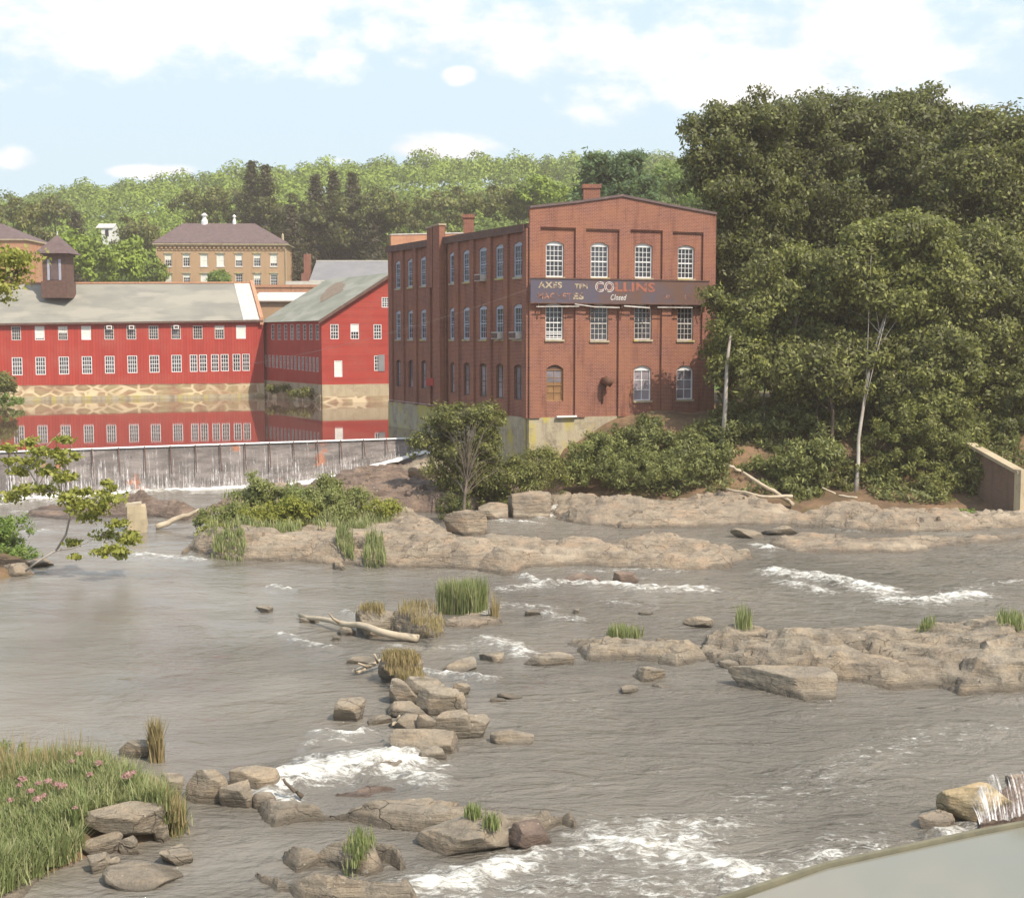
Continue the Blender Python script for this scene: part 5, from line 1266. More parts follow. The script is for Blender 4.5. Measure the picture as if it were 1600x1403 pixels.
ledge('lowest dark slab running off the bottom edge of the photo', [(405, 1370), (450, 1400), (520, 1420), (660, 1425), (650, 1395)], [(615, 1372), (540, 1362), (470, 1356), (420, 1358)], .5, 'rock', .06, seed=37, ew=.4, rough=.12, terr=.08)
ledge('slanting pale slab at the foot of the near grassy bank', [(-60, 1440), (20, 1403), (60, 1375), (100, 1352), (128, 1350)], [(125, 1330), (90, 1328), (50, 1352), (0, 1378), (-60, 1400)], .3, 'rock', .06, seed=41, ew=.3, rough=.06, terr=.1)
ledge('brown shelf carrying a clump of green reeds in midstream', [(690, 980), (740, 984), (792, 972)], [(785, 960), (740, 952), (690, 958)], .3, 'rock_warm', .08, seed=43, ew=.4, rough=.1)
ledge('low thin ledge in front of the wooded bank at right', [(1205, 852), (1240, 862), (1330, 864), (1420, 862), (1500, 852), (1590, 842), (1660, 838)], [(1660, 824), (1560, 830), (1480, 832), (1400, 834), (1330, 834), (1260, 828), (1210, 832)], .38, 'rock_warm', .14, seed=47, ew=.7, rough=.14)
ledge('sloping rock apron along the wooded bank at right',
      [(872, 812), (920, 822), (1020, 826), (1100, 822), (1200, 820), (1260, 822), (1330, 828), (1400, 832), (1500, 830), (1620, 822), (1720, 820)],
      [(1720, 770), (1600, 782), (1500, 778), (1400, 782), (1330, 776), (1260, 784), (1180, 772), (1090, 766), (1000, 768), (900, 758), (840, 756)], 1.25, 'rock_warm', .16, seed=53, ew=1.8, rough=.34, terr=.25)
ledge('dark wet bedrock between the dam foot and the bushes',
      [(150, 800), (240, 796), (300, 806), (420, 800), (560, 800), (640, 800), (720, 800), (810, 790)],
      [(812, 720), (740, 706), (680, 702), (640, 705), (560, 724), (500, 738), (440, 748), (360, 758), (290, 775)], 1.5, 'rock_wet', .17, seed=59, ew=2.2, rough=.35, terr=.25)
ledge('rock step rising beneath the right end of the dam', [(600, 752), (680, 760), (760, 755), (830, 748)], [(830, 704), (760, 700), (700, 694), (655, 704), (630, 718)], 1.5, 'rock_warm', .15, seed=61, ew=1.6, rough=.3, terr=.3, zf=.3)
ledge('flat shallow rock shelf at the left below the dam', [(40, 806), (110, 812), (200, 806), (205, 796)], [(190, 784), (110, 782), (50, 790)], .3, 'rock_wet', .14, seed=67, ew=.8, rough=.14)
# earth mounds of the two left banks
def mound(label, pts, H, seed, nm):
    pass
ledge('x', [(-160, 905), (-40, 912), (20, 900), (52, 886)], [(50, 872), (20, 850), (-60, 830), (-160, 820)], .5, 'earth', .2, 'left_bank', 1.0, seed=71, kind='structure')
ledge('x', [(-260, 1440), (-60, 1420), (0, 1395), (60, 1360), (120, 1340), (200, 1322), (262, 1300), (292, 1280)], [(285, 1262), (250, 1226), (200, 1200), (120, 1184), (0, 1180), (-150, 1180), (-300, 1200)], .5, 'earth', .1, 'near_bank', .8, seed=73, kind='structure', rough=.12)
# concrete stump in the river
c = G(209, 832, 0); w_ = 38 * c.y / F
st0 = empty('concrete_stump', (c.x, c.y + w_ * .4, 0), 'squat broken concrete pier stump standing in the water at left', 'pier')
yaw = .35
def rp(x, y, z): return (c.x + x * math.cos(yaw) - y * math.sin(yaw), c.y + w_ * .4 + x * math.sin(yaw) + y * math.cos(yaw), z)
h_ = 40 * c.y / F / .98
mb = MB(); a_ = w_ * .42
N_ = 5
def rough_box(mb, rp, hx, hy, z0, z1, sd, n=6, amp=.05):
    """a box whose faces are subdivided and worn"""
    P = []
    def add(fn):
        g_ = [[fn(i / n, j / n) for j in range(n + 1)] for i in range(n + 1)]
        for i in range(n):
            for j in range(n): P.append([g_[i][j], g_[i + 1][j], g_[i + 1][j + 1], g_[i][j + 1]])
    L_ = lambda a, b, t: a + (b - a) * t
    add(lambda s, t: (L_(-hx, hx, s), -hy, L_(z0, z1, t))); add(lambda s, t: (hx, L_(-hy, hy, s), L_(z0, z1, t)))
    add(lambda s, t: (L_(hx, -hx, s), hy, L_(z0, z1, t))); add(lambda s, t: (-hx, L_(hy, -hy, s), L_(z0, z1, t))); add(lambda s, t: (L_(-hx, hx, s), L_(-hy, hy, t), z1))
    for q_ in P:
        a = np.array(q_); n_ = np.stack([fbm(a + 5, 2.1, 3, sd), fbm(a + 9, 2.1, 3, sd + 2), fbm(a + 13, 2.1, 3, sd + 4)], 1) * amp
        cr = 1 - .06 * ((np.abs(a[:, 0]) > hx * .99) & (np.abs(a[:, 1]) > hy * .99)); a = a * np.stack([cr, cr, np.ones(4)], 1) + n_
        mb.face([rp(*p) for p in a])
rough_box(mb, rp, a_ * .95, a_ * .8, -.6, h_, 5, 6, .09); mb.build('block', 'pale_concrete', st0)
mb = MB(); rough_box(mb, lambda x, y, z: rp(x - a_ * .25, y, z), a_ * .8, a_ * .72, h_ - .02, h_ + .14, 8, 5, .08); mb.build('cap', 'driftwood', st0)
# retaining wall at the far right under the trees
ra_, rb_, rc_ = G(1520, 815, 0), G(1593, 812, 0), G(1660, 806, 0)
aw = empty('retaining_wall', (rb_.x, rb_.y, 0), 'old brick retaining wall with a sloping pale coping and end post at the right edge', 'wall')
WA = Fac((D(1510, 800, 71).x, 71), (D(1592, 800, 66).x, 66)); WB = Fac((D(1592, 800, 66).x, 66), (D(1690, 800, 68).x, 68))
t0 = WA.px(1527, 708); t1 = WA.px(1590, 741)
mb = MB(); WA.wall(mb, 0, WA.L, -.5, [(0, t0[1] + .3), (t0[0], t0[1]), (WA.L, t1[1])], []); zB = t1[1]
WB.wall(mb, 0, WB.L, -.5, [(0, zB), (WB.L, zB - .1)], []); mb.build('wall', 'brick_shaded', aw)
mb = MB(); WA.box(mb, 0, WA.L, t0[1] + .3, t0[1] + .48, -.4, .14, t1[1], t1[1] + .17); mb.build('coping', 'pale_concrete', aw)
mb = MB(); WB.box(mb, -.06, .34, -.4, zB + .25, -.3, .12); mb.build('post', 'pale_concrete', aw)
# spillway sheet at the right edge
a, b = G(1532, 1292, .25), G(1640, 1268, .25); v = []; q = []
for i in range(31):
    for j in range(13):
        t, s_ = i / 30, j / 12; p = a.lerp(b, t); v.append((p.x, p.y + .05 + s_ * .55 + .03 * math.sin(t * 40), .28 + .66 * math.sin(s_ * 1.5) * (.35 + .65 * math.sin(min(1, t * 3.2) * 1.57)) + .03 * math.sin(t * 11 + s_ * 4) + .012 * math.sin(t * 43 + s_ * 9)))
for i in range(30):
    for j in range(12): m_ = i * 13 + j; q.append((m_, m_ + 13, m_ + 14, m_ + 1))
me = np_mesh('spillway_water', np.array(v), np.array(q), None, True); me.uv_layers.new(name='UVMap')
uvd = np.array([(p[0] * 1.3, p[2] * .6 - .02) for p in v])[np.array(q).ravel()]; me.uv_layers[0].data.foreach_set('uv', uvd.astype(np.float32).ravel())
tag(link_mesh('spillway_water', me, 'falling_water'), kind='structure')
mb = MB(); 
for (p, q_) in ((a, b),): mb.hexa([(p.x, p.y + .1, -.3), (q_.x, q_.y + .1, -.3), (q_.x, q_.y + .9, -.3), (p.x, p.y + .9, -.3), (p.x + .1, p.y + .25, .2), (q_.x, q_.y + .25, .2), (q_.x, q_.y + .9, .82), (p.x + .3, p.y + .9, .3)])
mb.build('spillway_rock', 'rock_wet', label='dark wet rock under the little spillway at the right edge', cat='rock')

# driftwood
def log(pts, rad, label, twig=None, mat='driftwood'):
    mb = MB(); P_ = [G(x, y, z) for x, y, z in pts]
    Q_ = []
    for a, b in zip(P_[:-1], P_[1:]):
        for t in (0, .25, .5, .75): Q_.append(a.lerp(b, t) + Vector((random.uniform(-1, 1), random.uniform(-1, 1), random.uniform(-1, 1))) * rad * .35)
    Q_.append(P_[-1]); mb.tube(Q_, [rad * (1 - .5 * i / len(Q_)) for i in range(len(Q_))], 7)
    if twig:
        for tw in twig: T_ = [G(x, y, z) for x, y, z in tw]; mb.tube(T_, [rad * .5, rad * .3, rad * .15][:len(T_)], 5)
    return mb.build('driftwood', mat, None, label, 'driftwood', smooth=True)
log([(655, 998, .12), (590, 984, .35), (530, 972, .3), (468, 961, .15)], .13, 'long bleached log lying in the water against the split boulder', [[(530, 972, .35), (520, 966, .5), (514, 958, .75)]])
log([(243, 823, .15), (280, 810, .5), (312, 797, .9)], .16, 'pale plank leaning on the island beside the concrete stump')
log([(552, 1050, .1), (575, 1042, .2), (600, 1030, .3)], .09, 'dark branch lying left of the grassy mound', [[(575, 1042, .2), (560, 1036, .4)], [(590, 1035, .3), (585, 1022, .6)]])
log([(612, 1134, .45), (619, 1126, .55), (625, 1117, .7)], .04, 'short pale stick caught in the boulder pile')
log([(473, 1246, .1), (460, 1235, .25), (443, 1216, .5)], .05, 'thin stick poking out of the small cascade', mat='bark')
log([(1240, 787, .5), (1200, 762, 1.4), (1160, 738, 2.2), (1140, 728, 2.6)], .13, 'fallen dead branch slanting down the wooded bank', mat='driftwood')
log([(1238, 776, 1.0), (1190, 775, 1.1), (1135, 764, 1.4)], .1, 'fallen dead branch lying level on the wooded bank', mat='driftwood')
log([(1340, 778, 1.0), (1310, 774, 1.1), (1285, 762, 1.6)], .07, 'thin dead branch on the bank left of the pale trunked tree', mat='driftwood')
# ================================================================ vegetation
def leaf_quads(c, out, size, rng, asp=.5, droop=0.0, flat=.0):
    """c Nx3 leaf centres, out Nx3 preferred normals -> verts (4N), a folded-free rhombus each"""
    n = len(c); nr = rng.normal(size=(n, 3)); nr /= np.linalg.norm(nr, axis=1)[:, None]
    nn = out * .9 + nr * .75; nn[:, 2] += .25 + flat; nn /= np.linalg.norm(nn, axis=1)[:, None] + 1e-9
    t = np.cross(nn, rng.normal(size=(n, 3))); t /= np.linalg.norm(t, axis=1)[:, None] + 1e-9
    if droop: t[:, 2] -= droop; t /= np.linalg.norm(t, axis=1)[:, None]
    b = np.cross(nn, t); b /= np.linalg.norm(b, axis=1)[:, None] + 1e-9
    L = size * rng.uniform(.5, 1.6, n)[:, None] * .5; W = L * asp
    return np.stack([c - t * L, c + b * W - t * L * .1, c + t * L, c - b * W - t * L * .1], 1).reshape(-1, 3)
def crown_mesh(name, blobs, n_clump, leaf, size, seed, clump_r=.9, asp=.5, droop=.25, shell=.45, flatc=.75, tint_base=0.0):
    """blobs: list of (centre, (rx,ry,rz)); clumps sit on and inside the ellipsoids, leaves on the clumps"""
    r_ = np.random.default_rng(seed)
    vol = np.array([b[1][0] * b[1][1] + b[1][0] * b[1][2] + b[1][1] * b[1][2] for b in blobs]); cnt = np.maximum(3, (n_clump * vol / vol.sum())).astype(int)
    C, Nn, Rr = [], [], []
    for (c, r3), k_ in zip(blobs, cnt):
        d = r_.normal(size=(k_, 3)); d /= np.linalg.norm(d, axis=1)[:, None]
        low = d[:, 2] < -.3; d[low, 2] *= -r_.choice([1, -1, 1], low.sum())
        rad = np.where(r_.random(k_) < .72, r_.uniform(.78, 1.16, k_), r_.uniform(.3, .8, k_))
        out_ = r_.random(k_) < .07; rad = np.where(out_, rad * r_.uniform(1.12, 1.34, k_), rad)
        wob = 1 + .42 * fbm(d * 1.7 + np.array(c) * .3, 1.0, 3, seed)
        C.append(np.array(c) + d * rad[:, None] * wob[:, None] * np.array(r3)); Nn.append(d); Rr.append(clump_r * r_.uniform(.4, 1.5, k_))
    C, Nn, Rr = np.concatenate(C), np.concatenate(Nn), np.concatenate(Rr)
    nc = len(C); k_ = np.maximum(4, (leaf / nc * (Rr / Rr.mean()) ** 2)).astype(int); idx = np.repeat(np.arange(nc), k_)
    d = r_.normal(size=(len(idx), 3)); d /= np.linalg.norm(d, axis=1)[:, None]
    d = d + Nn[idx] * .5; d /= np.linalg.norm(d, axis=1)[:, None]
    rr = Rr[idx] * r_.uniform(shell, 1.05, len(idx)) * (1 + .3 * (r_.random(len(idx)) < .08))
    P_ = C[idx] + d * rr[:, None] * np.array([1, 1, flatc])
    V_ = leaf_quads(P_, d * .85 + Nn[idx] * .15, size, r_, asp, droop)
    q = np.arange(len(V_)).reshape(-1, 4)
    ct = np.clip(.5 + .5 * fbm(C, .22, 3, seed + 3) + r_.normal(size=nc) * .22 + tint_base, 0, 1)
    tint = np.repeat(ct[idx], 4)
    return V_, q, tint, C, Nn
def limb_mesh(mb, base, top, r0, C, seed, n=14, lean=(0, 0), fork=.45):
    r_ = random.Random(seed); base = Vector(base); top = Vector(top); pts = []
    for i in range(9):
        t = i / 8; pts.append(base.lerp(top, t) + Vector((lean[0], lean[1], 0)) * math.sin(math.pi * t) + Vector((r_.uniform(-.12, .12), r_.uniform(-.12, .12), 0)) * (1 if 0 < i else 0))
    mb.tube(pts, [r0 * (1.25 if i == 0 else 1) * (1 - .8 * i / 8) + .02 for i in range(9)], 8)
    sel = list(range(len(C))); r_.shuffle(sel)
    for j in sel[:n]:
        tgt = Vector(C[j]); f_ = r_.uniform(fork, .95); k_ = min(7, int(f_ * 8)); p = pts[k_]
        if tgt.z < p.z - .5: k_ = max(2, k_ - 3); p = pts[k_]
        m_ = p.lerp(tgt, .5) + Vector((0, 0, (tgt - p).length * .12)); rr = r0 * (1 - .8 * k_ / 8) * .55
        mb.tube([p, p.lerp(m_, .5) + Vector((0, 0, .1)), m_, tgt], [rr, rr * .7, rr * .45, .015], 5)
def plant(name, label, cat, blobs, leaf_m, n_clump, leaves, size, seed, trunk=None, bark='bark', group=None, clump_r=.9, limbs=14, lean=(0, 0), crown='crown', **kw):
    V_, q, tint, C, Nn = crown_mesh(name, blobs, n_clump, leaves, size, seed, clump_r, **kw)
    cx_ = np.mean([b[0] for b in blobs], axis=0)
    base = Vector(trunk[0]) if trunk else Vector((cx_[0], cx_[1], float(V_[:, 2].min())))
    root = empty(name, tuple(base), label, cat, group)
    me = np_mesh(crown, V_ - np.array(base), q, tint)
    link_mesh(crown, me, leaf_m, root)
    if trunk:
        mb = MB(); limb_mesh(mb, trunk[0], trunk[1], trunk[2], C, seed, limbs, lean); mb.build('trunk' if cat in ('tree',) else 'stem', bark, root, smooth=True)
    return root
def E(px, py, rpx, rpy, Y, dy=None):
    c = D(px, py, Y); m_ = Y / F; return (tuple(c), (rpx * m_, (dy if dy else rpx * m_ * .8), rpy * m_))
def gz_at(x, y): return float(land_height(np.array([[x]]), np.array([[y]]))[0, 0])
def trunk_at(px, py, Y, topx, topy, r, Yt=None):
    b = D(px, py, Y); z = gz_at(b.x, b.y); t = D(topx, topy, Yt or Y + .5); return ((b.x, b.y, min(z, b.z) - .2), tuple(t), r)
T = 'tree'
# --- the wood on the right bank
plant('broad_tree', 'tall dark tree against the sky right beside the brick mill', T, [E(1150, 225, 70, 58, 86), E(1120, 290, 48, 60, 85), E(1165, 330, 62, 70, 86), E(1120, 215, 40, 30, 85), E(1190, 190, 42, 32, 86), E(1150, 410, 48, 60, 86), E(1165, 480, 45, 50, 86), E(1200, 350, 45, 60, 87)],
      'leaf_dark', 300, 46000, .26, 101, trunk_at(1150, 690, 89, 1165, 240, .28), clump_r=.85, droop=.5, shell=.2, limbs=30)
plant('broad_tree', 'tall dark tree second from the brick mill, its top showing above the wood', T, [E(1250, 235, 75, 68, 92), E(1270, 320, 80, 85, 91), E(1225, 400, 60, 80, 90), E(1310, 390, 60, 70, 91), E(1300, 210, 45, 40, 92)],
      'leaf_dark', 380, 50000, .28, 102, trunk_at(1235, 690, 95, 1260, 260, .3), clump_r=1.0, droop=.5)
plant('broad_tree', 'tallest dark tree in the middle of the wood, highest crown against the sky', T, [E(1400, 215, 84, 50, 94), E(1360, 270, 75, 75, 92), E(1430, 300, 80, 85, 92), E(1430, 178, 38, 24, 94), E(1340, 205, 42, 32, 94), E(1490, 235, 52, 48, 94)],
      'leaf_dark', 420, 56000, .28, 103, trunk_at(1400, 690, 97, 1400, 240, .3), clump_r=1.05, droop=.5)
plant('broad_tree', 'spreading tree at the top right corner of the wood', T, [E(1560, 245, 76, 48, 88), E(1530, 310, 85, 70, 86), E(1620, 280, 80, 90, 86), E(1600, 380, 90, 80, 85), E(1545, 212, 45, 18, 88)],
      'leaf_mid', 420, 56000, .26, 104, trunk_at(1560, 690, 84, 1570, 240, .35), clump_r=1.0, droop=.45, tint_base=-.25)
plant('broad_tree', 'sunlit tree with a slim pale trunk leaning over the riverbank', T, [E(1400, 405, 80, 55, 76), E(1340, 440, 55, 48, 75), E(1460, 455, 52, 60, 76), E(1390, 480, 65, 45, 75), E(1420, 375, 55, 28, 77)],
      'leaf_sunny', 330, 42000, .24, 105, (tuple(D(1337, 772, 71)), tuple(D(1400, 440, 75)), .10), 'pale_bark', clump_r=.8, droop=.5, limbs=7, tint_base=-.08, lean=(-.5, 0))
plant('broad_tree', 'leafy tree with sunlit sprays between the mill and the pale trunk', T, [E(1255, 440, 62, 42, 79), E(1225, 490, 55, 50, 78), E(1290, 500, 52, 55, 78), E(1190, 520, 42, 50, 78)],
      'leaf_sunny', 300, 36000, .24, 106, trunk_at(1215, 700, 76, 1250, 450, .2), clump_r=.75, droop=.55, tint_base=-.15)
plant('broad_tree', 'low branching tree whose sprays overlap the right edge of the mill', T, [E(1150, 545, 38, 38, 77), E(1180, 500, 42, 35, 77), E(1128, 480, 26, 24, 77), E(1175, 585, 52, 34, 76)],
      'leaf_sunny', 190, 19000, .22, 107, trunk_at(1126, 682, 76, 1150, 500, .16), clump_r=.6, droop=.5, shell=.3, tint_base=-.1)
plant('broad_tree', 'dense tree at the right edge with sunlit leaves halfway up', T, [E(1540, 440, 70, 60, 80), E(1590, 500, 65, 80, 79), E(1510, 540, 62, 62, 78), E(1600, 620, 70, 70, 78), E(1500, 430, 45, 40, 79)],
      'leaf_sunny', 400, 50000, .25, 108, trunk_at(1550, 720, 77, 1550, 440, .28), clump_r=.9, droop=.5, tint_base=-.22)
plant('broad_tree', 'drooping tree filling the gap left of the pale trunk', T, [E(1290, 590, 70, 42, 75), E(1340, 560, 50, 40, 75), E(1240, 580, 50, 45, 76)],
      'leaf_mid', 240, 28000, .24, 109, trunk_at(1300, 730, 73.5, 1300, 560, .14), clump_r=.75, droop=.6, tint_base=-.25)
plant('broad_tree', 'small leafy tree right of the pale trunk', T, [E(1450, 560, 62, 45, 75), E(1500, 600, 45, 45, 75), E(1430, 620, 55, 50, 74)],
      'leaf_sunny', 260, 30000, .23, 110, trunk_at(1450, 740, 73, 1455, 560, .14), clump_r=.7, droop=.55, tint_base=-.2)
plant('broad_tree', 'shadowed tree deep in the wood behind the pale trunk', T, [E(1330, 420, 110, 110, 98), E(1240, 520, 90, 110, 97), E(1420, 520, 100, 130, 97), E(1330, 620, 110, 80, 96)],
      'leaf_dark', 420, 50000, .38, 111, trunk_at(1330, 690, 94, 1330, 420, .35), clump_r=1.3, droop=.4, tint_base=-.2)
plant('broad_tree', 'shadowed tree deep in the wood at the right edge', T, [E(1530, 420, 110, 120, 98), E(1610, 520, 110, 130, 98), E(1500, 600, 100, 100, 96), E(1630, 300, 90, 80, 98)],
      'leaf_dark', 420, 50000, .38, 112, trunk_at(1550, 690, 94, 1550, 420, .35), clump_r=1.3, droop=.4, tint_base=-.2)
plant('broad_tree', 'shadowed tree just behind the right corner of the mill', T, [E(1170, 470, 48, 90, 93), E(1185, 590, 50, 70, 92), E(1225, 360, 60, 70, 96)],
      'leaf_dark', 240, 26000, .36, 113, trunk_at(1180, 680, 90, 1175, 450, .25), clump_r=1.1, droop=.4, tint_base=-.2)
# bare slim trunks seen against the shade
for i, (x0, y0, x1, y1, Y, r, lab) in enumerate([(1128, 682, 1142, 520, 75, .12, 'smooth bare trunk standing just right of the mill corner'), (1192, 690, 1196, 600, 75, .07, 'thin dead stem in the shade right of the mill'),
        (1275, 700, 1280, 620, 74, .06, 'thin stem left of the pale trunked tree'), (1245, 700, 1218, 640, 75, .06, 'thin crooked stem in the shaded thicket')]):
    a, b = D(x0, y0, Y), D(x1, y1, Y + .5); mb = MB(); mb.tube([a + Vector((0, 0, -1)), a.lerp(b, .3) + Vector((.05, 0, 0)), a.lerp(b, .7) - Vector((.08, 0, 0)), b], [r * 1.2, r, r * .85, r * .5], 8)
    mb.build('tree_trunk', 'pale_bark' if i == 0 else 'bark', None, lab, 'tree trunk', smooth=True)
# --- shrubs on the bank
S = 'shrub'
def shrub(label, blobs, m_, nc, nl, size, seed, **k_):
    nl = int(nl * (.68 if m_ == 'leaf_blue' else 1)); kw = dict(clump_r=.42, droop=.35, shell=.05, asp=.34); kw.update(k_)
    return plant('shrub', label, S, blobs, m_, nc, nl, size, seed, crown='foliage', **kw)
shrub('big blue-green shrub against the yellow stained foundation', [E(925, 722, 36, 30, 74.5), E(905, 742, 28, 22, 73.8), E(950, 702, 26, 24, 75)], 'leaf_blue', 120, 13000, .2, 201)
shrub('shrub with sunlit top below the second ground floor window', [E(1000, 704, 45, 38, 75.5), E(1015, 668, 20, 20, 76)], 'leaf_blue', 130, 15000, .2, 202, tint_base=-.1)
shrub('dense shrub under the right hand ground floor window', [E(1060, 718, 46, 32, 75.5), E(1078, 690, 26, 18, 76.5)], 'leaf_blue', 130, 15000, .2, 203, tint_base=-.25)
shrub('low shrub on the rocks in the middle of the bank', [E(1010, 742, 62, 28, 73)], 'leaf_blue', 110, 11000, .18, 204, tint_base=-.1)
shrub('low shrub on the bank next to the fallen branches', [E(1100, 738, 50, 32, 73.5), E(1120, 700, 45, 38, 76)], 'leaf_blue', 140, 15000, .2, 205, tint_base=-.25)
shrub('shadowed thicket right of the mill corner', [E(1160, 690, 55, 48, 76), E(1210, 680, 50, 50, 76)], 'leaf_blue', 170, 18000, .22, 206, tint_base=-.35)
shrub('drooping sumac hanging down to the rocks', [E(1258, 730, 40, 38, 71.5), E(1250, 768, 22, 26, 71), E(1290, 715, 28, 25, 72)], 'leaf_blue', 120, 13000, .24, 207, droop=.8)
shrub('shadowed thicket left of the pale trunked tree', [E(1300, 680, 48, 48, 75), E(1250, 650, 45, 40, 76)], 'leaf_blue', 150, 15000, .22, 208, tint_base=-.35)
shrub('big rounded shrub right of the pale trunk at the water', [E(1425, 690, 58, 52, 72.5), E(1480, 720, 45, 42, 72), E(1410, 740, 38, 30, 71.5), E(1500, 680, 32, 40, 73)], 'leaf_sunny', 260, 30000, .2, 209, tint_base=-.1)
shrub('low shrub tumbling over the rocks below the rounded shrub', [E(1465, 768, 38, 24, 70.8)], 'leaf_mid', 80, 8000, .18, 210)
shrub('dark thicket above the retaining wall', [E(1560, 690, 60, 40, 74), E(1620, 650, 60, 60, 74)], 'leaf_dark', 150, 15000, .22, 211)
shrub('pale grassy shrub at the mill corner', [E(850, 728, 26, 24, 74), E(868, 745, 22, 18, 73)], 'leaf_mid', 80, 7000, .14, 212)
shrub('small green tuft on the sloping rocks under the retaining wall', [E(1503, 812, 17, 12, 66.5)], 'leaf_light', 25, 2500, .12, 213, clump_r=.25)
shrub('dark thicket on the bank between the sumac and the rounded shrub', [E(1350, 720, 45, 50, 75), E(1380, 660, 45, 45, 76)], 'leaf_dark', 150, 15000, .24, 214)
# riverside bush in front of the mill's side wall
plant('riverside_bush', 'airy tall bush in front of the shaded side of the brick mill', 'bush', [E(725, 680, 48, 44, 72), E(690, 665, 30, 20, 71.5), E(765, 655, 26, 22, 72.5), E(740, 735, 48, 38, 71.5), E(725, 770, 40, 26, 71), E(665, 700, 22, 18, 71.5), E(790, 745, 30, 25, 72), E(700, 725, 28, 26, 71)],
      'leaf_mid', 300, 24000, .2, 220, (tuple(G(727, 812, .4)), tuple(D(728, 670, 72)), .07), clump_r=.5, shell=.1, limbs=70, droop=-.2, crown='foliage', asp=.38, tint_base=-.1)
shrub('dark low bush at the foot of the riverside bush', [E(710, 800, 24, 18, 66.5)], 'leaf_dark', 40, 4000, .15, 221, clump_r=.35)
shrub('shaded bush against the side foundation of the mill', [E(800, 760, 34, 28, 70), E(830, 750, 24, 24, 71)], 'leaf_mid', 100, 9000, .16, 222, tint_base=-.2)
# island bushes
IB = 'bushes growing on the rock island'
for (x, y, rx, ry, Y, m_, lab, sd_) in [(355, 812, 42, 24, 60.5, 'leaf_olive', 'dark green bush at the left end of the rock island', 230), (398, 788, 34, 36, 62, 'leaf_olive', 'taller bush left of centre on the rock island', 231),
        (440, 810, 48, 26, 60, 'leaf_yellow', 'bright green bush in the middle of the rock island', 232), (500, 798, 42, 30, 61.5, 'leaf_olive', 'olive bush right of centre on the rock island', 233),
        (512, 770, 18, 24, 64, 'leaf_olive', 'slender upright bush behind the island shrubs', 234), (345, 832, 26, 14, 58.5, 'leaf_yellow', 'yellow-green tuft on the left tip of the rock island', 235),
        (533, 808, 22, 16, 60.5, 'leaf_olive', 'small bush at the right end of the island shrubs', 236), (558, 780, 18, 12, 63.5, 'leaf_olive', 'small bush behind the right end of the island', 237), (605, 795, 20, 12, 62, 'leaf_yellow', 'thin yellowish bush on the island slope', 238),
        (438, 852, 10, 14, 57.3, 'leaf_olive', 'small bush at the waterline of the rock island', 239), (460, 790, 34, 20, 62.5, 'leaf_light', 'lime green bush at the back of the rock island', 240)]:
    shrub(lab, [E(x, y, rx, ry, Y), E(x + rx * .4, y - ry * .35, rx * .5, ry * .5, Y + .3)], m_, int(18 + rx * 1.5), int(500 + rx * ry * 4.5), .15, sd_, clump_r=.32, group=IB, droop=-.1, shell=.15)
# leafy undergrowth covering the bank between the shrubs
_x = rng.uniform(1.5, 34, 60000); _sh = np.interp(_x, [0.5, 3, 8, 14, 20, 27, 40], [79, 73.0, 70.5, 68.5, 67.5, 66.5, 60]); _y = _sh + rng.uniform(1.6, 15, len(_x)) ** 1.0
_m = fbm(np.c_[_x, _y], .45, 3, 88) > -.12; _x, _y = _x[_m], _y[_m]; _z = land_height(_x[None], _y[None])[0] + rng.uniform(.05, .75, len(_x)) * (.6 + .9 * np.abs(fbm(np.c_[_x, _y], .8, 3, 89)))
_in = (_y > 78) & (_x < 13); _x, _y, _z = _x[~_in], _y[~_in], _z[~_in]
_V = leaf_quads(np.c_[_x, _y, _z], np.tile([0, -.4, .6], (len(_x), 1)), .24, rng, .36, .3)
tag(link_mesh('undergrowth', np_mesh('undergrowth', _V, np.arange(len(_V)).reshape(-1, 4), np.repeat(np.clip(.4 + .5 * fbm(np.c_[_x, _y], .6, 3, 90), 0, 1), 4)), 'leaf_blue'), 'low leafy undergrowth covering the wooded bank', 'undergrowth', kind='stuff')
shrub('low weedy shrub over the fallen branches', [E(1205, 745, 36, 26, 73)], 'leaf_blue', 70, 7000, .2, 215, tint_base=-.2)
shrub('leaning shrub at the foot of the pale trunked tree', [E(1325, 758, 28, 22, 72), E(1375, 750, 26, 24, 72.5)], 'leaf_mid', 70, 7000, .2, 216, tint_base=-.2)
shrub('tangled shrub hanging over the left end of the retaining wall', [E(1525, 740, 26, 36, 70.5)], 'leaf_mid', 60, 6500, .2, 217, tint_base=-.1)
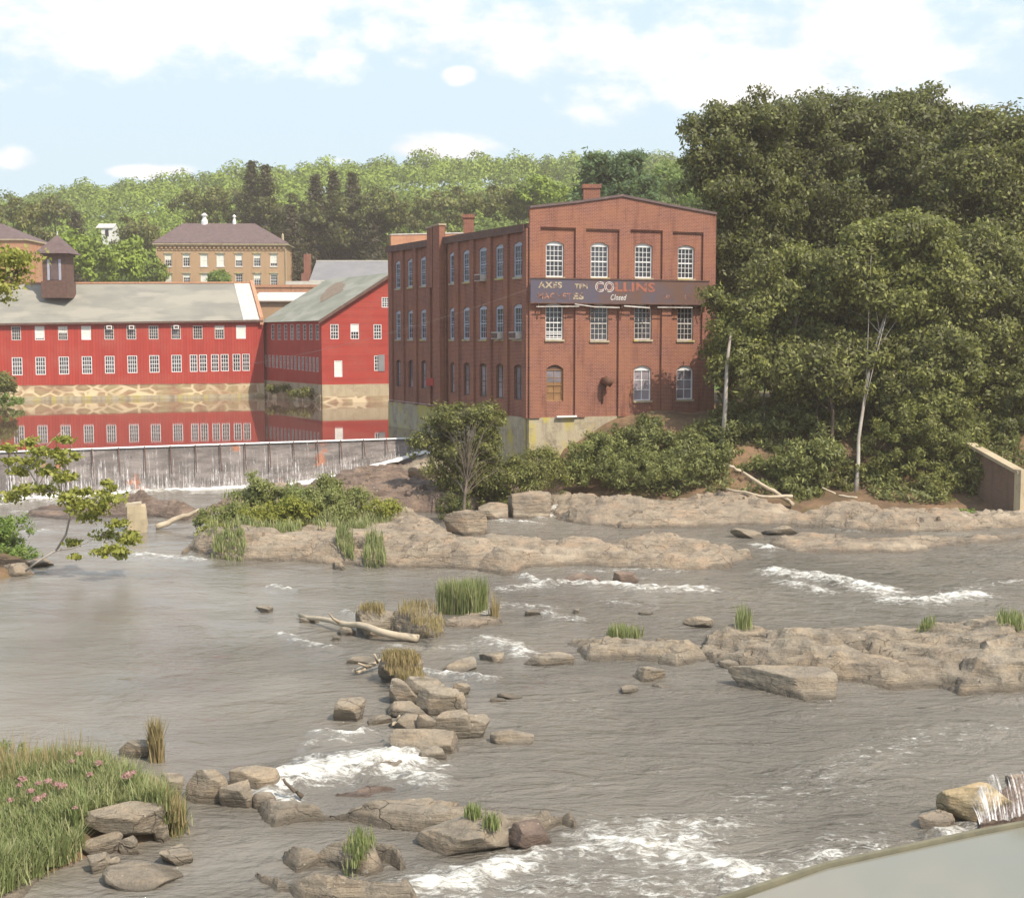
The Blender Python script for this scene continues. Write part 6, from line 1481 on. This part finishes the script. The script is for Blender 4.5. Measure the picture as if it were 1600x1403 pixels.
# --- grass
def grass(name, pts, h, seed, mat='grass_green', per=1, lean=.35, w=.014, label=None, cat=None, kind=None, group=None):
    """pts Nx3 roots"""
    if len(pts) < 5: pts = np.array([[0, 0, -5.0]] * 5)
    r_ = np.random.default_rng(seed); P_ = np.repeat(pts, per, 0); n = len(P_); P_ = P_ + r_.normal(size=(n, 3)) * [.05, .05, 0]
    H_ = h * r_.uniform(.35, 1.15, n) * (1 + .55 * fbm(P_, 1.3, 3, seed + 5)); az = r_.uniform(0, 6.283, n); ln = r_.uniform(.05, lean, n) * H_
    dx, dy = np.cos(az), np.sin(az); wx, wy = -dy, dx; W_ = w * r_.uniform(.7, 1.3, n)
    def lv(t, f_, ww): return np.stack([P_[:, 0] + dx * ln * f_ + wx * W_ * ww, P_[:, 1] + dy * ln * f_ + wy * W_ * ww, P_[:, 2] + H_ * t], 1)
    V_ = np.stack([lv(0, 0, -.8), lv(0, 0, .8), lv(.5, .3, .9), lv(.5, .3, -.9), lv(.97, 1, .12), lv(.97, 1, -.12)], 1).reshape(-1, 3)
    b = np.arange(n)[:, None] * 6; q = np.concatenate([b + [0, 1, 2, 3], b + [3, 2, 4, 5]], 1).reshape(-1, 4)
    tint = np.repeat(np.clip(.5 + .6 * fbm(P_, .7, 3, seed) + r_.normal(size=n) * .2, 0, 1), 6)
    c = P_.mean(0); c[2] = P_[:, 2].min()
    me = np_mesh(name, V_ - c, q, tint); return tag(link_mesh(name, me, mat, None, tuple(c)), label, cat, group, kind)
def poly_pts(poly, n, z, seed, noise_keep=None):
    z = surf(sum(p[0] for p in poly) / len(poly), sum(p[1] for p in poly) / len(poly)) if n < 1600 else z
    r_ = np.random.default_rng(seed); g_ = np.array([(p.x, p.y) for p in (G(a, b, z) for a, b in poly)]); lo, hi = g_.min(0), g_.max(0); out = []
    Q = r_.uniform(lo, hi, (n * 4, 2)); ins = np.zeros(len(Q), bool)
    for (ax, ay_), (bx, by) in zip(g_, np.roll(g_, -1, 0)): ins ^= ((ay_ > Q[:, 1]) != (by > Q[:, 1])) & (Q[:, 0] < (bx - ax) * (Q[:, 1] - ay_) / (by - ay_ + 1e-12) + ax)
    Q = Q[ins]
    if noise_keep is not None: Q = Q[fbm(Q, .8, 3, seed) > noise_keep]
    Q = Q[:n]; zz = top_z(Q[:, 0], Q[:, 1]); zz = np.where(zz > -.15, zz, max(0, z - .1)); return np.c_[Q, zz - .03]
near = [(-220, 1420), (-40, 1395), (40, 1352), (120, 1318), (132, 1290), (190, 1270), (260, 1288), (292, 1270), (262, 1235), (225, 1222), (190, 1200), (110, 1190), (0, 1190), (-220, 1200)]
grass('grass', poly_pts(near, 15000, .35, 1), .40, 301, per=3, label='long green grass covering the near bank at lower left', kind='stuff', lean=.9, w=.011)
grass('grass', poly_pts([(-200, 1260), (0, 1240), (60, 1220), (180, 1215), (195, 1200), (0, 1188), (-200, 1195)], 1500, .4, 2), 0.8, 302, 'grass_dry', per=1, label='dry seed heads standing above the near bank grass', kind='stuff', w=.009)
grass('grass', poly_pts([(222, 1240), (262, 1290), (292, 1275), (262, 1238)], 900, .35, 22), .5, 312, 'grass_dry', per=1, label='rusty grass at the right edge of the near bank', kind='stuff', w=.012)
shrub('leafy green weeds above the slanting slab on the near bank', [E(110, 1290, 28, 36, 25.5), E(80, 1310, 30, 32, 25)], 'leaf_light', 60, 5200, .085, 241, clump_r=.16, droop=-.2, asp=.3, shell=.2)
shrub('leafy green weeds in the middle of the near bank', [E(60, 1240, 48, 36, 27.5), E(120, 1215, 34, 30, 28.5)], 'leaf_light', 80, 6500, .085, 242, clump_r=.16, droop=-.2, asp=.3, shell=.2)
shrub('leafy green weeds at the far left of the near bank', [E(10, 1210, 45, 40, 28.5), E(-30, 1270, 45, 50, 27)], 'leaf_light', 80, 6500, .085, 243, clump_r=.16, droop=-.2, asp=.3, shell=.2)
shrub('leafy weeds by the blocky rock on the near bank', [E(150, 1206, 24, 18, 28.8)], 'leaf_light', 30, 2600, .085, 244, clump_r=.15, droop=-.2, asp=.3, shell=.2)
shrub('small bright weed growing between the bank boulders', [E(222, 1306, 11, 10, 24.6)], 'leaf_light', 10, 500, .08, 245, clump_r=.1, droop=-.1, asp=.35, shell=.2)
# pink flower heads
fl = [(35, 1218, 8), (48, 1236, 7), (16, 1250, 6), (60, 1224, 6), (75, 1221, 7), (88, 1225, 7), (97, 1228, 8), (69, 1243, 6), (123, 1178, 7), (154, 1193, 8), (112, 1190, 6), (200, 1212, 10), (208, 1207, 6), (117, 1262, 5), (58, 1249, 8), (30, 1227, 5), (140, 1210, 6)]
for i, (x, y, r_) in enumerate(fl):
    Y = G(x, y + 40, .35).y; c = D(x, y, Y); rad = r_ * Y / F
    rt = empty('pink_flower', (c.x, c.y, .35), 'dusty pink flower head on a tall stem among the near bank grass', 'flower', 'dusty pink flower heads in the near bank grass')
    rr = np.random.default_rng(400 + i); d = rr.normal(size=(90, 3)); d /= np.linalg.norm(d, axis=1)[:, None]; d[:, 2] = np.abs(d[:, 2]) * .7
    V_ = leaf_quads(np.array(c) + d * rad * .8, d, rad * .7, rr, .5); link_mesh('bloom', np_mesh('bloom', V_ - np.array(rt.location), np.arange(360).reshape(-1, 4), np.repeat(rr.random(90), 4)), 'petal_pink', rt)
    mb = MB(); mb.tube([(c.x + .05, c.y, .35), (c.x, c.y, c.z)], .008, 4); mb.build('stem', 'grass_green', rt)
grass('reed_clump', poly_pts([(688, 958), (740, 962), (760, 954), (735, 946), (692, 948)], 1500, .25, 3), 1.15, 303, per=3, label='bright green reed clump standing on the midstream shelf', cat='reeds', w=.018, lean=.3)
grass('reed_clump', poly_pts([(560, 955), (600, 958), (598, 950), (566, 950)], 120, .75, 4), .3, 304, per=2, label='short reddish tuft on the split boulder by the log', cat='grass tuft', mat='grass_dry')
grass('reed_clump', poly_pts([(620, 960), (692, 985), (690, 955), (640, 950)], 260, .75, 5), .34, 305, per=2, label='ragged dry tuft on the lichen spotted boulder', cat='grass tuft', mat='grass_dry')
grass('reed_clump', poly_pts([(765, 962), (775, 966), (778, 958)], 60, .25, 6), .8, 306, per=2, label='few dry stalks at the right end of the reed shelf', cat='grass tuft', mat='grass_dry', w=.012)
grass('reed_clump', poly_pts([(950, 998), (985, 1000), (1005, 995), (990, 988), (955, 988)], 300, .75, 7), .42, 307, per=2, label='short green tuft on the left tip of the right ledge', cat='grass tuft')
grass('reed_clump', poly_pts([(1150, 982), (1174, 982), (1170, 974), (1152, 974)], 60, .6, 8), .6, 308, per=2, label='thin green tuft on the back edge of the right ledge', cat='grass tuft')
grass('reed_clump', poly_pts([(1435, 978), (1460, 980), (1455, 970), (1438, 970)], 80, .95, 9), .35, 309, per=2, label='small green tuft in the middle of the right ledge top', cat='grass tuft')
grass('reed_clump', poly_pts([(1560, 978), (1600, 980), (1595, 965), (1562, 968)], 140, .95, 10), .4, 310, per=2, label='small green tuft at the right edge of the right ledge', cat='grass tuft')
grass('reed_clump', poly_pts([(526, 852), (552, 856), (550, 848), (528, 846)], 200, .7, 11), .55, 311, per=2, label='rounded grass tuft in the middle of the rock island', cat='grass tuft', w=.02)
grass('reed_clump', poly_pts([(568, 868), (602, 870), (598, 858), (572, 858)], 200, .6, 12), .6, 313, per=2, label='ragged grass tuft near the front of the rock island', cat='grass tuft', w=.02)
grass('reed_clump', poly_pts([(730, 1278), (748, 1280), (745, 1270), (733, 1268)], 70, .4, 13), .32, 314, per=2, label='small tuft on top of the flat brown ledge', cat='grass tuft')
grass('reed_clump', poly_pts([(760, 1292), (775, 1298), (775, 1288)], 60, .45, 14), .25, 315, per=2, label='small tuft on the massive brown boulder', cat='grass tuft')
grass('reed_clump', poly_pts([(530, 1335), (560, 1340), (585, 1320), (560, 1310)], 160, .3, 15), .3, 316, per=2, label='sparse tuft on the layered slab at the bottom', cat='grass tuft')
grass('reed_clump', poly_pts([(236, 1188), (252, 1190), (250, 1182), (238, 1182)], 160, .2, 16), .72, 317, 'grass_dry', per=2, label='rusty upright tuft beside the blocky rock', cat='grass tuft')
grass('reed_clump', poly_pts([(330, 850), (385, 852), (380, 842), (335, 840)], 400, .6, 17), .34, 318, 'grass_green', per=2, label='yellow-green grass on the left tip of the rock island', cat='grass tuft', w=.02)
grass('grass', poly_pts([(320, 838), (400, 842), (480, 836), (560, 830), (620, 812), (600, 790), (540, 775), (420, 780), (340, 806)], 1500, .9, 19, .05), .5, 320, 'grass_green', per=3, label='loose grass and weeds among the bushes on the rock island', kind='stuff', w=.02, lean=.8)
grass('reed_clump', poly_pts([(598, 1040), (660, 1068), (655, 1030), (610, 1025)], 1100, .45, 18), .2, 319, 'grass_dry', per=2, label='dead brown grass matting the rounded midstream mound', cat='grass tuft', w=.012)
# --- left bank clump and overhanging sapling
shrub('green bush on the left bank below the dam', [E(5, 850, 36, 34, 56), E(-30, 830, 45, 45, 57), E(25, 872, 24, 16, 55)], 'leaf_light', 120, 12000, .15, 250, clump_r=.38, droop=0)
def spray(name, label, cat, stems, clusters, m_, n, size, seed, bark='bark', r0=.06, root=None, crown='foliage'):
    rt = empty(name, tuple(stems[0][0]), label, cat); mb = MB()
    for st_ in stems: mb.tube(st_, [r0 * (1 - .8 * i / (len(st_) - 1)) for i in range(len(st_))], 6)
    r_ = np.random.default_rng(seed); V_ = []
    for c, rad in clusters:
        # twig to the nearest stem point
        best = min((p for st_ in stems for p in st_), key=lambda p: (Vector(p) - Vector(c)).length); mb.tube([best, Vector(best).lerp(Vector(c), .6) + Vector((0, 0, .08)), c], [r0 * .3, r0 * .2, .006], 4)
        k_ = max(8, int(n * rad * .8)); d = r_.normal(size=(k_, 3)); d /= np.linalg.norm(d, axis=1)[:, None]; rad = rad * 1.5
        V_.append(leaf_quads(np.array(c) + d * rad * r_.uniform(.1, 1.1, (k_, 1)) * [1.2, 1, .55] * (.6 + .6 * r_.random((k_, 1))), d * .4, size, r_, .6, .2))
    V_ = np.concatenate(V_); tint = np.repeat(r_.random(len(V_) // 4), 4)
    link_mesh(crown, np_mesh(crown, V_ - np.array(rt.location), np.arange(len(V_)).reshape(-1, 4), tint), m_, rt); mb.build('stem', bark, rt, smooth=True); return rt
Y = 50
s0 = [D(40, 892, Y), D(62, 875, Y), D(88, 860, Y), D(112, 857, Y), D(135, 848, Y), D(160, 835, Y)]
s1 = [D(88, 860, Y), D(103, 835, Y), D(110, 805, Y), D(118, 785, Y), D(150, 778, Y), D(178, 768, Y)]
s2 = [D(110, 805, Y), D(95, 775, Y), D(60, 760, Y), D(45, 735, Y), D(70, 700, Y), D(98, 672, Y)]
cl_ = [(125, 790, 17), (105, 778, 14), (140, 808, 13), (155, 795, 15), (172, 780, 15), (160, 772, 10), (120, 770, 10), (170, 835, 14), (185, 818, 12), (200, 845, 13), (178, 858, 12), (160, 862, 10), (205, 835, 9), (115, 848, 9), (118, 870, 7), (190, 865, 9),
       (75, 735, 14), (50, 722, 14), (30, 735, 12), (88, 708, 14), (100, 688, 10), (60, 705, 12), (15, 720, 10), (70, 765, 14), (40, 765, 15), (20, 775, 14), (98, 745, 12), (48, 690, 9), (15, 700, 9), (118, 712, 7), (112, 745, 8), (100, 720, 10), (135, 768, 8), (165, 755, 7), (175, 762, 7)]
spray('overhanging_sapling', 'bright leafy sapling reaching over the water from the left bank', 'sapling', [s0, s1, s2], [(D(x, y, Y + random.uniform(-.8, .8)), r_ * Y / F) for x, y, r_ in cl_], 'leaf_yellow', 800, .17, 260, 'pale_bark', .05)
Y = 62
cl_ = [(random.uniform(-70, 38), random.uniform(392, 462), random.uniform(14, 24)) for i in range(46)] + [(8, 468, 10), (28, 440, 16), (33, 415, 14), (22, 398, 10), (40, 425, 8)]
spray('roadside_tree', 'bright yellow-green treetop poking in at the left edge of the photo', 'tree', [[D(-80, 900, Y), D(-75, 600, Y), D(-50, 450, Y), D(-10, 420, Y), D(25, 425, Y)]], [(D(x, y, Y + random.uniform(-1.5, 1.5)), r_ * Y / F) for x, y, r_ in cl_], 'leaf_yellow', 200, .19, 261, 'bark', .2, crown='crown')
shrub('dark bush on the far pond bank at the left edge', [E(5, 603, 14, 16, 128), E(-20, 605, 25, 22, 129)], 'leaf_mid', 60, 5000, .35, 262, clump_r=.7)
shrub('sunlit low growth along the stone base at the left edge', [E(10, 628, 24, 7, 127), E(-25, 625, 25, 9, 127)], 'leaf_light', 40, 3000, .25, 263, clump_r=.4)
shrub('green weeds at the foot of the shaded red side wall', [E(475, 616, 20, 5, 137), E(435, 609, 12, 4, 143)], 'leaf_mid', 40, 3000, .3, 264, clump_r=.5)
# --- trees between the mills and the hill
def conifer(label, px, yt, yb, w, Y, seed, m_='leaf_conifer', gaps=0.0, group=None):
    r_ = np.random.default_rng(seed); top = D(px, yt, Y); H_ = (yb - yt) * Y / F; R_ = w * .85 * Y / F; rt = empty('conifer', (top.x, top.y, top.z - H_), label, 'tree', group)
    n_w = int(H_ / .75); C, Nn = [], []
    for i in range(n_w):
        t = (i + .5) / n_w; rr = R_ * min(1.0, .05 + 1.9 * t ** .95) * (1 + .25 * r_.normal()); k_ = int(5 + 9 * t); a0 = r_.random() * 6.28
        for j in range(k_):
            if r_.random() < gaps: continue
            az = a0 + 6.283 * j / k_ + r_.normal() * .15; L_ = rr * r_.uniform(.7, 1.15)
            for s_ in np.linspace(.25, 1, 4): C.append((math.cos(az) * L_ * s_, math.sin(az) * L_ * s_, H_ * (1 - t) - L_ * s_ * .3 + (.25 * L_ * s_ * s_))); Nn.append((math.cos(az) * .5, math.sin(az) * .5, .8))
    C = np.array(C); Nn = np.array(Nn); idx = np.repeat(np.arange(len(C)), 13); P_ = C[idx] + r_.normal(size=(len(idx), 3)) * [.4, .4, .2]
    V_ = leaf_quads(P_, Nn[idx], .62, r_, .35, .25); link_mesh('crown', np_mesh('crown', V_, np.arange(len(V_)).reshape(-1, 4), np.repeat(r_.random(len(P_)), 4)), m_, rt)
    mb = MB(); b = Vector(rt.location); mb.tube([b + Vector((0, 0, -2)), b + Vector((0, 0, H_))], [.35, .04], 6); mb.build('trunk', 'bark', rt)
conifer('tallest dark spruce behind the cream office, two bare tips', 393, 252, 470, 46, 262, 501)
conifer('dark spruce close beside the tallest one', 415, 258, 470, 44, 258, 502)
conifer('pointed dark spruce first of three over the grey roof', 493, 274, 460, 34, 255, 503)
conifer('pointed dark spruce second of three over the grey roof', 521, 268, 460, 34, 258, 504)
conifer('pointed dark spruce third of three over the grey roof', 551, 270, 460, 38, 256, 505)
conifer('shaded broad spruce right of the cream office', 455, 320, 470, 42, 250, 506)
conifer('shaded spruce right behind the grey mill chimney', 585, 325, 460, 40, 250, 507)
conifer('dark spruce among pale trees behind the cupola', 118, 330, 460, 26, 270, 508)
HT = [('pale leafy tree just right of the cupola', [(140, 408, 34, 25), (115, 385, 20, 18)], 'leaf_hill', 205, .35), ('leafy tree between the cupola and the cream office', [(185, 420, 32, 26), (205, 402, 20, 20)], 'leaf_hill', 210, .3),
      ('dark round tree left of the cream office roof', [(215, 375, 30, 30), (214, 388, 20, 16)], 'leaf_mid', 262, -.3), ('dark round tree above the cupola spire', [(85, 335, 34, 22), (60, 350, 26, 20)], 'leaf_mid', 280, -.3),
      ('broad shadowed tree directly behind the cream roof', [(340, 335, 50, 32), (300, 330, 32, 26)], 'leaf_mid', 270, -.35), ('leafy tree at the left end of the cream office', [(228, 425, 22, 24)], 'leaf_hill', 236, .0),
      ('dark tree behind the left part of the brick mill roof', [(640, 350, 45, 30), (600, 345, 38, 32)], 'leaf_mid', 250, -.35), ('pale bushy tree left of the front chimney of the mill', [(845, 305, 32, 20), (880, 312, 22, 14)], 'leaf_hill', 240, .1),
      ('dark tree behind the small chimney of the mill', [(700, 335, 46, 32), (760, 330, 40, 30)], 'leaf_mid', 246, -.25), ('dark tree behind the right part of the mill side roof', [(810, 320, 36, 22)], 'leaf_mid', 244, -.1),
      ('bright tree behind the right slope of the mill gable', [(1060, 300, 46, 34), (1095, 330, 32, 30)], 'leaf_light', 200, -.1), ('bright tree seen in the gap right of the mill corner', [(1125, 440, 16, 40), (1130, 540, 18, 50), (1128, 500, 18, 50)], 'leaf_yellow', 125, .1),
      ('small green tree in front of the cream office door', [(344, 440, 8, 7)], 'leaf_light', 225, .1), ('shadowed tree between the spruces right of the cream office', [(440, 345, 40, 40), (470, 385, 40, 34)], 'leaf_dark', 256, -.2), ('shadowed tree behind the grey slate roof', [(515, 350, 46, 40), (540, 385, 40, 30)], 'leaf_dark', 252, -.2), ('shadowed tree where the grey roof meets the brick mill', [(590, 365, 36, 36), (570, 325, 30, 24)], 'leaf_dark', 254, -.2), ('tree behind the orange brick house', [(20, 345, 40, 26), (60, 385, 20, 30)], 'leaf_mid', 240, -.1)]
for i, (lab, bl, m_, Y, tb) in enumerate(HT):
    c = D(bl[0][0], bl[0][1], Y); rmax = max(b[2] for b in bl) * Y / F
    plant('broad_tree', lab, T, [E(x, y, rx, ry, Y + 1.5 * j) for j, (x, y, rx, ry) in enumerate(bl)], m_, 90, int(2600 + 60 * rmax * rmax), .62 if Y > 180 else .4, 520 + i,
          ((c.x, c.y, c.z - bl[0][3] * Y / F - 6), (c.x, c.y, c.z), .25), clump_r=1.1 if Y > 180 else .8, limbs=6, droop=.2, tint_base=tb)
def pine(label, px, yt, Y, seed):
    """white pine: tiers of upswept feathery boughs with gaps"""
    r_ = np.random.default_rng(seed); top = D(px, yt, Y); H_ = 15.0; rt = empty('pine_tree', (top.x, top.y, top.z - H_), label, 'tree'); P_, Nn = [], []; mb = MB(); b = Vector(rt.location)
    mb.tube([b, b + Vector((0, 0, H_))], [.3, .05], 6)
    for i in range(15):
        t = i / 15; z = H_ * (1 - t) - .5; R_ = 1.2 + 4.2 * t ** .7
        for j in range(6):
            az = r_.random() * 6.28; L_ = R_ * r_.uniform(.7, 1.15); tip = Vector((math.cos(az) * L_, math.sin(az) * L_, z + L_ * .28)); mb.tube([b + Vector((0, 0, z)), b + tip], [.09, .03], 4)
            for s_ in np.linspace(.35, 1.05, 12): P_.append((tip.x * s_, tip.y * s_, z + (tip.z - z) * s_ + .15)); Nn.append((0, 0, 1))
    P_ = np.array(P_); idx = np.repeat(np.arange(len(P_)), 14); Q = P_[idx] + r_.normal(size=(len(idx), 3)) * [.5, .5, .35]
    V_ = leaf_quads(Q, np.tile([0, -.4, .6], (len(Q), 1)), .55, r_, .3, -.2); link_mesh('crown', np_mesh('crown', V_, np.arange(len(V_)).reshape(-1, 4), np.repeat(r_.random(len(Q)), 4)), 'leaf_pine', rt); mb.build('trunk', 'bark', rt)
pine('feathery pine directly behind the front chimney of the mill', 935, 248, 150, 601); pine('feathery pine right of the front chimney of the mill', 985, 246, 148, 602)
# --- wooded hillside: one mass of crowns
r_ = np.random.default_rng(77); V_, TT = [], []; nq = 0
def core(n): return np.where(r_.random((n, 1)) < .35, r_.uniform(.4, .85, (n, 1)), r_.uniform(.85, 1.06, (n, 1)))
def hill_row(Y0, Y1, step, rad, cards, size):
    global nq
    y = Y0
    while y < Y1:
        half = y * .47; x = -half - 5
        while x < half * (1.0 if y > 300 else .8):
            cx_, cy_ = x + r_.normal() * step * .3, y + r_.normal() * step * .3; R_ = rad * r_.uniform(.7, 1.35); gz_ = gz_at(cx_, cy_); hh = R_ * r_.uniform(.9, 1.25)
            if cy_ < 300 and abs(cx_ * 300 / cy_ + 93) < 8 : x += step; continue
            if not (cy_ < 330 and -28 - (cy_ - 240) * .1 - 22 < cx_ - (-66 + 0) * 0 < -30 and cy_ < 262):
                k_ = int(cards * (R_ / rad) ** 2); d = r_.normal(size=(k_, 3)); d /= np.linalg.norm(d, axis=1)[:, None]; d[:, 2] = np.abs(d[:, 2]) * 1.0 - .15
                lob = 1 + .22 * fbm(d * 2.2 + cx_, 1.0, 3, int(abs(cx_ * 7)) % 50)
                P_ = np.array([cx_, cy_, gz_ + hh * 1.15 + r_.uniform(2, 4)]) + d * np.array([R_, R_, hh]) * lob[:, None] * core(k_)
                V_.append(leaf_quads(P_, d * 2.4, size, r_, .62, .1)); sp = r_.normal() * .28
                big = fbm(np.array([[cx_, cy_]]), .012, 2, 4)[0]
                TT.append(np.repeat(np.clip(.48 + sp + big * .5 + r_.normal(size=k_) * .06, 0, 1), 4))
            x += step * r_.uniform(.8, 1.2)
        y += step * .85
hill_row(272, 340, 6.6, 3.9, 230, .78); hill_row(340, 420, 6.8, 3.8, 170, .85); hill_row(420, 500, 6.4, 3.5, 140, .9)
V_ = np.concatenate(V_); tag(link_mesh('hillside_forest', np_mesh('hillside_forest', V_, np.arange(len(V_)).reshape(-1, 4), np.concatenate(TT)), 'leaf_hill'), 'green wooded hillside filling the skyline behind the mills', 'forest', kind='stuff')
# ---------------------------------------------------------------- air
def haze(density, color):
    mb = MB(); mb.box(-900, 900, -60, 900, -3.2, 130); k = NB('haze'); v = k.n('ShaderNodeVolumePrincipled'); v.inputs['Density'].default_value = density; v.inputs['Color'].default_value = (*color, 1); v.inputs['Anisotropy'].default_value = 0.2
    k.nt.links.new(v.outputs[0], k.out.inputs['Volume']); MT['haze'] = k.m; mb.build('haze', 'haze', kind='stuff')
haze(0.00045, (1.0, 0.86, 0.78))
